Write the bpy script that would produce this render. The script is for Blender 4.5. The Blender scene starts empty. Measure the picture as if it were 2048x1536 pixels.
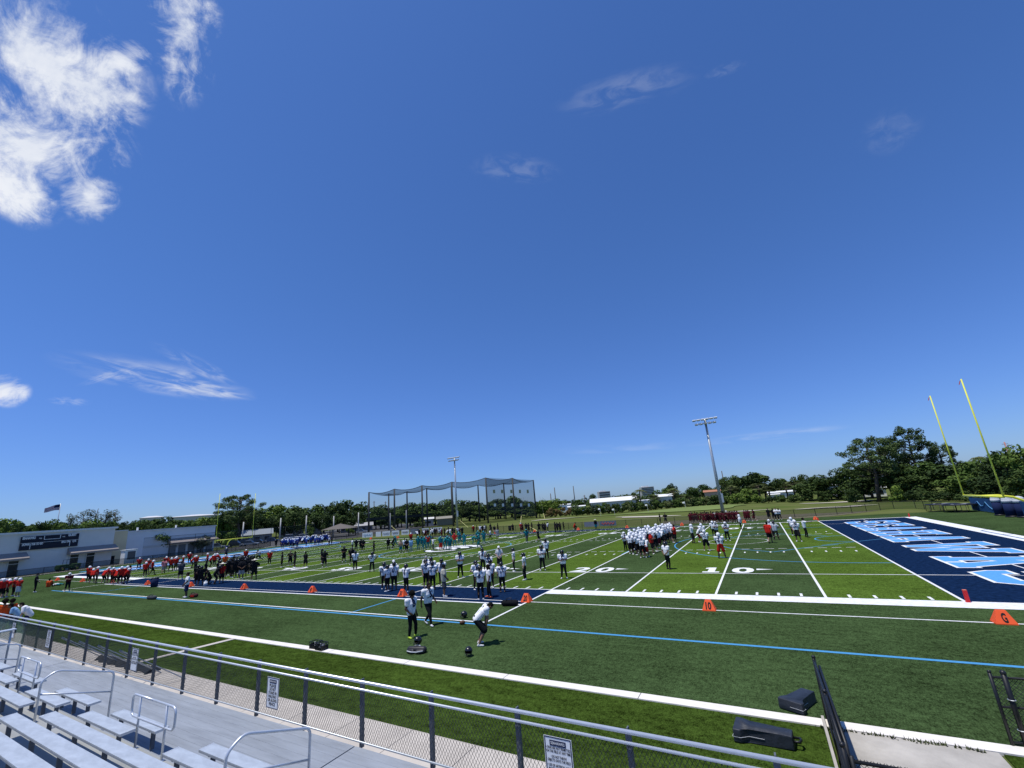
import bpy, bmesh, math, random
import numpy as np
from mathutils import Vector, Matrix, Euler
from mathutils.bvhtree import BVHTree
random.seed(11)
RAD = math.radians
S = bpy.context.scene
COL = S.collection

# ------------------------------------------------------------------ camera
CAM = np.array([-6.28, -24.965, 5.032]); FPX = 837.435; CX = 1024-8.92; CY = 768+30.53
def _rot(yaw, pitch, roll):
    cy, sy = math.cos(yaw), math.sin(yaw); cp, sp = math.cos(pitch), math.sin(pitch)
    f = np.array([sy*cp, cy*cp, sp]); r = np.array([cy, -sy, 0]); u = np.cross(r, f)
    cr, sr = math.cos(roll), math.sin(roll)
    return np.array([cr*r+sr*u, -sr*r+cr*u, f])
ROT = _rot(-.512, .2524, -.0776)
cd = bpy.data.cameras.new('camera'); cam = bpy.data.objects.new('camera', cd); COL.objects.link(cam)
cd.sensor_fit = 'HORIZONTAL'; cd.sensor_width = 36; cd.lens = FPX/2048*36
cd.shift_x = 8.92/2048; cd.shift_y = 30.53/2048; cd.clip_start = .05; cd.clip_end = 9000
M = Matrix(((*ROT[0],), (*ROT[1],), (*(-ROT[2]),))).transposed().to_4x4(); M.translation = CAM
cam.matrix_world = M
S.camera = cam
def ray(u, v): return ROT.T @ np.array([(u-CX)/FPX, -(v-CY)/FPX, 1.])
def gz(u, v, z=0.):                      # photo pixel -> point on the ground
    d = ray(u, v); p = CAM + d*(z-CAM[2])/d[2]; return (p[0], p[1], z)
def pr(X):
    d = ROT @ (np.array(X, float)-CAM); return CX+FPX*d[0]/d[2], CY-FPX*d[1]/d[2]
def hgt(x, y, v):                        # height of a vertical at (x,y) that reaches photo row v
    lo, hi = -2., 60.
    for _ in range(40):
        m = (lo+hi)/2
        if pr((x, y, m))[1] > v: lo = m
        else: hi = m
    return lo
def far(u, D, v0=None):                  # ground point under photo column u at distance D
    best = None
    for k in range(3):
        v = (1094-.0776*u) if v0 is None else v0
        d = ray(u, v)
    h = np.array([d[0], d[1]]); h /= np.linalg.norm(h)
    return (CAM[0]+h[0]*D, CAM[1]+h[1]*D)

# ------------------------------------------------------------------ light and sky
SUN_EL = RAD(74); SUN_DIR = Vector((-.62, -.78, 0)).normalized()     # horizontal direction towards the sun
sd = SUN_DIR*math.cos(SUN_EL) + Vector((0, 0, math.sin(SUN_EL)))
sl = bpy.data.lights.new('sun', 'SUN'); sl.energy = 4.3; sl.angle = RAD(.53); sl.color = (1, .965, .90)
sun = bpy.data.objects.new('sun', sl); COL.objects.link(sun); sun.rotation_euler = sd.to_track_quat('Z', 'Y').to_euler()
S.view_settings.view_transform = 'Standard'; S.view_settings.look = 'None'
S.view_settings.exposure = 0; S.view_settings.gamma = 1
S.cycles.max_bounces = 8; S.cycles.transparent_max_bounces = 24
W = bpy.data.worlds.new('World'); S.world = W; W.use_nodes = True
nt = W.node_tree; nt.nodes.clear()
def N(t, **k):
    n = nt.nodes.new(t)
    for a, b in k.items(): setattr(n, a, b)
    return n
def LK(a, b): nt.links.new(a, b)
out = N('ShaderNodeOutputWorld'); bg = N('ShaderNodeBackground'); LK(bg.outputs[0], out.inputs[0])
bg.inputs['Strength'].default_value = .12
sky = N('ShaderNodeTexSky', sky_type='NISHITA', sun_disc=False)
sky.sun_elevation = SUN_EL; sky.sun_rotation = math.atan2(SUN_DIR.x, SUN_DIR.y); sky.altitude = 0
sky.air_density = 1.0; sky.dust_density = .35; sky.ozone_density = 2.2
grade = N('ShaderNodeMix', data_type='RGBA', blend_type='MULTIPLY'); grade.inputs[0].default_value = 1
LK(sky.outputs[0], grade.inputs['A'])
geo = N('ShaderNodeTexCoord'); sep = N('ShaderNodeSeparateXYZ'); LK(geo.outputs['Generated'], sep.inputs[0])
hz = N('ShaderNodeMapRange', interpolation_type='SMOOTHSTEP'); LK(sep.outputs[2], hz.inputs[0]); hz.inputs[1].default_value = .0; hz.inputs[2].default_value = .56
tint = N('ShaderNodeMix', data_type='RGBA'); LK(hz.outputs[0], tint.inputs[0])      # clear deep blue air, paler low down
tint.inputs['A'].default_value = (.42, .61, 1.10, 1); tint.inputs['B'].default_value = (.44, .70, 1.13, 1); LK(tint.outputs['Result'], grade.inputs['B'])
def MT(op, a, b=None, c=None, clamp=False):
    n = N('ShaderNodeMath', operation=op); n.use_clamp = clamp
    for i, x in enumerate((a, b, c)):
        if x is None: continue
        if isinstance(x, (int, float)): n.inputs[i].default_value = x
        else: LK(x, n.inputs[i])
    return n.outputs[0]
zz = MT('MAXIMUM', sep.outputs[2], .02)
px = MT('DIVIDE', sep.outputs[0], zz); py = MT('DIVIDE', sep.outputs[1], zz)     # position on a flat cloud layer
def pp(u, v):
    d = ray(u, v); return np.array([d[0]/d[2], d[1]/d[2]])
def comb(x, y):
    n = N('ShaderNodeCombineXYZ')
    for i, s in enumerate((x, y)):
        LK(s, n.inputs[i])
    return n.outputs[0]
def blob(c, a, b):          # ellipse on the cloud layer: photo centre and two half-axis ends; returns local coords, falloff
    C = pp(*c); A = pp(*a)-C; B = pp(*b)-C
    Mi = np.linalg.inv(np.array([A, B]).T)
    qx = MT('ADD', MT('ADD', MT('MULTIPLY', px, float(Mi[0, 0])), MT('MULTIPLY', py, float(Mi[0, 1]))), float(-(Mi[0]@C)))
    qy = MT('ADD', MT('ADD', MT('MULTIPLY', px, float(Mi[1, 0])), MT('MULTIPLY', py, float(Mi[1, 1]))), float(-(Mi[1]@C)))
    r2 = MT('ADD', MT('MULTIPLY', qx, qx), MT('MULTIPLY', qy, qy))
    f = MT('SUBTRACT', 1, MT('SQRT', r2))
    f = MT('SUBTRACT', f, MT('MULTIPLY', MT('LESS_THAN', sep.outputs[2], .025), 9))
    return qx, qy, f
def noise(vec, scale, detail=8, rough=.6, dist=0.):
    n = N('ShaderNodeTexNoise'); n.inputs['Scale'].default_value = scale; n.inputs['Detail'].default_value = detail
    n.inputs['Roughness'].default_value = rough; n.inputs['Distortion'].default_value = dist
    LK(vec, n.inputs['Vector']); return n.outputs[0]
def sstep(x, lo, hi):
    n = N('ShaderNodeMapRange', interpolation_type='SMOOTHSTEP'); LK(x, n.inputs[0])
    n.inputs[1].default_value = lo; n.inputs[2].default_value = hi; return n.outputs[0]
P2 = comb(px, py)
DV = geo.outputs['Generated']; n1 = noise(DV, 7.5, 12, .66, .5); n2 = noise(DV, 6., 6, .6, .3); n3 = noise(DV, 22., 9, .68, 1.2)
cum = None
for c, a, b in [((95, 130), (185, 215), (35, 165)), ((165, 180), (255, 210), (150, 260)), ((75, 285), (190, 330), (20, 340)),
                ((20, 365), (75, 425), (-30, 385)), ((178, 395), (222, 410), (165, 428)), ((368, 60), (378, 165), (418, 45)),
                ((225, 135), (285, 120), (215, 170)), ((-40, 250), (40, 330), (-90, 260)), ((10, 785), (44, 785), (8, 760))]:
    _, _, f = blob(c, a, b)
    f = MT('MAXIMUM', f, -2.0)
    cum = f if cum is None else MT('MAXIMUM', cum, f)
dens = MT('ADD', MT('ADD', MT('MULTIPLY', cum, .8), .20), MT('MULTIPLY', MT('SUBTRACT', n1, .47), 4.6))
dens = MT('ADD', dens, MT('MULTIPLY', MT('SUBTRACT', n3, .5), 2.2))
thick = MT('MULTIPLY', sstep(dens, -.15, 1.25), sstep(cum, -.75, -.05))
cir = None
for c, a, b, amp, sx, sy in [((335, 762), (520, 792), (322, 716), .62, 1.5, 2.6), ((425, 782), (520, 798), (418, 764), .5, 1.3, 1.8), ((215, 752), (145, 770), (225, 738), .3, 1.3, 1.8), ((400, 735), (480, 775), (420, 722), .35, 1.3, 1.6),
                     ((1250, 182), (1420, 140), (1255, 225), .11, 1.6, 2.0), ((1450, 140), (1500, 122), (1452, 155), .08, 1.5, 1.5), ((1030, 338), (1130, 345), (1030, 372), .11, 1.8, 2.0), ((1780, 265), (1850, 215), (1815, 300), .07, 1.2, 2.0),
                     ((1530, 873), (1730, 850), (1530, 883), .24, .8, 1.2), ((1250, 897), (1400, 890), (1250, 908), .10, 1.2, 1.2), ((140, 803), (190, 806), (140, 792), .2, 1.4, 1.5)]:
    qx, qy, f = blob(c, a, b)
    nn = noise(comb(MT('ADD', MT('MULTIPLY', qx, sx*1.1), sx*3.7+c[0]*.01), MT('MULTIPLY', qy, sy*.62)), 1.15, 9, .6, .9)
    m = MT('MULTIPLY', sstep(f, 0., .7), MT('MULTIPLY', sstep(nn, .38, .70), amp))
    cir = m if cir is None else MT('ADD', cir, m)
cover = MT('MINIMUM', MT('ADD', MT('MULTIPLY', thick, .95), cir), 1.0)
ccol = N('ShaderNodeMix', data_type='RGBA'); LK(sstep(MT('ADD', MT('MULTIPLY', n2, .7), MT('MULTIPLY', n1, .5)), .42, .74), ccol.inputs[0])
ccol.inputs['A'].default_value = (4.6, 5.2, 6.6, 1); ccol.inputs['B'].default_value = (7.4, 7.6, 8.0, 1)
cmix = N('ShaderNodeMix', data_type='RGBA'); LK(cover, cmix.inputs[0])
LK(grade.outputs['Result'], cmix.inputs['A']); LK(ccol.outputs['Result'], cmix.inputs['B']); LK(cmix.outputs['Result'], bg.inputs[0])

# ------------------------------------------------------------------ materials
MATS = {}
def mat(name, col, rough=.7, metal=0., spec=.3, var=0., vscale=3., bump=0., bscale=40., col2=None, detail=6, alpha=None, obj=True, stretch=(1, 1, 1), trans=0.):
    if name in MATS: return MATS[name]
    m = bpy.data.materials.new(name); m.use_nodes = True; t = m.node_tree; b = t.nodes['Principled BSDF']
    b.inputs['Roughness'].default_value = rough; b.inputs['Metallic'].default_value = metal
    b.inputs['Specular IOR Level'].default_value = spec
    c = (*col, 1); b.inputs['Base Color'].default_value = c
    if var or col2 or bump:
        tc = t.nodes.new('ShaderNodeTexCoord'); mp = t.nodes.new('ShaderNodeMapping'); mp.inputs['Scale'].default_value = stretch
        t.links.new(tc.outputs['Object'], mp.inputs[0])
        n = t.nodes.new('ShaderNodeTexNoise'); n.inputs['Scale'].default_value = vscale; n.inputs['Detail'].default_value = detail
        n.inputs['Roughness'].default_value = .65; t.links.new(mp.outputs[0], n.inputs['Vector'])
        r = t.nodes.new('ShaderNodeMapRange'); r.inputs[1].default_value = .3; r.inputs[2].default_value = .7; t.links.new(n.outputs[0], r.inputs[0])
        mx = t.nodes.new('ShaderNodeMix'); mx.data_type = 'RGBA'; t.links.new(r.outputs[0], mx.inputs[0])
        d = col2 if col2 else tuple(min(1, x*(1+var)) for x in col); a = col if col2 else tuple(x*(1-var) for x in col)
        mx.inputs['A'].default_value = (*a, 1); mx.inputs['B'].default_value = (*d, 1); t.links.new(mx.outputs['Result'], b.inputs['Base Color'])
        if bump:
            n2_ = t.nodes.new('ShaderNodeTexNoise'); n2_.inputs['Scale'].default_value = bscale; n2_.inputs['Detail'].default_value = 5
            t.links.new(mp.outputs[0], n2_.inputs['Vector']); bp = t.nodes.new('ShaderNodeBump'); bp.inputs['Strength'].default_value = bump
            bp.inputs['Distance'].default_value = .03; t.links.new(n2_.outputs[0], bp.inputs['Height']); t.links.new(bp.outputs[0], b.inputs['Normal'])
    if alpha is not None: b.inputs['Alpha'].default_value = alpha
    if trans:
        b.inputs['Transmission Weight'].default_value = trans
    MATS[name] = m; return m

def turf_mat(name, dark, light, bands=False, streak=1.0):
    m = bpy.data.materials.new(name); m.use_nodes = True; t = m.node_tree; b = t.nodes['Principled BSDF']
    b.inputs['Roughness'].default_value = 1; b.inputs['Specular IOR Level'].default_value = .0
    nn = t.nodes; L = t.links
    tc = nn.new('ShaderNodeTexCoord')
    def noi(scale, det, st=(1, 1, 1), ro=.6):
        mp = nn.new('ShaderNodeMapping'); mp.inputs['Scale'].default_value = st; L.new(tc.outputs['Object'], mp.inputs[0])
        n = nn.new('ShaderNodeTexNoise'); n.inputs['Scale'].default_value = scale; n.inputs['Detail'].default_value = det; n.inputs['Roughness'].default_value = ro
        L.new(mp.outputs[0], n.inputs['Vector']); return n.outputs[0]
    def mth(op, a, b_, cl=False):
        n = nn.new('ShaderNodeMath'); n.operation = op; n.use_clamp = cl
        for i, x in enumerate((a, b_)):
            if isinstance(x, (int, float)): n.inputs[i].default_value = x
            else: L.new(x, n.inputs[i])
        return n.outputs[0]
    fine = noi(9, 8, (1, .6, 1), .8); mid = noi(1.5, 8, (1, 1.9, 1), .72); big = noi(.16, 4, (1, 1.4, 1)); blade = noi(34, 4, (1, .45, 1), .75)
    mix = nn.new('ShaderNodeMix'); mix.data_type = 'RGBA'
    base = nn.new('ShaderNodeMix'); base.data_type = 'RGBA'
    base.inputs['A'].default_value = (*dark, 1); base.inputs['B'].default_value = (*light, 1)
    if bands:
        sx = nn.new('ShaderNodeSeparateXYZ'); L.new(tc.outputs['Object'], sx.inputs[0])
        k = mth('MODULO', mth('FLOOR', mth('DIVIDE', mth('ADD', sx.outputs[0], 91.44*3), 4.572), 0), 2)
        iny = mth('MULTIPLY', mth('GREATER_THAN', sx.outputs[1], 0), mth('LESS_THAN', sx.outputs[1], 48.768))
        inx = mth('MULTIPLY', mth('GREATER_THAN', sx.outputs[0], -91.44), mth('LESS_THAN', sx.outputs[0], 0))
        fac = mth('MULTIPLY', k, mth('MULTIPLY', inx, iny)); L.new(fac, base.inputs[0])
    else: base.inputs[0].default_value = 0
    v = mth('ADD', mth('MULTIPLY', mth('SUBTRACT', fine, .5), 3.6), mth('ADD', mth('MULTIPLY', mth('SUBTRACT', mid, .5), 1.5*streak), mth('ADD', mth('MULTIPLY', mth('SUBTRACT', big, .5), 1.2), mth('MULTIPLY', mth('SUBTRACT', blade, .5), 3.4))))
    v = mth('MAXIMUM', mth('ADD', v, 1), .25)
    sc = nn.new('ShaderNodeVectorMath'); sc.operation = 'SCALE'; L.new(base.outputs['Result'], sc.inputs[0]); L.new(v, sc.inputs['Scale'])
    L.new(sc.outputs[0], b.inputs['Base Color'])
    bp = nn.new('ShaderNodeBump'); bp.inputs['Strength'].default_value = .5; bp.inputs['Distance'].default_value = .03
    L.new(fine, bp.inputs['Height']); L.new(bp.outputs[0], b.inputs['Normal'])
    MATS[name] = m; return m

def leaf_mat(name, c1, c2, sc=.35):
    c1 = tuple(x*1.25 for x in c1); c2 = tuple(x*1.55 for x in c2)
    m = bpy.data.materials.new(name); m.use_nodes = True; t = m.node_tree; b = t.nodes['Principled BSDF']
    b.inputs['Roughness'].default_value = .75; b.inputs['Specular IOR Level'].default_value = .15
    tc = t.nodes.new('ShaderNodeTexCoord'); n = t.nodes.new('ShaderNodeTexNoise'); n.inputs['Scale'].default_value = sc; n.inputs['Detail'].default_value = 5
    t.links.new(tc.outputs['Object'], n.inputs['Vector'])
    oi = t.nodes.new('ShaderNodeObjectInfo')
    ad = t.nodes.new('ShaderNodeMath'); ad.operation = 'MULTIPLY_ADD'; t.links.new(oi.outputs['Random'], ad.inputs[0]); ad.inputs[1].default_value = .35; t.links.new(n.outputs[0], ad.inputs[2])
    r = t.nodes.new('ShaderNodeMapRange'); r.inputs[1].default_value = .42; r.inputs[2].default_value = .88; t.links.new(ad.outputs[0], r.inputs[0])
    mx = t.nodes.new('ShaderNodeMix'); mx.data_type = 'RGBA'; t.links.new(r.outputs[0], mx.inputs[0])
    mx.inputs['A'].default_value = (*c1, 1); mx.inputs['B'].default_value = (*c2, 1); t.links.new(mx.outputs['Result'], b.inputs['Base Color'])
    b.inputs['Transmission Weight'].default_value = 0
    MATS[name] = m; return m

WHITE = mat('white_paint', (.78, .78, .76), .8, var=.06, vscale=6)
LINE = mat('line_white', (.70, .71, .71), 1, spec=0, var=.2, vscale=5, detail=9, bump=.3, bscale=60)
LBLUE = mat('line_blue', (.075, .27, .50), 1, spec=0, var=.15, vscale=9)
LETTER = mat('letter_blue', (.10, .31, .70), 1, spec=0, var=.12, vscale=7, bump=.3, bscale=60)
NAVY = mat('turf_navy', (.0065, .019, .055), 1, spec=0, var=.5, vscale=5, bump=.5, bscale=50, detail=8)
ALU = mat('aluminium', (.385, .43, .49), .5, .1, .4, var=.17, vscale=3.2, detail=10, stretch=(.8, 2, 1), bump=.05, bscale=30)
PLANK = mat('aluminium_plank', (.30, .325, .36), .55, .12, .4, var=.16, vscale=2.0, stretch=(.35, 3, 1), detail=9, bump=.08, bscale=120)
PLANKB = mat('aluminium_plank_dim', (.265, .29, .325), .6, .1, .35, var=.18, vscale=2.0, stretch=(.35, 3, 1), detail=9)  # weaker reflection of some deck sections, put into a darker plank colour
GALV = mat('galvanised_steel', (.46, .49, .51), .4, .5, .5, var=.12, vscale=12)
PIPE = mat('pipe_bright', (.66, .69, .72), .33, .45, .5, var=.05, vscale=10)
POSTG = mat('post_grey', (.13, .145, .17), .55, .2, .4, var=.15, vscale=8)
WIRE = mat('wire_grey', (.035, .04, .042), .5, .3, .4)
BLACK = mat('black_coat', (.010, .011, .013), .45, 0, .4, var=.2, vscale=8)
KERB = mat('kerb_white', (.74, .70, .64), .9, 0, .1, var=.10, vscale=2.5, bump=.1, bscale=30)
CONC = mat('concrete', (.50, .455, .40), .9, 0, .2, var=.12, vscale=1.3, bump=.15, bscale=30)
CONC2 = mat('concrete_path', (.40, .375, .335), .9, 0, .2, var=.24, vscale=1.1, detail=10, bump=.2, bscale=24)
YEL = mat('yellow_paint', (.70, .70, .06), .45, 0, .4, var=.05, vscale=4)
ORANGE = mat('orange_vinyl', (.86, .105, .025), .6, 0, .3, var=.05, vscale=5)
REDV = mat('red_vinyl', (.60, .02, .025), .6)
INK = mat('ink_black', (.012, .012, .014), .8)
INKN = mat('ink_navy', (.015, .025, .07), .8)

# ------------------------------------------------------------------ mesh helpers
class MB:
    def __init__(s): s.v = []; s.f = []; s.m = []
    def add(s, vs, fs, mi=0):
        o = len(s.v); s.v += [tuple(float(c) for c in p) for p in vs]; s.f += [tuple(i+o for i in f) for f in fs]; s.m += [mi]*len(fs)
    def box(s, c, d, rz=0., mi=0, rx=0., ry=0.):
        R = Euler((rx, ry, rz)).to_matrix(); c = Vector(c)
        vs = [c+R@Vector((sx*d[0]/2, sy*d[1]/2, sz*d[2]/2)) for sz in (-1, 1) for sy in (-1, 1) for sx in (-1, 1)]
        s.add(vs, [(0, 2, 3, 1), (4, 5, 7, 6), (0, 1, 5, 4), (2, 6, 7, 3), (0, 4, 6, 2), (1, 3, 7, 5)], mi)
    def tube(s, p0, p1, r0, r1=None, n=8, mi=0, caps=True):
        r1 = r0 if r1 is None else r1; p0 = Vector(p0); p1 = Vector(p1); d = (p1-p0)
        if d.length < 1e-6: return
        d.normalize(); a = d.orthogonal().normalized(); b = d.cross(a)
        vs = []
        for p, r in ((p0, r0), (p1, r1)):
            for i in range(n):
                t = 2*math.pi*i/n; vs.append(p+a*(r*math.cos(t))+b*(r*math.sin(t)))
        fs = [(i, (i+1) % n, n+(i+1) % n, n+i) for i in range(n)]
        if caps: fs += [tuple(reversed(range(n))), tuple(range(n, 2*n))]
        s.add(vs, fs, mi)
    def path(s, pts, r, n=8, mi=0, closed=False):
        pts = [Vector(p) for p in pts]; k = len(pts); vs = []; prev = None
        for i, p in enumerate(pts):
            if closed: t = pts[(i+1) % k]-pts[i-1]
            else: t = pts[min(i+1, k-1)]-pts[max(i-1, 0)]
            t.normalize()
            if prev is None: a = t.orthogonal().normalized()
            else: a = (prev-t*prev.dot(t)).normalized()
            prev = a; b = t.cross(a); rr = r[i] if isinstance(r, (list, tuple)) else r
            for j in range(n):
                w = 2*math.pi*j/n; vs.append(p+a*(rr*math.cos(w))+b*(rr*math.sin(w)))
        fs = []
        for i in range(k if closed else k-1):
            i2 = (i+1) % k
            for j in range(n): fs.append((i*n+j, i*n+(j+1) % n, i2*n+(j+1) % n, i2*n+j))
        if not closed: fs += [tuple(reversed(range(n))), tuple(range((k-1)*n, k*n))]
        s.add(vs, fs, mi)
    def prism(s, poly, z0, z1, mi=0, fn=None):
        n = len(poly); fn = fn or (lambda x, y, z: (x, y, z))
        vs = [fn(x, y, z0) for x, y in poly]+[fn(x, y, z1) for x, y in poly]
        fs = [tuple(reversed(range(n))), tuple(range(n, 2*n))]+[(i, (i+1) % n, n+(i+1) % n, n+i) for i in range(n)]
        s.add(vs, fs, mi)
    def sheet(s, poly, z, mi=0): s.add([(x, y, z) for x, y in poly], [tuple(range(len(poly)))], mi)
    def rect(s, x0, y0, x1, y1, z, mi=0): s.sheet([(x0, y0), (x1, y0), (x1, y1), (x0, y1)], z, mi)
    def ball(s, c, r, nu=10, nv=7, mi=0, sc=(1, 1, 1)):
        vs = []; c = Vector(c)
        for i in range(nv+1):
            t = math.pi*i/nv
            for j in range(nu):
                p = 2*math.pi*j/nu; vs.append(c+Vector((r*sc[0]*math.sin(t)*math.cos(p), r*sc[1]*math.sin(t)*math.sin(p), r*sc[2]*math.cos(t))))
        s.add(vs, [(i*nu+j, (i+1)*nu+j, (i+1)*nu+(j+1) % nu, i*nu+(j+1) % nu) for i in range(nv) for j in range(nu)], mi)
    def mesh(s, name, smooth=False):
        me = bpy.data.meshes.new(name); me.from_pydata(s.v, [], s.f); me.polygons.foreach_set('material_index', s.m)
        if smooth: me.polygons.foreach_set('use_smooth', [True]*len(s.f))
        me.update(); return me
    def build(s, name, mats, parent=None, smooth=False, loc=None):
        me = s.mesh(name, smooth)
        for m_ in (mats if isinstance(mats, (list, tuple)) else [mats]): me.materials.append(m_)
        return link(name, me, parent, loc)
def link(name, me, parent=None, loc=None):
    o = bpy.data.objects.new(name, me); COL.objects.link(o)
    if parent: o.parent = parent
    if loc is not None: o.location = loc
    return o
def tag(o, label=None, cat=None, group=None, kind=None):
    if label: o['label'] = label
    if cat: o['category'] = cat
    if group: o['group'] = group
    if kind: o['kind'] = kind
    return o
def thing(name, label, cat, loc=(0, 0, 0), rz=0., group=None):
    o = bpy.data.objects.new(name, None); COL.objects.link(o); o.location = loc; o.rotation_euler = (0, 0, rz); o.empty_display_size = .2
    return tag(o, label, cat, group)
def kids(o): return list(o.children)
def dup(root, loc, rz=0., label=None, sc=None):
    r = root.copy(); COL.objects.link(r); r.location = loc; r.rotation_euler = (0, 0, rz)
    if sc is not None: r.scale = sc if isinstance(sc, (tuple, list)) else (sc, sc, sc)
    if label: r['label'] = label
    for ch in kids(root):
        c = ch.copy(); COL.objects.link(c); c.parent = r
        for g in kids(ch):
            d = g.copy(); COL.objects.link(d); d.parent = c
    return r
def struct(name, mb, mats): return tag(mb.build(name, mats), kind='structure')
_TX = {}
def text_geo(body, bold=0., xs=1.):      # flat text outline as vertices and faces, height 1, centred in x, baseline 0
    k = (body, bold, xs)
    if k in _TX: return _TX[k]
    c = bpy.data.curves.new('t', 'FONT'); c.body = body; c.align_x = 'CENTER'; c.size = 1.4; c.offset = bold; c.resolution_u = 3
    o = bpy.data.objects.new('t', c); COL.objects.link(o); dg = bpy.context.evaluated_depsgraph_get()
    me = o.evaluated_get(dg).to_mesh(); vs = [(v.co.x*xs, v.co.y) for v in me.vertices]; fs = [tuple(p.vertices) for p in me.polygons]
    o.evaluated_get(dg).to_mesh_clear(); bpy.data.objects.remove(o); bpy.data.curves.remove(c)
    if vs:
        x0 = (min(v[0] for v in vs)+max(v[0] for v in vs))/2; vs = [(x-x0, y) for x, y in vs]
    _TX[k] = (vs, fs); return _TX[k]
def put_text(mb, body, h, fn, bold=.02, xs=1., mi=0, width=None):
    vs, fs = text_geo(body, bold, xs); w = max(v[0] for v in vs)-min(v[0] for v in vs)
    sx = h if width is None else width/w
    mb.add([fn(x*sx, y*h) for x, y in vs], fs, mi)

# ================================================================== the setting
YD = .9144; FW = 48.768; HM = -50*YD; HW = FW/2
turf = turf_mat('turf', (.041, .069, .025), (.066, .112, .018), True)
lawnm = turf_mat('lawn_grass', (.035, .060, .010), (.05, .08, .02), False, 1.6)
rough = mat('dry_grass', (.070, .105, .024), 1, spec=.0, vscale=.09, col2=(.13, .138, .052), bump=.4, bscale=3)
g = MB()                                        # one big ground sheet with low mounds beyond the field
nx, ny = 90, 80
xs = [-3000+0*i for i in range(0)]
def gridline(a, b, c, d, n1, n2, n3):
    return [a+(b-a)*(i/n1)**.35 if False else a+(b-a)*i/n1 for i in range(n1)]+[b+(c-b)*i/n2 for i in range(n2)]+[c+(d-c)*i/n3 for i in range(n3+1)]
gx_ = gridline(-4000, -260, 110, 4000, 10, 74, 10); gy_ = gridline(-400, -60, 260, 4500, 5, 64, 10)
def relief(x, y):
    a = min(1, max(0, (y-66)/25))*min(1, max(0, (170-y)/20)) if y > 66 else 0
    a *= min(1, max(0, (x+125)/25))*min(1, max(0, (75-x)/20))
    return a*(.42+.38*math.sin(x*.11+.5)*math.sin(y*.09+1)+.3*math.sin(x*.047-y*.03))
vs = [(x, y, -.035+relief(x, y)) for y in gy_ for x in gx_]; n = len(gx_)
g.add(vs, [(j*n+i, j*n+i+1, (j+1)*n+i+1, (j+1)*n+i) for j in range(len(gy_)-1) for i in range(n-1)])
o = struct('ground', g, rough); o.data.polygons.foreach_set('use_smooth', [True]*len(o.data.polygons))
b = MB(); b.sheet([(-128, -12.55), (40, -12.55), (40, 50.5), (22, 55.), (19, 57.5), (14.2, 57.0), (9, 57.5), (3, 56.6), (-20, 54.6), (-128, 56)], 0.); struct('turf_field', b, turf)
b = MB(); b.rect(-128, -16.15, -5.96, -12.72, .002); b.rect(-3.35, -30, 40, -12.72, .002); struct('lawn', b, lawnm)
# field paint
b = MB()
b.rect(0.05, 0.02, 9.144, FW, .004); b.rect(-100.58, .02, -91.49, FW, .004)
b.rect(-73.15, -3.95, -18.29, -.02, .004); b.rect(-73.15, FW+.02, -18.29, FW+3.0, .004)
struct('navy_turf', b, NAVY)
b = MB(); z = .010                               # white lines, one sheet of paint
for k in range(0, 21):
    x = -91.44+k*5*YD; w = .055; b.rect(x-w, 0, x+w, FW, z)
for s0, s1 in ((-18.29, 9.14+1.2), (-101.8, -73.15)):
    b.rect(s0, -1.14, s1, -.0, z+.001); b.rect(s0, FW, s1, FW+.42, z+.001)
b.rect(-73.15, -.06, -18.29, .06, z+.001); b.rect(-73.15, FW-.06, -18.29, FW+.06, z+.001)
b.rect(9.144, -.0, 10.34, FW, z+.001); b.rect(-101.8, 0, -100.58, FW, z+.001)
b.rect(-73.15, -3.98, -18.29, -3.80, z); b.rect(-73.15, -3.25, -18.29, -3.17, z); b.rect(-73.15, FW+2.95, -18.29, FW+3.05, z)
for k in range(0, 100):                          # yard ticks
    if k % 5 == 0: continue
    x = -91.44+k*YD
    for y in (.12, FW-.72): b.rect(x-.055, y, x+.055, y+.6, z)
    for y in (16.26+2.2, 32.5-2.2): b.rect(x-.30, y-.055, x+.30, y+.055, z)
    for y in (16.26, 32.5): b.rect(x-.055, y-.3, x+.055, y+.3, z)
b.rect(-89, 6.07, 2.3, 6.17, z+.002); b.rect(4.72, 6.1, 4.80, 47.5, z); b.rect(2.35, 6.1, 4.8, 6.16, z)
b.rect(-88.5, 42.6, 2., 42.66, z+.002)
b.rect(-73.2, -7.42, -18.2, -7.30, z); b.rect(-18.29, -7.42, -18.17, -1.14, z); b.rect(-73.2, -7.42, -73.09, -1.14, z)
b.rect(-18.2, -3.27, 10, -3.18, z); b.rect(-101, -3.25, -73.2, -3.19, z)
b.rect(-27.46, -3.2, -27.38, 0, z+.002); b.rect(-64.05, -3.2, -63.97, 0, z+.002)
def strip(mb, pts, w, z):
    for (x0, y0), (x1, y1) in zip(pts, pts[1:]):
        d = Vector((x1-x0, y1-y0)); d.normalize(); nn_ = Vector((-d.y, d.x))*w/2
        mb.sheet([(x0-nn_.x, y0-nn_.y), (x1-nn_.x, y1-nn_.y), (x1+nn_.x, y1+nn_.y), (x0+nn_.x, y0+nn_.y)], z)
def arc(cx, cy, r, a0, a1, n=48): return [(cx+r*math.cos(RAD(a0+(a1-a0)*i/n)), cy+r*math.sin(RAD(a0+(a1-a0)*i/n))) for i in range(n+1)]
strip(b, arc(-9.1, 25.1, 2.7, 0, 360), .07, z+.002); strip(b, arc(-82.3, 24.4, 2.7, 0, 360), .07, z+.002)
def R4(x0, y0, x1, y1): return [(x0, y0), (x1, y0), (x1, y1), (x0, y1)]
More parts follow.
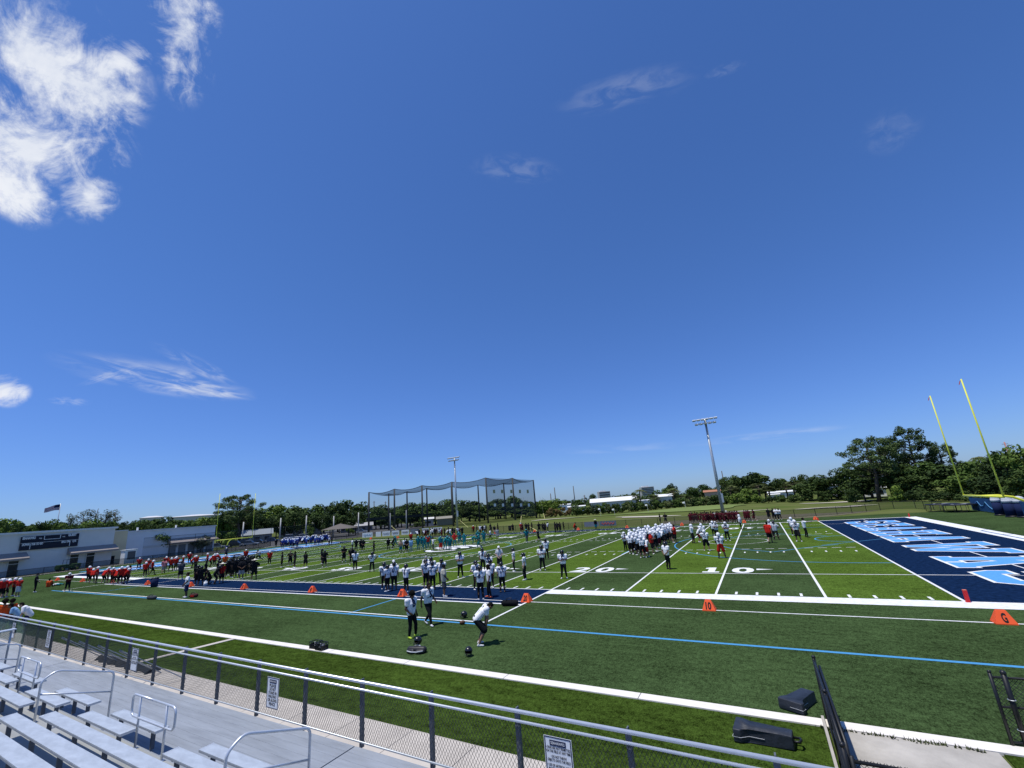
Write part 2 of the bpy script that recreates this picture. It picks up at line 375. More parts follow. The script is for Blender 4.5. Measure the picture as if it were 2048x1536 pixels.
def field_digits(mb, txt, x, y, flip, zz_):     # yard numbers: wide slab numerals split by the yard line
    for ch, dx in ((txt[0], -.82), (txt[1], 1.02)):
        s = -1 if flip else 1
        if ch == '1':
            for pol in (R4(-.5, 0, .5, .36), R4(-.2, .3, .22, 1.95), [(-.42, 1.45), (-.15, 1.45), (-.15, 1.95), (-.2, 1.95), (-.42, 1.75)]): mb.sheet([(x+s*(dx+a), y+s*c) for a, c in pol], zz_+(.0003*pol[0][1]))
            continue
        put_text(mb, ch, 1.95, lambda a, c: (x+s*(dx+a), y+s*c, zz_), bold=.045, width=1.05 if ch == '1' else 1.28)
for k, t in ((1, '10'), (2, '20'), (3, '30'), (4, '40'), (5, '50'), (6, '40'), (7, '30'), (8, '20'), (9, '10')):
    x = -k*10*YD
    field_digits(b, t, x, 6.45, False, z+.004); field_digits(b, t, x, FW-6.45, True, z+.004)
    if k != 5:
        s = 1 if k < 5 else -1; x0 = x+s*(1.78 if s > 0 else 1.5)
        b.sheet([(x0, 7.45), (x0+s*.95, 7.72), (x0, 7.98)][::s], z+.004)
        b.sheet([(x0, FW-7.45), (x0+s*.95, FW-7.72), (x0, FW-7.98)][::-s], z+.004)
struct('white_field_lines', b, LINE)
b = MB(); z = .007
b.rect(-75, -7.78, 40, -7.62, z)
strip(b, [(-.0, 10.35), (-.8, 10.35)]+arc(-.8, 24.4, 14.05, 270, 90)[::-1][::-1]+[(0, 38.45)], .11, z)
strip(b, [(-91.4, 10.35)]+arc(-90.6, 24.4, 14.05, -90, 90)+[(-91.4, 38.45)], .11, z)
strip(b, [(-1.4, 20.7), (-3.9, 18.7), (-6.2, 16.3), (-9.4, 19.2), (-10.7, 22.2), (-10.9, 24.4), (-10.5, 27.6), (-9.2, 30.2), (-6.2, 32.6), (-3.9, 30.2), (-1.4, 28.1)], .10, z)
strip(b, arc(0, 25.2, 2.6, 90, 270, 24), .11, z); strip(b, [(-2.6, 20.2), (2.4, 24.3)], .09, z)
strip(b, arc(HM, HW, 9.14, 0, 360, 72), .12, z)
for x in (-27.25, -63.9): b.rect(x-.06, -7.6, x+.06, -4, z)
for x in (-18.4, -73.3): strip(b, [(x, 16), (x, 33)], .10, z)
for x in (-100.6-2.5, -100.6-5.2): b.rect(x-.7, 3, x+.7, 46, .006)
struct('blue_field_lines', b, LBLUE)
# end-zone lettering: block letters of convex strokes, pale blue on a white rim
Q = lambda *a: a
def R4(x0, y0, x1, y1): return [(x0, y0), (x1, y0), (x1, y1), (x0, y1)]
GL = {
 'S': [R4(.0, .56, .26, .86), [(0, .84), (.26, .78), (.3, 1), (.14, 1)], R4(.14, .80, .86, 1), [(.74, .74), (1, .70), (1, .84), (.86, 1), (.74, 1)], R4(.1, .42, .9, .60), R4(.74, .16, 1, .46),
       [(.74, 0), (.86, 0), (1, .16), (1, .3), (.74, .22)], R4(.14, 0, .86, .20), [(0, .16), (.14, 0), (.26, 0), (.26, .3), (0, .3)]],
 'E': [R4(0, 0, 1, .2), R4(.08, 0, .38, 1), R4(0, .8, 1, 1), R4(.3, .42, .72, .6), R4(.8, .12, 1, .32), R4(.8, .68, 1, .88)],
 'A': [[(0, 0), (.46, 0), (.46, .16), (0, .16)], [(.54, 0), (1, 0), (1, .16), (.54, .16)], [(.1, .1), (.34, .1), (.58, 1), (.36, 1)], [(.66, .1), (.9, .1), (.64, 1), (.42, 1)], R4(.28, .26, .72, .42)],
 'H': [R4(0, 0, .46, .16), R4(.54, 0, 1, .16), R4(0, .84, .46, 1), R4(.54, .84, 1, 1), R4(.09, .1, .37, .9), R4(.63, .1, .91, .9), R4(.3, .42, .7, .6)],
 'W': [R4(0, .84, .36, 1), R4(.64, .84, 1, 1), [(.07, .9), (.25, .9), (.40, 0), (.24, 0)], [(.26, 0), (.40, 0), (.57, .8), (.45, .8)], [(.60, 0), (.74, 0), (.55, .8), (.43, .8)], [(.75, .9), (.93, .9), (.76, 0), (.60, 0)]],
 'K': [R4(0, 0, .5, .16), R4(0, .84, .5, 1), R4(.1, .1, .38, .9), [(.34, .38), (.34, .62), (.66, .9), (.96, .9)], [(.40, .58), (.62, .66), (.98, .08), (.66, .08)], R4(.56, 0, 1, .16), R4(.58, .84, 1, 1)]}
def grow(poly, e):                                # push the edges of a convex polygon outward
    n_ = len(poly); ar = sum(poly[i][0]*poly[(i+1) % n_][1]-poly[(i+1) % n_][0]*poly[i][1] for i in range(n_)); s = 1 if ar > 0 else -1; res = []
    for i in range(n_):
        p0, p1, p2 = Vector(poly[i-1]), Vector(poly[i]), Vector(poly[(i+1) % n_])
        d1 = (p1-p0).normalized(); d2 = (p2-p1).normalized(); n1_ = Vector((d1.y, -d1.x))*s; n2_ = Vector((d2.y, -d2.x))*s
        m_ = (n1_+n2_); m_ = m_/max(.35, m_.dot(n1_)); res.append(tuple(p1+m_*e))
    return res
lw = MB(); lb = MB()
for L_, y1, y0 in (('S', 44.7, 41.2), ('E', 40.0, 36.5), ('A', 35.6, 31.4), ('H', 30.6, 26.5), ('A', 25.7, 21.3), ('W', 20.4, 14.15), ('K', 12.8, 8.5), ('S', 7.5, 3.7)):
    for k_, pol in enumerate(GL[L_]):
        P = [(2.35+v*4.75, y1-u*(y1-y0)) for u, v in pol]
        lw.sheet(grow(P, .13), .0145+.0002*k_); lb.sheet(grow(P, -.03), .0195+.0002*k_)
        P2_ = [(-91.44-(2.35+v*4.75), FW-(y1-u*(y1-y0))) for u, v in pol]
        lw.sheet(grow(P2_, .13), .0145+.0002*k_); lb.sheet(grow(P2_, -.03), .0195+.0002*k_)
struct('end_zone_letter_rim', lw, LINE); struct('end_zone_letters', lb, LETTER)
# midfield emblem: a plain sweep of white bands edged with navy
e = MB(); e2 = MB()
for k_, (r0, r1, a0, a1) in enumerate(((2.0, 3.2, 20, 165), (3.7, 4.8, 35, 150), (.6, 1.5, -10, 190), (2.2, 3.0, 200, 335))):
    A0 = arc(HM, HW, r0, a0, a1, 16); A1 = arc(HM, HW, r1, a0, a1, 16)
    for i in range(16): e.sheet([A0[i], A1[i], A1[i+1], A0[i+1]], .0185)
    A0 = arc(HM, HW, r0-.22, a0-4, a1+4, 16); A1 = arc(HM, HW, r1+.22, a0-4, a1+4, 16)
    for i in range(16): e2.sheet([A0[i], A1[i], A1[i+1], A0[i+1]], .0145)
struct('midfield_emblem', e, LINE); struct('midfield_emblem_rim', e2, NAVY)
# kerb, walkways
b = MB()
for i in range(30):
    x0 = -128+i*4.07; b.box((x0+2.03, -12.60, .0), (4.05, .34, .06))
for i in range(9): b.box((-5.9+i*4.07+2.035, -12.60, .0), (4.05, .34, .06))
struct('kerb', b, KERB)
b = MB()
for i in range(64): b.box((-128+i*1.83+.91, -17.2, .0), (1.815, 2.1, .05))
b.box((-29.3, -14.4, .004), (.30, 3.4, .03), rz=-.19)
struct('walkway', b, CONC)
b = MB(); b.box((-4.64, -21.5, .0), (2.45, 17.4, .05)); b2_ = MB()
for y in (-14.3, -16.0, -17.7): b2_.box((-4.64, y, .022), (2.44, .025, .012))
struct('gate_path', b, CONC2); struct('path_joints', b2_, mat('joint_dark', (.10, .095, .085), .95))
b = MB(); random.seed(5)
for i in range(150):
    x = random.uniform(-6.2, -3.5); y = -12.83-abs(random.gauss(0, .03)); h = random.uniform(.03, .09); a = random.uniform(0, 6.3); w = .02
    b.add([(x-w*math.cos(a), y-w*math.sin(a), .02), (x+w*math.cos(a), y+w*math.sin(a), .02), (x+random.uniform(-.05, .05), y+random.uniform(-.05, .05), .02+h)], [(0, 1, 2)])
tag(b.build('weeds', mat('weed_green', (.06, .075, .03), .9, var=.3)), kind='stuff')
# golf practice area beyond the fence
b = MB()
def patch(c, rx, ry, z, n=40, ang=0, wob=.15):
    pts = []
    for i in range(n):
        t = 2*math.pi*i/n; r = 1+wob*math.sin(3*t+c[0])+wob*.6*math.sin(5*t+1)
        x = rx*r*math.cos(t); y = ry*r*math.sin(t); X = c[0]+x*math.cos(ang)-y*math.sin(ang); Y = c[1]+x*math.sin(ang)+y*math.cos(ang); pts.append((X, Y, relief(X, Y)+z))
    return pts
def patch_mesh(mb, c, rx, ry, z, ang=0, mi=0, wob=.15):
    n = 40; prev = None
    for f in (1., .75, .5, .25):
        ring = [(c[0]+(p[0]-c[0])*f, c[1]+(p[1]-c[1])*f) for p in patch(c, rx, ry, z, n, ang, wob)]
        ring = [(x, y, relief(x, y)+z) for x, y in ring]
        if prev: mb.add(prev+ring, [(i, (i+1) % n, n+(i+1) % n, n+i) for i in range(n)], mi)
        prev = ring
    mb.add(prev, [tuple(range(n))], mi)
patch_mesh(b, (-33, 106), 25, 12, .10, .12); struct('putting_green', b, mat('green_grass', (.155, .20, .062), .95, spec=.05, var=.10, vscale=.2))
b = MB()
patch_mesh(b, (-60, 96), 8, 2.6, .13, .3); patch_mesh(b, (-31, 82), 7, 1.8, .12); patch_mesh(b, (6, 80), 6, 1.5, .1); patch_mesh(b, (11, 112), 8, 2.0, .1); patch_mesh(b, (-10, 86), 5, .9, .1)
struct('sand_bunkers', b, mat('sand', (.46, .42, .34), .95, var=.1, vscale=1))
b = MB(); b.sheet([(-22, 55.2), (2, 57.3), (16, 74), (24, 96), (16, 100), (4, 78), (-6, 70), (-24, 66)], .0); struct('bare_earth', b, mat('earth', (.145, .115, .078), .95, vscale=.35, col2=(.10, .105, .045), bump=.3, bscale=4))
b = MB(); b.sheet([(-128, 34), (-122, 31), (-106, 64), (-128, 130), (-215, 190), (-240, 160)], .01); b.rect(-126, -20, -116.5, 34, .012)
struct('car_park', b, mat('asphalt', (.075, .073, .07), .95, var=.2, vscale=.6))
b = MB(); b.box((-112.9, 8, .03), (1.1, 60, .1)); b.box((-113.0, 46, .03), (.9, 24, .1)); struct('far_path', b, CONC)

# ================================================================== bleachers
DZ = .70; FY = -18.2
def row_y(i): return -20.02-.585*(i-1)
b = MB()
dk = []
for xa, xb in ((-69, -45.5), (-45.48, -29.82), (-29.8, -14.12), (-14.1, 1.6)):
    b = MB(); dk.append(b)
    for k_ in range(9): b.box(((xa+xb)/2, -18.26-.105-.21*k_, DZ-.03), (xb-xa-.012, .207, .06))
deck = thing('bleacher', 'grey aluminium bleacher with front walkway and stepped foot boards', 'bleacher', (0, 0, 0))
for i, b in enumerate(dk): b.build('walkway_deck', PLANKB if i in (0, 2) else PLANK, deck)
b = MB()
for i in range(2, 11):
    zt = DZ+.2*(i-1); y = row_y(i)
    b.box((-36, y+.005, zt-.025), (66, .575, .045)); b.box((-36, y+.300, zt-.12), (66, .012, .19))
b.build('foot_board', mat('foot_plank', (.31, .315, .30), .6, .1, .35, var=.12, vscale=2, stretch=(.3, 4, 1)), deck)
for x in range(-68, -2, 6):
    b = MB(); pts = [(x, -18.5, DZ-.16), (x, -19.9, DZ-.16), (x, -25.0, DZ+1.62)]; b.path(pts, .05, 4)
    for y in (-18.5, -19.9, -22., -25): b.box((x, y, (DZ-.16+max(0, (-19.9-y)*.349))/2), (.1, .1, DZ-.16+max(0, (-19.9-y)*.349)))
    b.build('support_frame', POSTG, deck)
bn = 0
def bench(x0, x1, row):
    global bn; bn += 1
    y = row_y(row); z = DZ+.43+.2*(row-1); c = (x0+x1)/2
    nm = ['front', 'second', 'third', 'fourth', 'fifth', 'sixth', 'seventh', 'eighth', 'ninth'][row-1]
    where = BW.get((row, round(c)), None)
    t = thing('bleacher_bench', '', 'bench', (c, y, z), 0, 'bleacher benches')
    m_ = MB(); L_ = x1-x0
    m_.box((0, 0, -.006), (L_, .245, .012)); m_.box((0, .118, -.026), (L_, .012, .032)); m_.box((0, -.118, -.026), (L_, .012, .032))
    m_.build('seat_plank', ALU, t)
    m_ = MB()
    for s in (-1, 1): m_ = MB(); m_.box((s*(L_/2+.004), 0, -.02), (.014, .252, .046)); m_.build('end_cap', PIPE, t)
    n_ = max(2, int(round(L_/1.55))+1)
    for k_ in range(n_):
        x = -L_/2+.3+(L_-.6)*k_/(n_-1); m_ = MB(); m_.box((x, -.02, -.225), (.045, .07, .36)); m_.box((x, 0, -.055), (.05, .2, .03)); m_.build('leg', POSTG, t)
    return t, nm, c
BW = {}
bl = []
for row in (1, 2):
    for x0, x1 in ((-31.2, -29.0), (-27.7, -25.5), (-23.8, -21.45), (-20.08, -17.88), (-16.1, -13.9), (-12.5, -10.3), (-8.6, -6.4)):
        bl.append((row, bench(x0, x1, row)))
for row in range(3, 9):
    for x0, x1 in ((-29.0, -21.55), (-20.2, -13.9), (-12.5, -6.4)): bl.append((row, bench(x0, x1, row)))
rown = ['front', 'second', 'third', 'fourth', 'fifth', 'sixth', 'seventh', 'eighth']
for row in range(1, 9):
    s = sorted([x for x in bl if x[0] == row], key=lambda x: x[1][2])
    od = ['leftmost', 'second from left', 'third from left', 'fourth from left', 'fifth from left', 'sixth from left', 'rightmost']
    for i, (_, (t, nm, c)) in enumerate(s):
        t['label'] = f"{'short' if row < 3 else 'long'} grey bench in {rown[row-1]} bleacher row from the field, {od[i] if i < len(s)-1 else 'rightmost'}"
def rnd(p, r, n=5):                                # polyline with rounded corners
    out_ = [Vector(p[0])]
    for i in range(1, len(p)-1):
        a, b_, c = Vector(p[i-1]), Vector(p[i]), Vector(p[i+1]); d1 = (a-b_).normalized(); d2 = (c-b_).normalized()
        for k_ in range(n+1):
            t = k_/n; out_.append((b_+d1*r)*(1-t)**2+b_*2*t*(1-t)+(b_+d2*r)*t*t)
    out_.append(Vector(p[-1])); return out_
def loop_rail(x0, x1, label):
    t = thing('guard_rail', label, 'hand rail', ((x0+x1)/2, -20.37, DZ+.2), 0, 'loop guard rails'); w = (x1-x0)/2
    m_ = MB(); c = [(0, 0, .93), (w, 0, .93), (w, 0, .54), (-w, 0, .54), (-w, 0, .93), (0, 0, .93)]
    m_.path(rnd(c, .13), .021, 10); m_.build('rail_loop', PIPE, t, True)
    for s in (-1, 1):
        m_ = MB(); m_.tube((s*w*.62, 0, -.02), (s*w*.62, .0, .93), .021, n=10); m_.tube((s*w*.62, 0, 0), (s*w*.62, 0, .012), .05, n=10); m_.build('post', PIPE, t, True)
loop_rail(-18.45, -16.60, 'aluminium loop guard rail before the third row, between two short benches')
loop_rail(-26.2, -24.35, 'smaller looking aluminium loop guard rail at the left, before the third row')
loop_rail(-10.6, -8.75, 'aluminium loop guard rail near the right end of the third row')
def aisle_rail(x, label):
    t = thing('aisle_rail', label, 'hand rail', (x, -20.5, DZ), 0, 'aisle hand rails'); m_ = MB()
    m_.path(rnd([(0, -.72, .48), (0, -.72, 1.38), (0, -.50, 1.52), (0, .56, 1.15), (0, .56, .02)], .10), .021, 10); m_.build('top_rail', PIPE, t, True)
    m_ = MB(); m_.path([(0, -.72, 1.12), (0, .56, .72)], .018, 10); m_.build('mid_rail', PIPE, t, True)
aisle_rail(-20.8, 'two bar aluminium hand rail running down the aisle between short benches')
aisle_rail(-13.2, 'aluminium hand rail down the aisle, only its top showing at the bottom edge')
aisle_rail(-28.3, 'aluminium hand rail down the far left aisle by the chain link panel')
# fence along the walkway
t = thing('chain_link_fence', 'long grey chain link fence with double top rail along the bleacher walkway', 'fence', (0, FY, DZ))
X0, X1 = -52.4, 0.6; m_ = MB(); m_.tube((X0, 0, 1.11), (X1, 0, 1.11), .030, n=10); m_.tube((X0, -.03, .985), (X1, -.03, .985), .022, n=10); m_.build('top_rail', PIPE, t, True)
m_ = MB(); m_.tube((X0, -.03, .075), (X1, -.03, .075), .018, n=8)
m_.build('bottom_rail', GALV, t, True)
k_ = 0
while True:
    x = -52.45+1.829*k_; k_ += 1
    if x > .7: break
    m_ = MB(); m_.box((x, .045, .53), (.075, .06, 1.16)); m_.box((x, .05, 1.125), (.02, .075, .05)); m_.build('post', POSTG, t)
m_ = MB(); P = .066; H0, H1 = .085, .975; hh = H1-H0
x = -36.
while x < .6:
    for s in (-1, 1):
        yo = -.028+.003*s; m_.tube((x, yo, H0 if s > 0 else H1), (x+hh*.62, yo, H1 if s > 0 else H0), 0.0036, n=3, caps=False)
    x += P
x = -36.
while x < .6:
    m_.tube((x, -.03, .95), (x+.012, -.03, 1.01), .004, n=3, caps=False); x += P
m_.build('chain_link_mesh', WIRE, t)
m_ = MB(); m_.box((-42.3, -.006, .53), (20.2, .004, .88))
scr = bpy.data.materials.new('windscreen'); scr.use_nodes = True; bb = scr.node_tree.nodes['Principled BSDF']; bb.inputs['Base Color'].default_value = (.10, .17, .13, 1); bb.inputs['Roughness'].default_value = .8; bb.inputs['Alpha'].default_value = .5
m_.build('windscreen', scr, t)
for i, x in enumerate((-31.4, -29.57, -27.74, -25.9)):
    m_ = MB(); m_.tube((x, .08, .62), (x-.95, 1.75, -.66), .018, n=6); m_.tube((x, .08, .66), (x+.95, 1.75, -.66), .018, n=6); m_.build('brace', GALV, t)
m_ = MB(); random.seed(3)
def tarp_pt(i, j): return (-32.2+.235*i, -16.75+.13*j+.06*math.sin(i*1.7), .03+(.10+.09*math.sin(i*.9+j)+.05*math.sin(i*2.3))*math.sin(math.pi*j/4)**1)
vs = [tarp_pt(i, j) for i in range(22) for j in range(5)]
m_.add(vs, [(i*5+j, (i+1)*5+j, (i+1)*5+j+1, i*5+j+1) for i in range(21) for j in range(4)])
tag(m_.build('tarp', mat('black_tarp', (.012, .014, .016), .7, var=.3, vscale=5), smooth=True), 'crumpled black windscreen tarp lying on the walkway outside the fence', 'tarp')
def sign(x, label, lines):
    t = thing('notice_sign', label, 'sign', (x, FY-.045, DZ+.56), 0, 'notice signs on the fence'); w, h = .46, .64
    m_ = MB(); m_.box((0, 0, 0), (w, .004, h)); m_.build('board', mat('sign_white', (.76, .78, .80), .5), t)
    m_ = MB()
    for a, c in (((0, h/2-.012), (w-.0, .007)), ((0, -h/2+.012), (w, .007))): m_.box((a[0], -.004, a[1]), (w-.02, .003, .014))
    for s in (-1, 1): m_.box((s*(w/2-.017), -.004, 0), (.014, .003, h-.038))
    m_.build('border', INKN, t)
    fn = lambda cx, cz, yy: (lambda a, c: (cx+a, yy, cz+c))
    m_ = MB(); m_.box((0, -.004, h/2-.085), (.27, .003, .075)); m_.build('badge', INKN, t)
    m_ = MB(); put_text(m_, 'SEAHAWKS', .038, fn(0, h/2-.10, -.0075), bold=.02, width=.23); m_.build('badge_lettering', WHITE, t)
    m_ = MB()
    for txt, cz, hh_, ww in lines: put_text(m_, txt, hh_, fn(0, cz, -.005), bold=.03, width=ww)
    m_.build('lettering', INK, t)
PL = [('PLEASE', .12, .062, .25), ('DO NOT', .045, .062, .24), ('STAND IN', -.03, .062, .31), ('WALKWAY', -.105, .062, .32), ('OR ALONG', -.18, .062, .34), ('FENCE', -.258, .062, .23)]
FA = [('\u2022 FANS ARE NOT PERMITTED', .155, .036, .40), ('ON THE FIELD AT ANY TIME', .108, .036, .40), ('\u2022 DO NOT THROW', .04, .036, .26), ('OBJECTS ONTO THE FIELD', -.007, .036, .38), ('\u2022 USE OF ARTIFICIAL NOISE', -.075, .036, .40), ('MAKERS IS PROHIBITED', -.122, .036, .36)]
sign(-16.95, 'white notice on the fence reading PLEASE DO NOT STAND IN WALKWAY', PL)
sign(-9.65, 'nearest white notice at bottom edge saying FANS ARE NOT PERMITTED', FA)
sign(-24.35, 'narrow looking white notice on the fence beside the black tarp', FA)
sign(-32.4, 'white notice on the screened fence left of the tarp', PL)
sign(-37.2, 'farthest white notice on the fence at the left picture edge', FA)
# side panel at the far-left end of the walkway
x, y, _ = gz(8, 1336, DZ)
t = thing('chain_link_fence', 'grey chain link panel across the left end of the walkway', 'fence', (x, y, DZ)); hp = hgt(x, y, 1259)-DZ
for yy in (0, -2.4): m_ = MB(); m_.tube((0, yy, 0), (0, yy, hp), .03, n=8); m_.build('post', GALV, t, True)
m_ = MB(); m_.box((0, -1.2, hp), (.30, 2.6, .03)); m_.build('top_ledge', PIPE, t)
m_ = MB(); m_.tube((0, 0, .1), (0, -2.4, .1), .02); m_.tube((0, 0, hp*.62), (0, -2.4, hp*.62), .024); m_.build('cross_rail', GALV, t)
m_ = MB(); k_ = 0
while k_*.07 < 2.4+hp:
    for s in (1, -1):
        a = k_*.07
        y0, z0 = (min(a, 2.4), max(0, a-2.4)); y1, z1 = (max(0, a-hp), min(a, hp))
        if s < 0: y0, y1 = 2.4-y0, 2.4-y1
        m_.tube((0, -y0, z0), (0, -y1, z1), .003, n=3, caps=False)
    k_ += 1
m_.build('chain_link_mesh', GALV, t)
m_ = MB()
for yy in (-.5, -1.2, -1.9): m_.path([(.05+.05*math.cos(a), yy+.12*math.cos(a), hp*.8+.10*math.sin(a)) for a in [i*.6 for i in range(11)]], .03, 6)
m_.build('cable_coil', WHITE, t, True)

# ================================================================== black gate fences at the lower right
def link_panel(parent, p0, p1, h, zb=.06, pitch=.07, r=.004, m=BLACK):
    m_ = MB(); L_ = (Vector(p1)-Vector(p0)).length; d = (Vector(p1)-Vector(p0))/L_; a = 0
    while a < L_+h:
        s0, z0 = min(a, L_), max(0, a-L_); s1, z1 = max(0, a-h), min(a, h)
        A = Vector(p0)+d*s0; B = Vector(p0)+d*s1; m_.tube((A.x, A.y, zb+z0), (B.x, B.y, zb+z1), r, n=3, caps=False)
        A = Vector(p0)+d*(L_-s0); B = Vector(p0)+d*(L_-s1); m_.tube((A.x, A.y, zb+z0), (B.x, B.y, zb+z1), r, n=3, caps=False)
        a += pitch
    m_.build('chain_link_mesh', m, parent)
t = thing('chain_link_gate', 'black chain link fence seen end on beside the concrete path', 'fence', (-5.93, -12.4, 0))
m_ = MB()
for yy in (0., -1.9, -3.85): 
    pm = MB(); pm.tube((0, yy, 0), (0, yy, 1.24), .034, n=10); pm.ball((0, yy, 1.24), .042, 8, 6); pm.build('post', BLACK, t, True)
m_.tube((0, 0, 1.18), (0, -3.85, 1.18), .024); m_.tube((0, 0, .62), (0, -3.85, .62), .02); m_.tube((0, 0, .06), (0, -3.85, .06), .02); m_.build('rail', BLACK, t, True)
link_panel(t, (0, 0, 0), (0, -3.85, 0), 1.12, pitch=.05, r=.006)
t2 = thing('chain_link_gate', 'black gate leaf folded flat against the end-on black fence', 'gate', (-5.868, -12.7, 0))
m2 = MB(); m2.tube((0, 0, 1.15), (0, -3.3, 1.15), .026); m2.tube((0, 0, .6), (0, -3.3, .6), .02); m2.tube((0, 0, .10), (0, -3.3, .10), .024); m2.tube((0, 0, .08), (0, 0, 1.17), .026); m2.tube((0, -3.3, .08), (0, -3.3, 1.17), .026); m2.build('frame', BLACK, t2, True)
link_panel(t2, (0, 0, 0), (0, -3.3, 0), 1.06, pitch=.05, r=.006)
m_ = MB(); m_.box((-.09, -1.9, .05), (.05, 3.7, .10)); m_.build('base_board', CONC2, t)
t = thing('chain_link_fence', 'black chain link fence with wide mesh at the bottom right edge', 'fence', (-5.9, -16.25, 0))
m_ = MB(); m_.tube((0.05, 0, 1.05), (4.2, 0, 1.05), .026); m_.tube((.05, 0, .06), (4.2, 0, .06), .02); m_.build('rail', BLACK, t, True)
for xx in (.05, 2.1, 4.2): m_ = MB(); m_.tube((xx, 0, 0), (xx, 0, 1.12), .03, n=10); m_.build('post', BLACK, t, True)
link_panel(t, (.05, 0, 0), (4.2, 0, 0), 1.03, m=BLACK, pitch=.075, r=.0045)
t = thing('chain_link_gate', 'black chain link gate swung open onto the turf at the right edge', 'gate', (-3.1, -12.42, 0))
for xx, r in ((0, .028), (.19, .042)): m_ = MB(); m_.tube((xx, 0, 0), (xx, 0, 1.25), r, n=12); m_.ball((xx, 0, 1.25), r*1.2, 8, 6); m_.build('post', BLACK, t, True)
m_ = MB()
for zc in (1.16, .66, .08): m_.tube((.0, 0, zc), (2.3, .25, zc), .022)
m_.build('rail', BLACK, t, True); link_panel(t, (.0, 0, 0), (2.3, .25, 0), 1.1)
m_ = MB()
for zc in (.8, .3): m_.path([(.19+.055*math.cos(a), .055*math.sin(a), zc) for a in [i*.7 for i in range(9)]], .007, 5, closed=True)
m_.build('hinge_strap', GALV, t)

# ================================================================== people
def capsule_mesh(caps, n=12, rings=4):
    V = []; F = []
    for p0, r0, p1, r1 in caps:
        p0 = np.array(p0, float); p1 = np.array(p1, float); d = p1-p0; L_ = np.linalg.norm(d)
        d = d/L_ if L_ > 1e-6 else np.array([0, 0, 1.]); a = np.cross(d, [0, 0, 1] if abs(d[2]) < .9 else [1, 0, 0]); a /= np.linalg.norm(a); b_ = np.cross(d, a)
        o = len(V); prof = []
        for i in range(rings): t = math.pi/2*(1-i/rings); prof.append((p0-d*r0*math.sin(t), r0*math.cos(t)))
        prof.append((p0, r0)); prof.append((p1, r1))
        for i in range(1, rings+1): t = math.pi/2*i/rings; prof.append((p1+d*r1*math.sin(t), r1*math.cos(t)))
        V.append(prof[0][0])
        for c, r in prof[1:-1]:
            for k in range(n): w = 2*math.pi*k/n; V.append(c+a*r*math.cos(w)+b_*r*math.sin(w))
        V.append(prof[-1][0]); m_ = len(prof)-2
        for k in range(n): F.append((o, o+1+(k+1) % n, o+1+k))
        for i in range(m_-1):
            for k in range(n): F.append((o+1+i*n+k, o+1+i*n+(k+1) % n, o+1+(i+1)*n+(k+1) % n, o+1+(i+1)*n+k))
        e = o+1+m_*n
        for k in range(n): F.append((o+1+(m_-1)*n+k, o+1+(m_-1)*n+(k+1) % n, e))
    return V, F
def blend(name, caps, vox, smooth=3, warp=None):       # one continuous skin over the limbs
    V, F = capsule_mesh(caps); me = bpy.data.meshes.new('t'); me.from_pydata([tuple(v) for v in V], [], F)
    o = bpy.data.objects.new('t', me); COL.objects.link(o)
    r = o.modifiers.new('r', 'REMESH'); r.mode = 'VOXEL'; r.voxel_size = vox; r.use_smooth_shade = True
    if smooth: s_ = o.modifiers.new('s', 'SMOOTH'); s_.factor = .5; s_.iterations = smooth
    dg = bpy.context.evaluated_depsgraph_get(); m2 = bpy.data.meshes.new_from_object(o.evaluated_get(dg)); m2.name = name
    bpy.data.objects.remove(o); bpy.data.meshes.remove(me)
    if warp is not None:
        co = np.empty(len(m2.vertices)*3); m2.vertices.foreach_get('co', co); co = warp(co.reshape(-1, 3)); m2.vertices.foreach_set('co', co.ravel()); m2.update()
    m2.polygons.foreach_set('use_smooth', [True]*len(m2.polygons)); return m2
A = lambda *x: np.array(x, float)
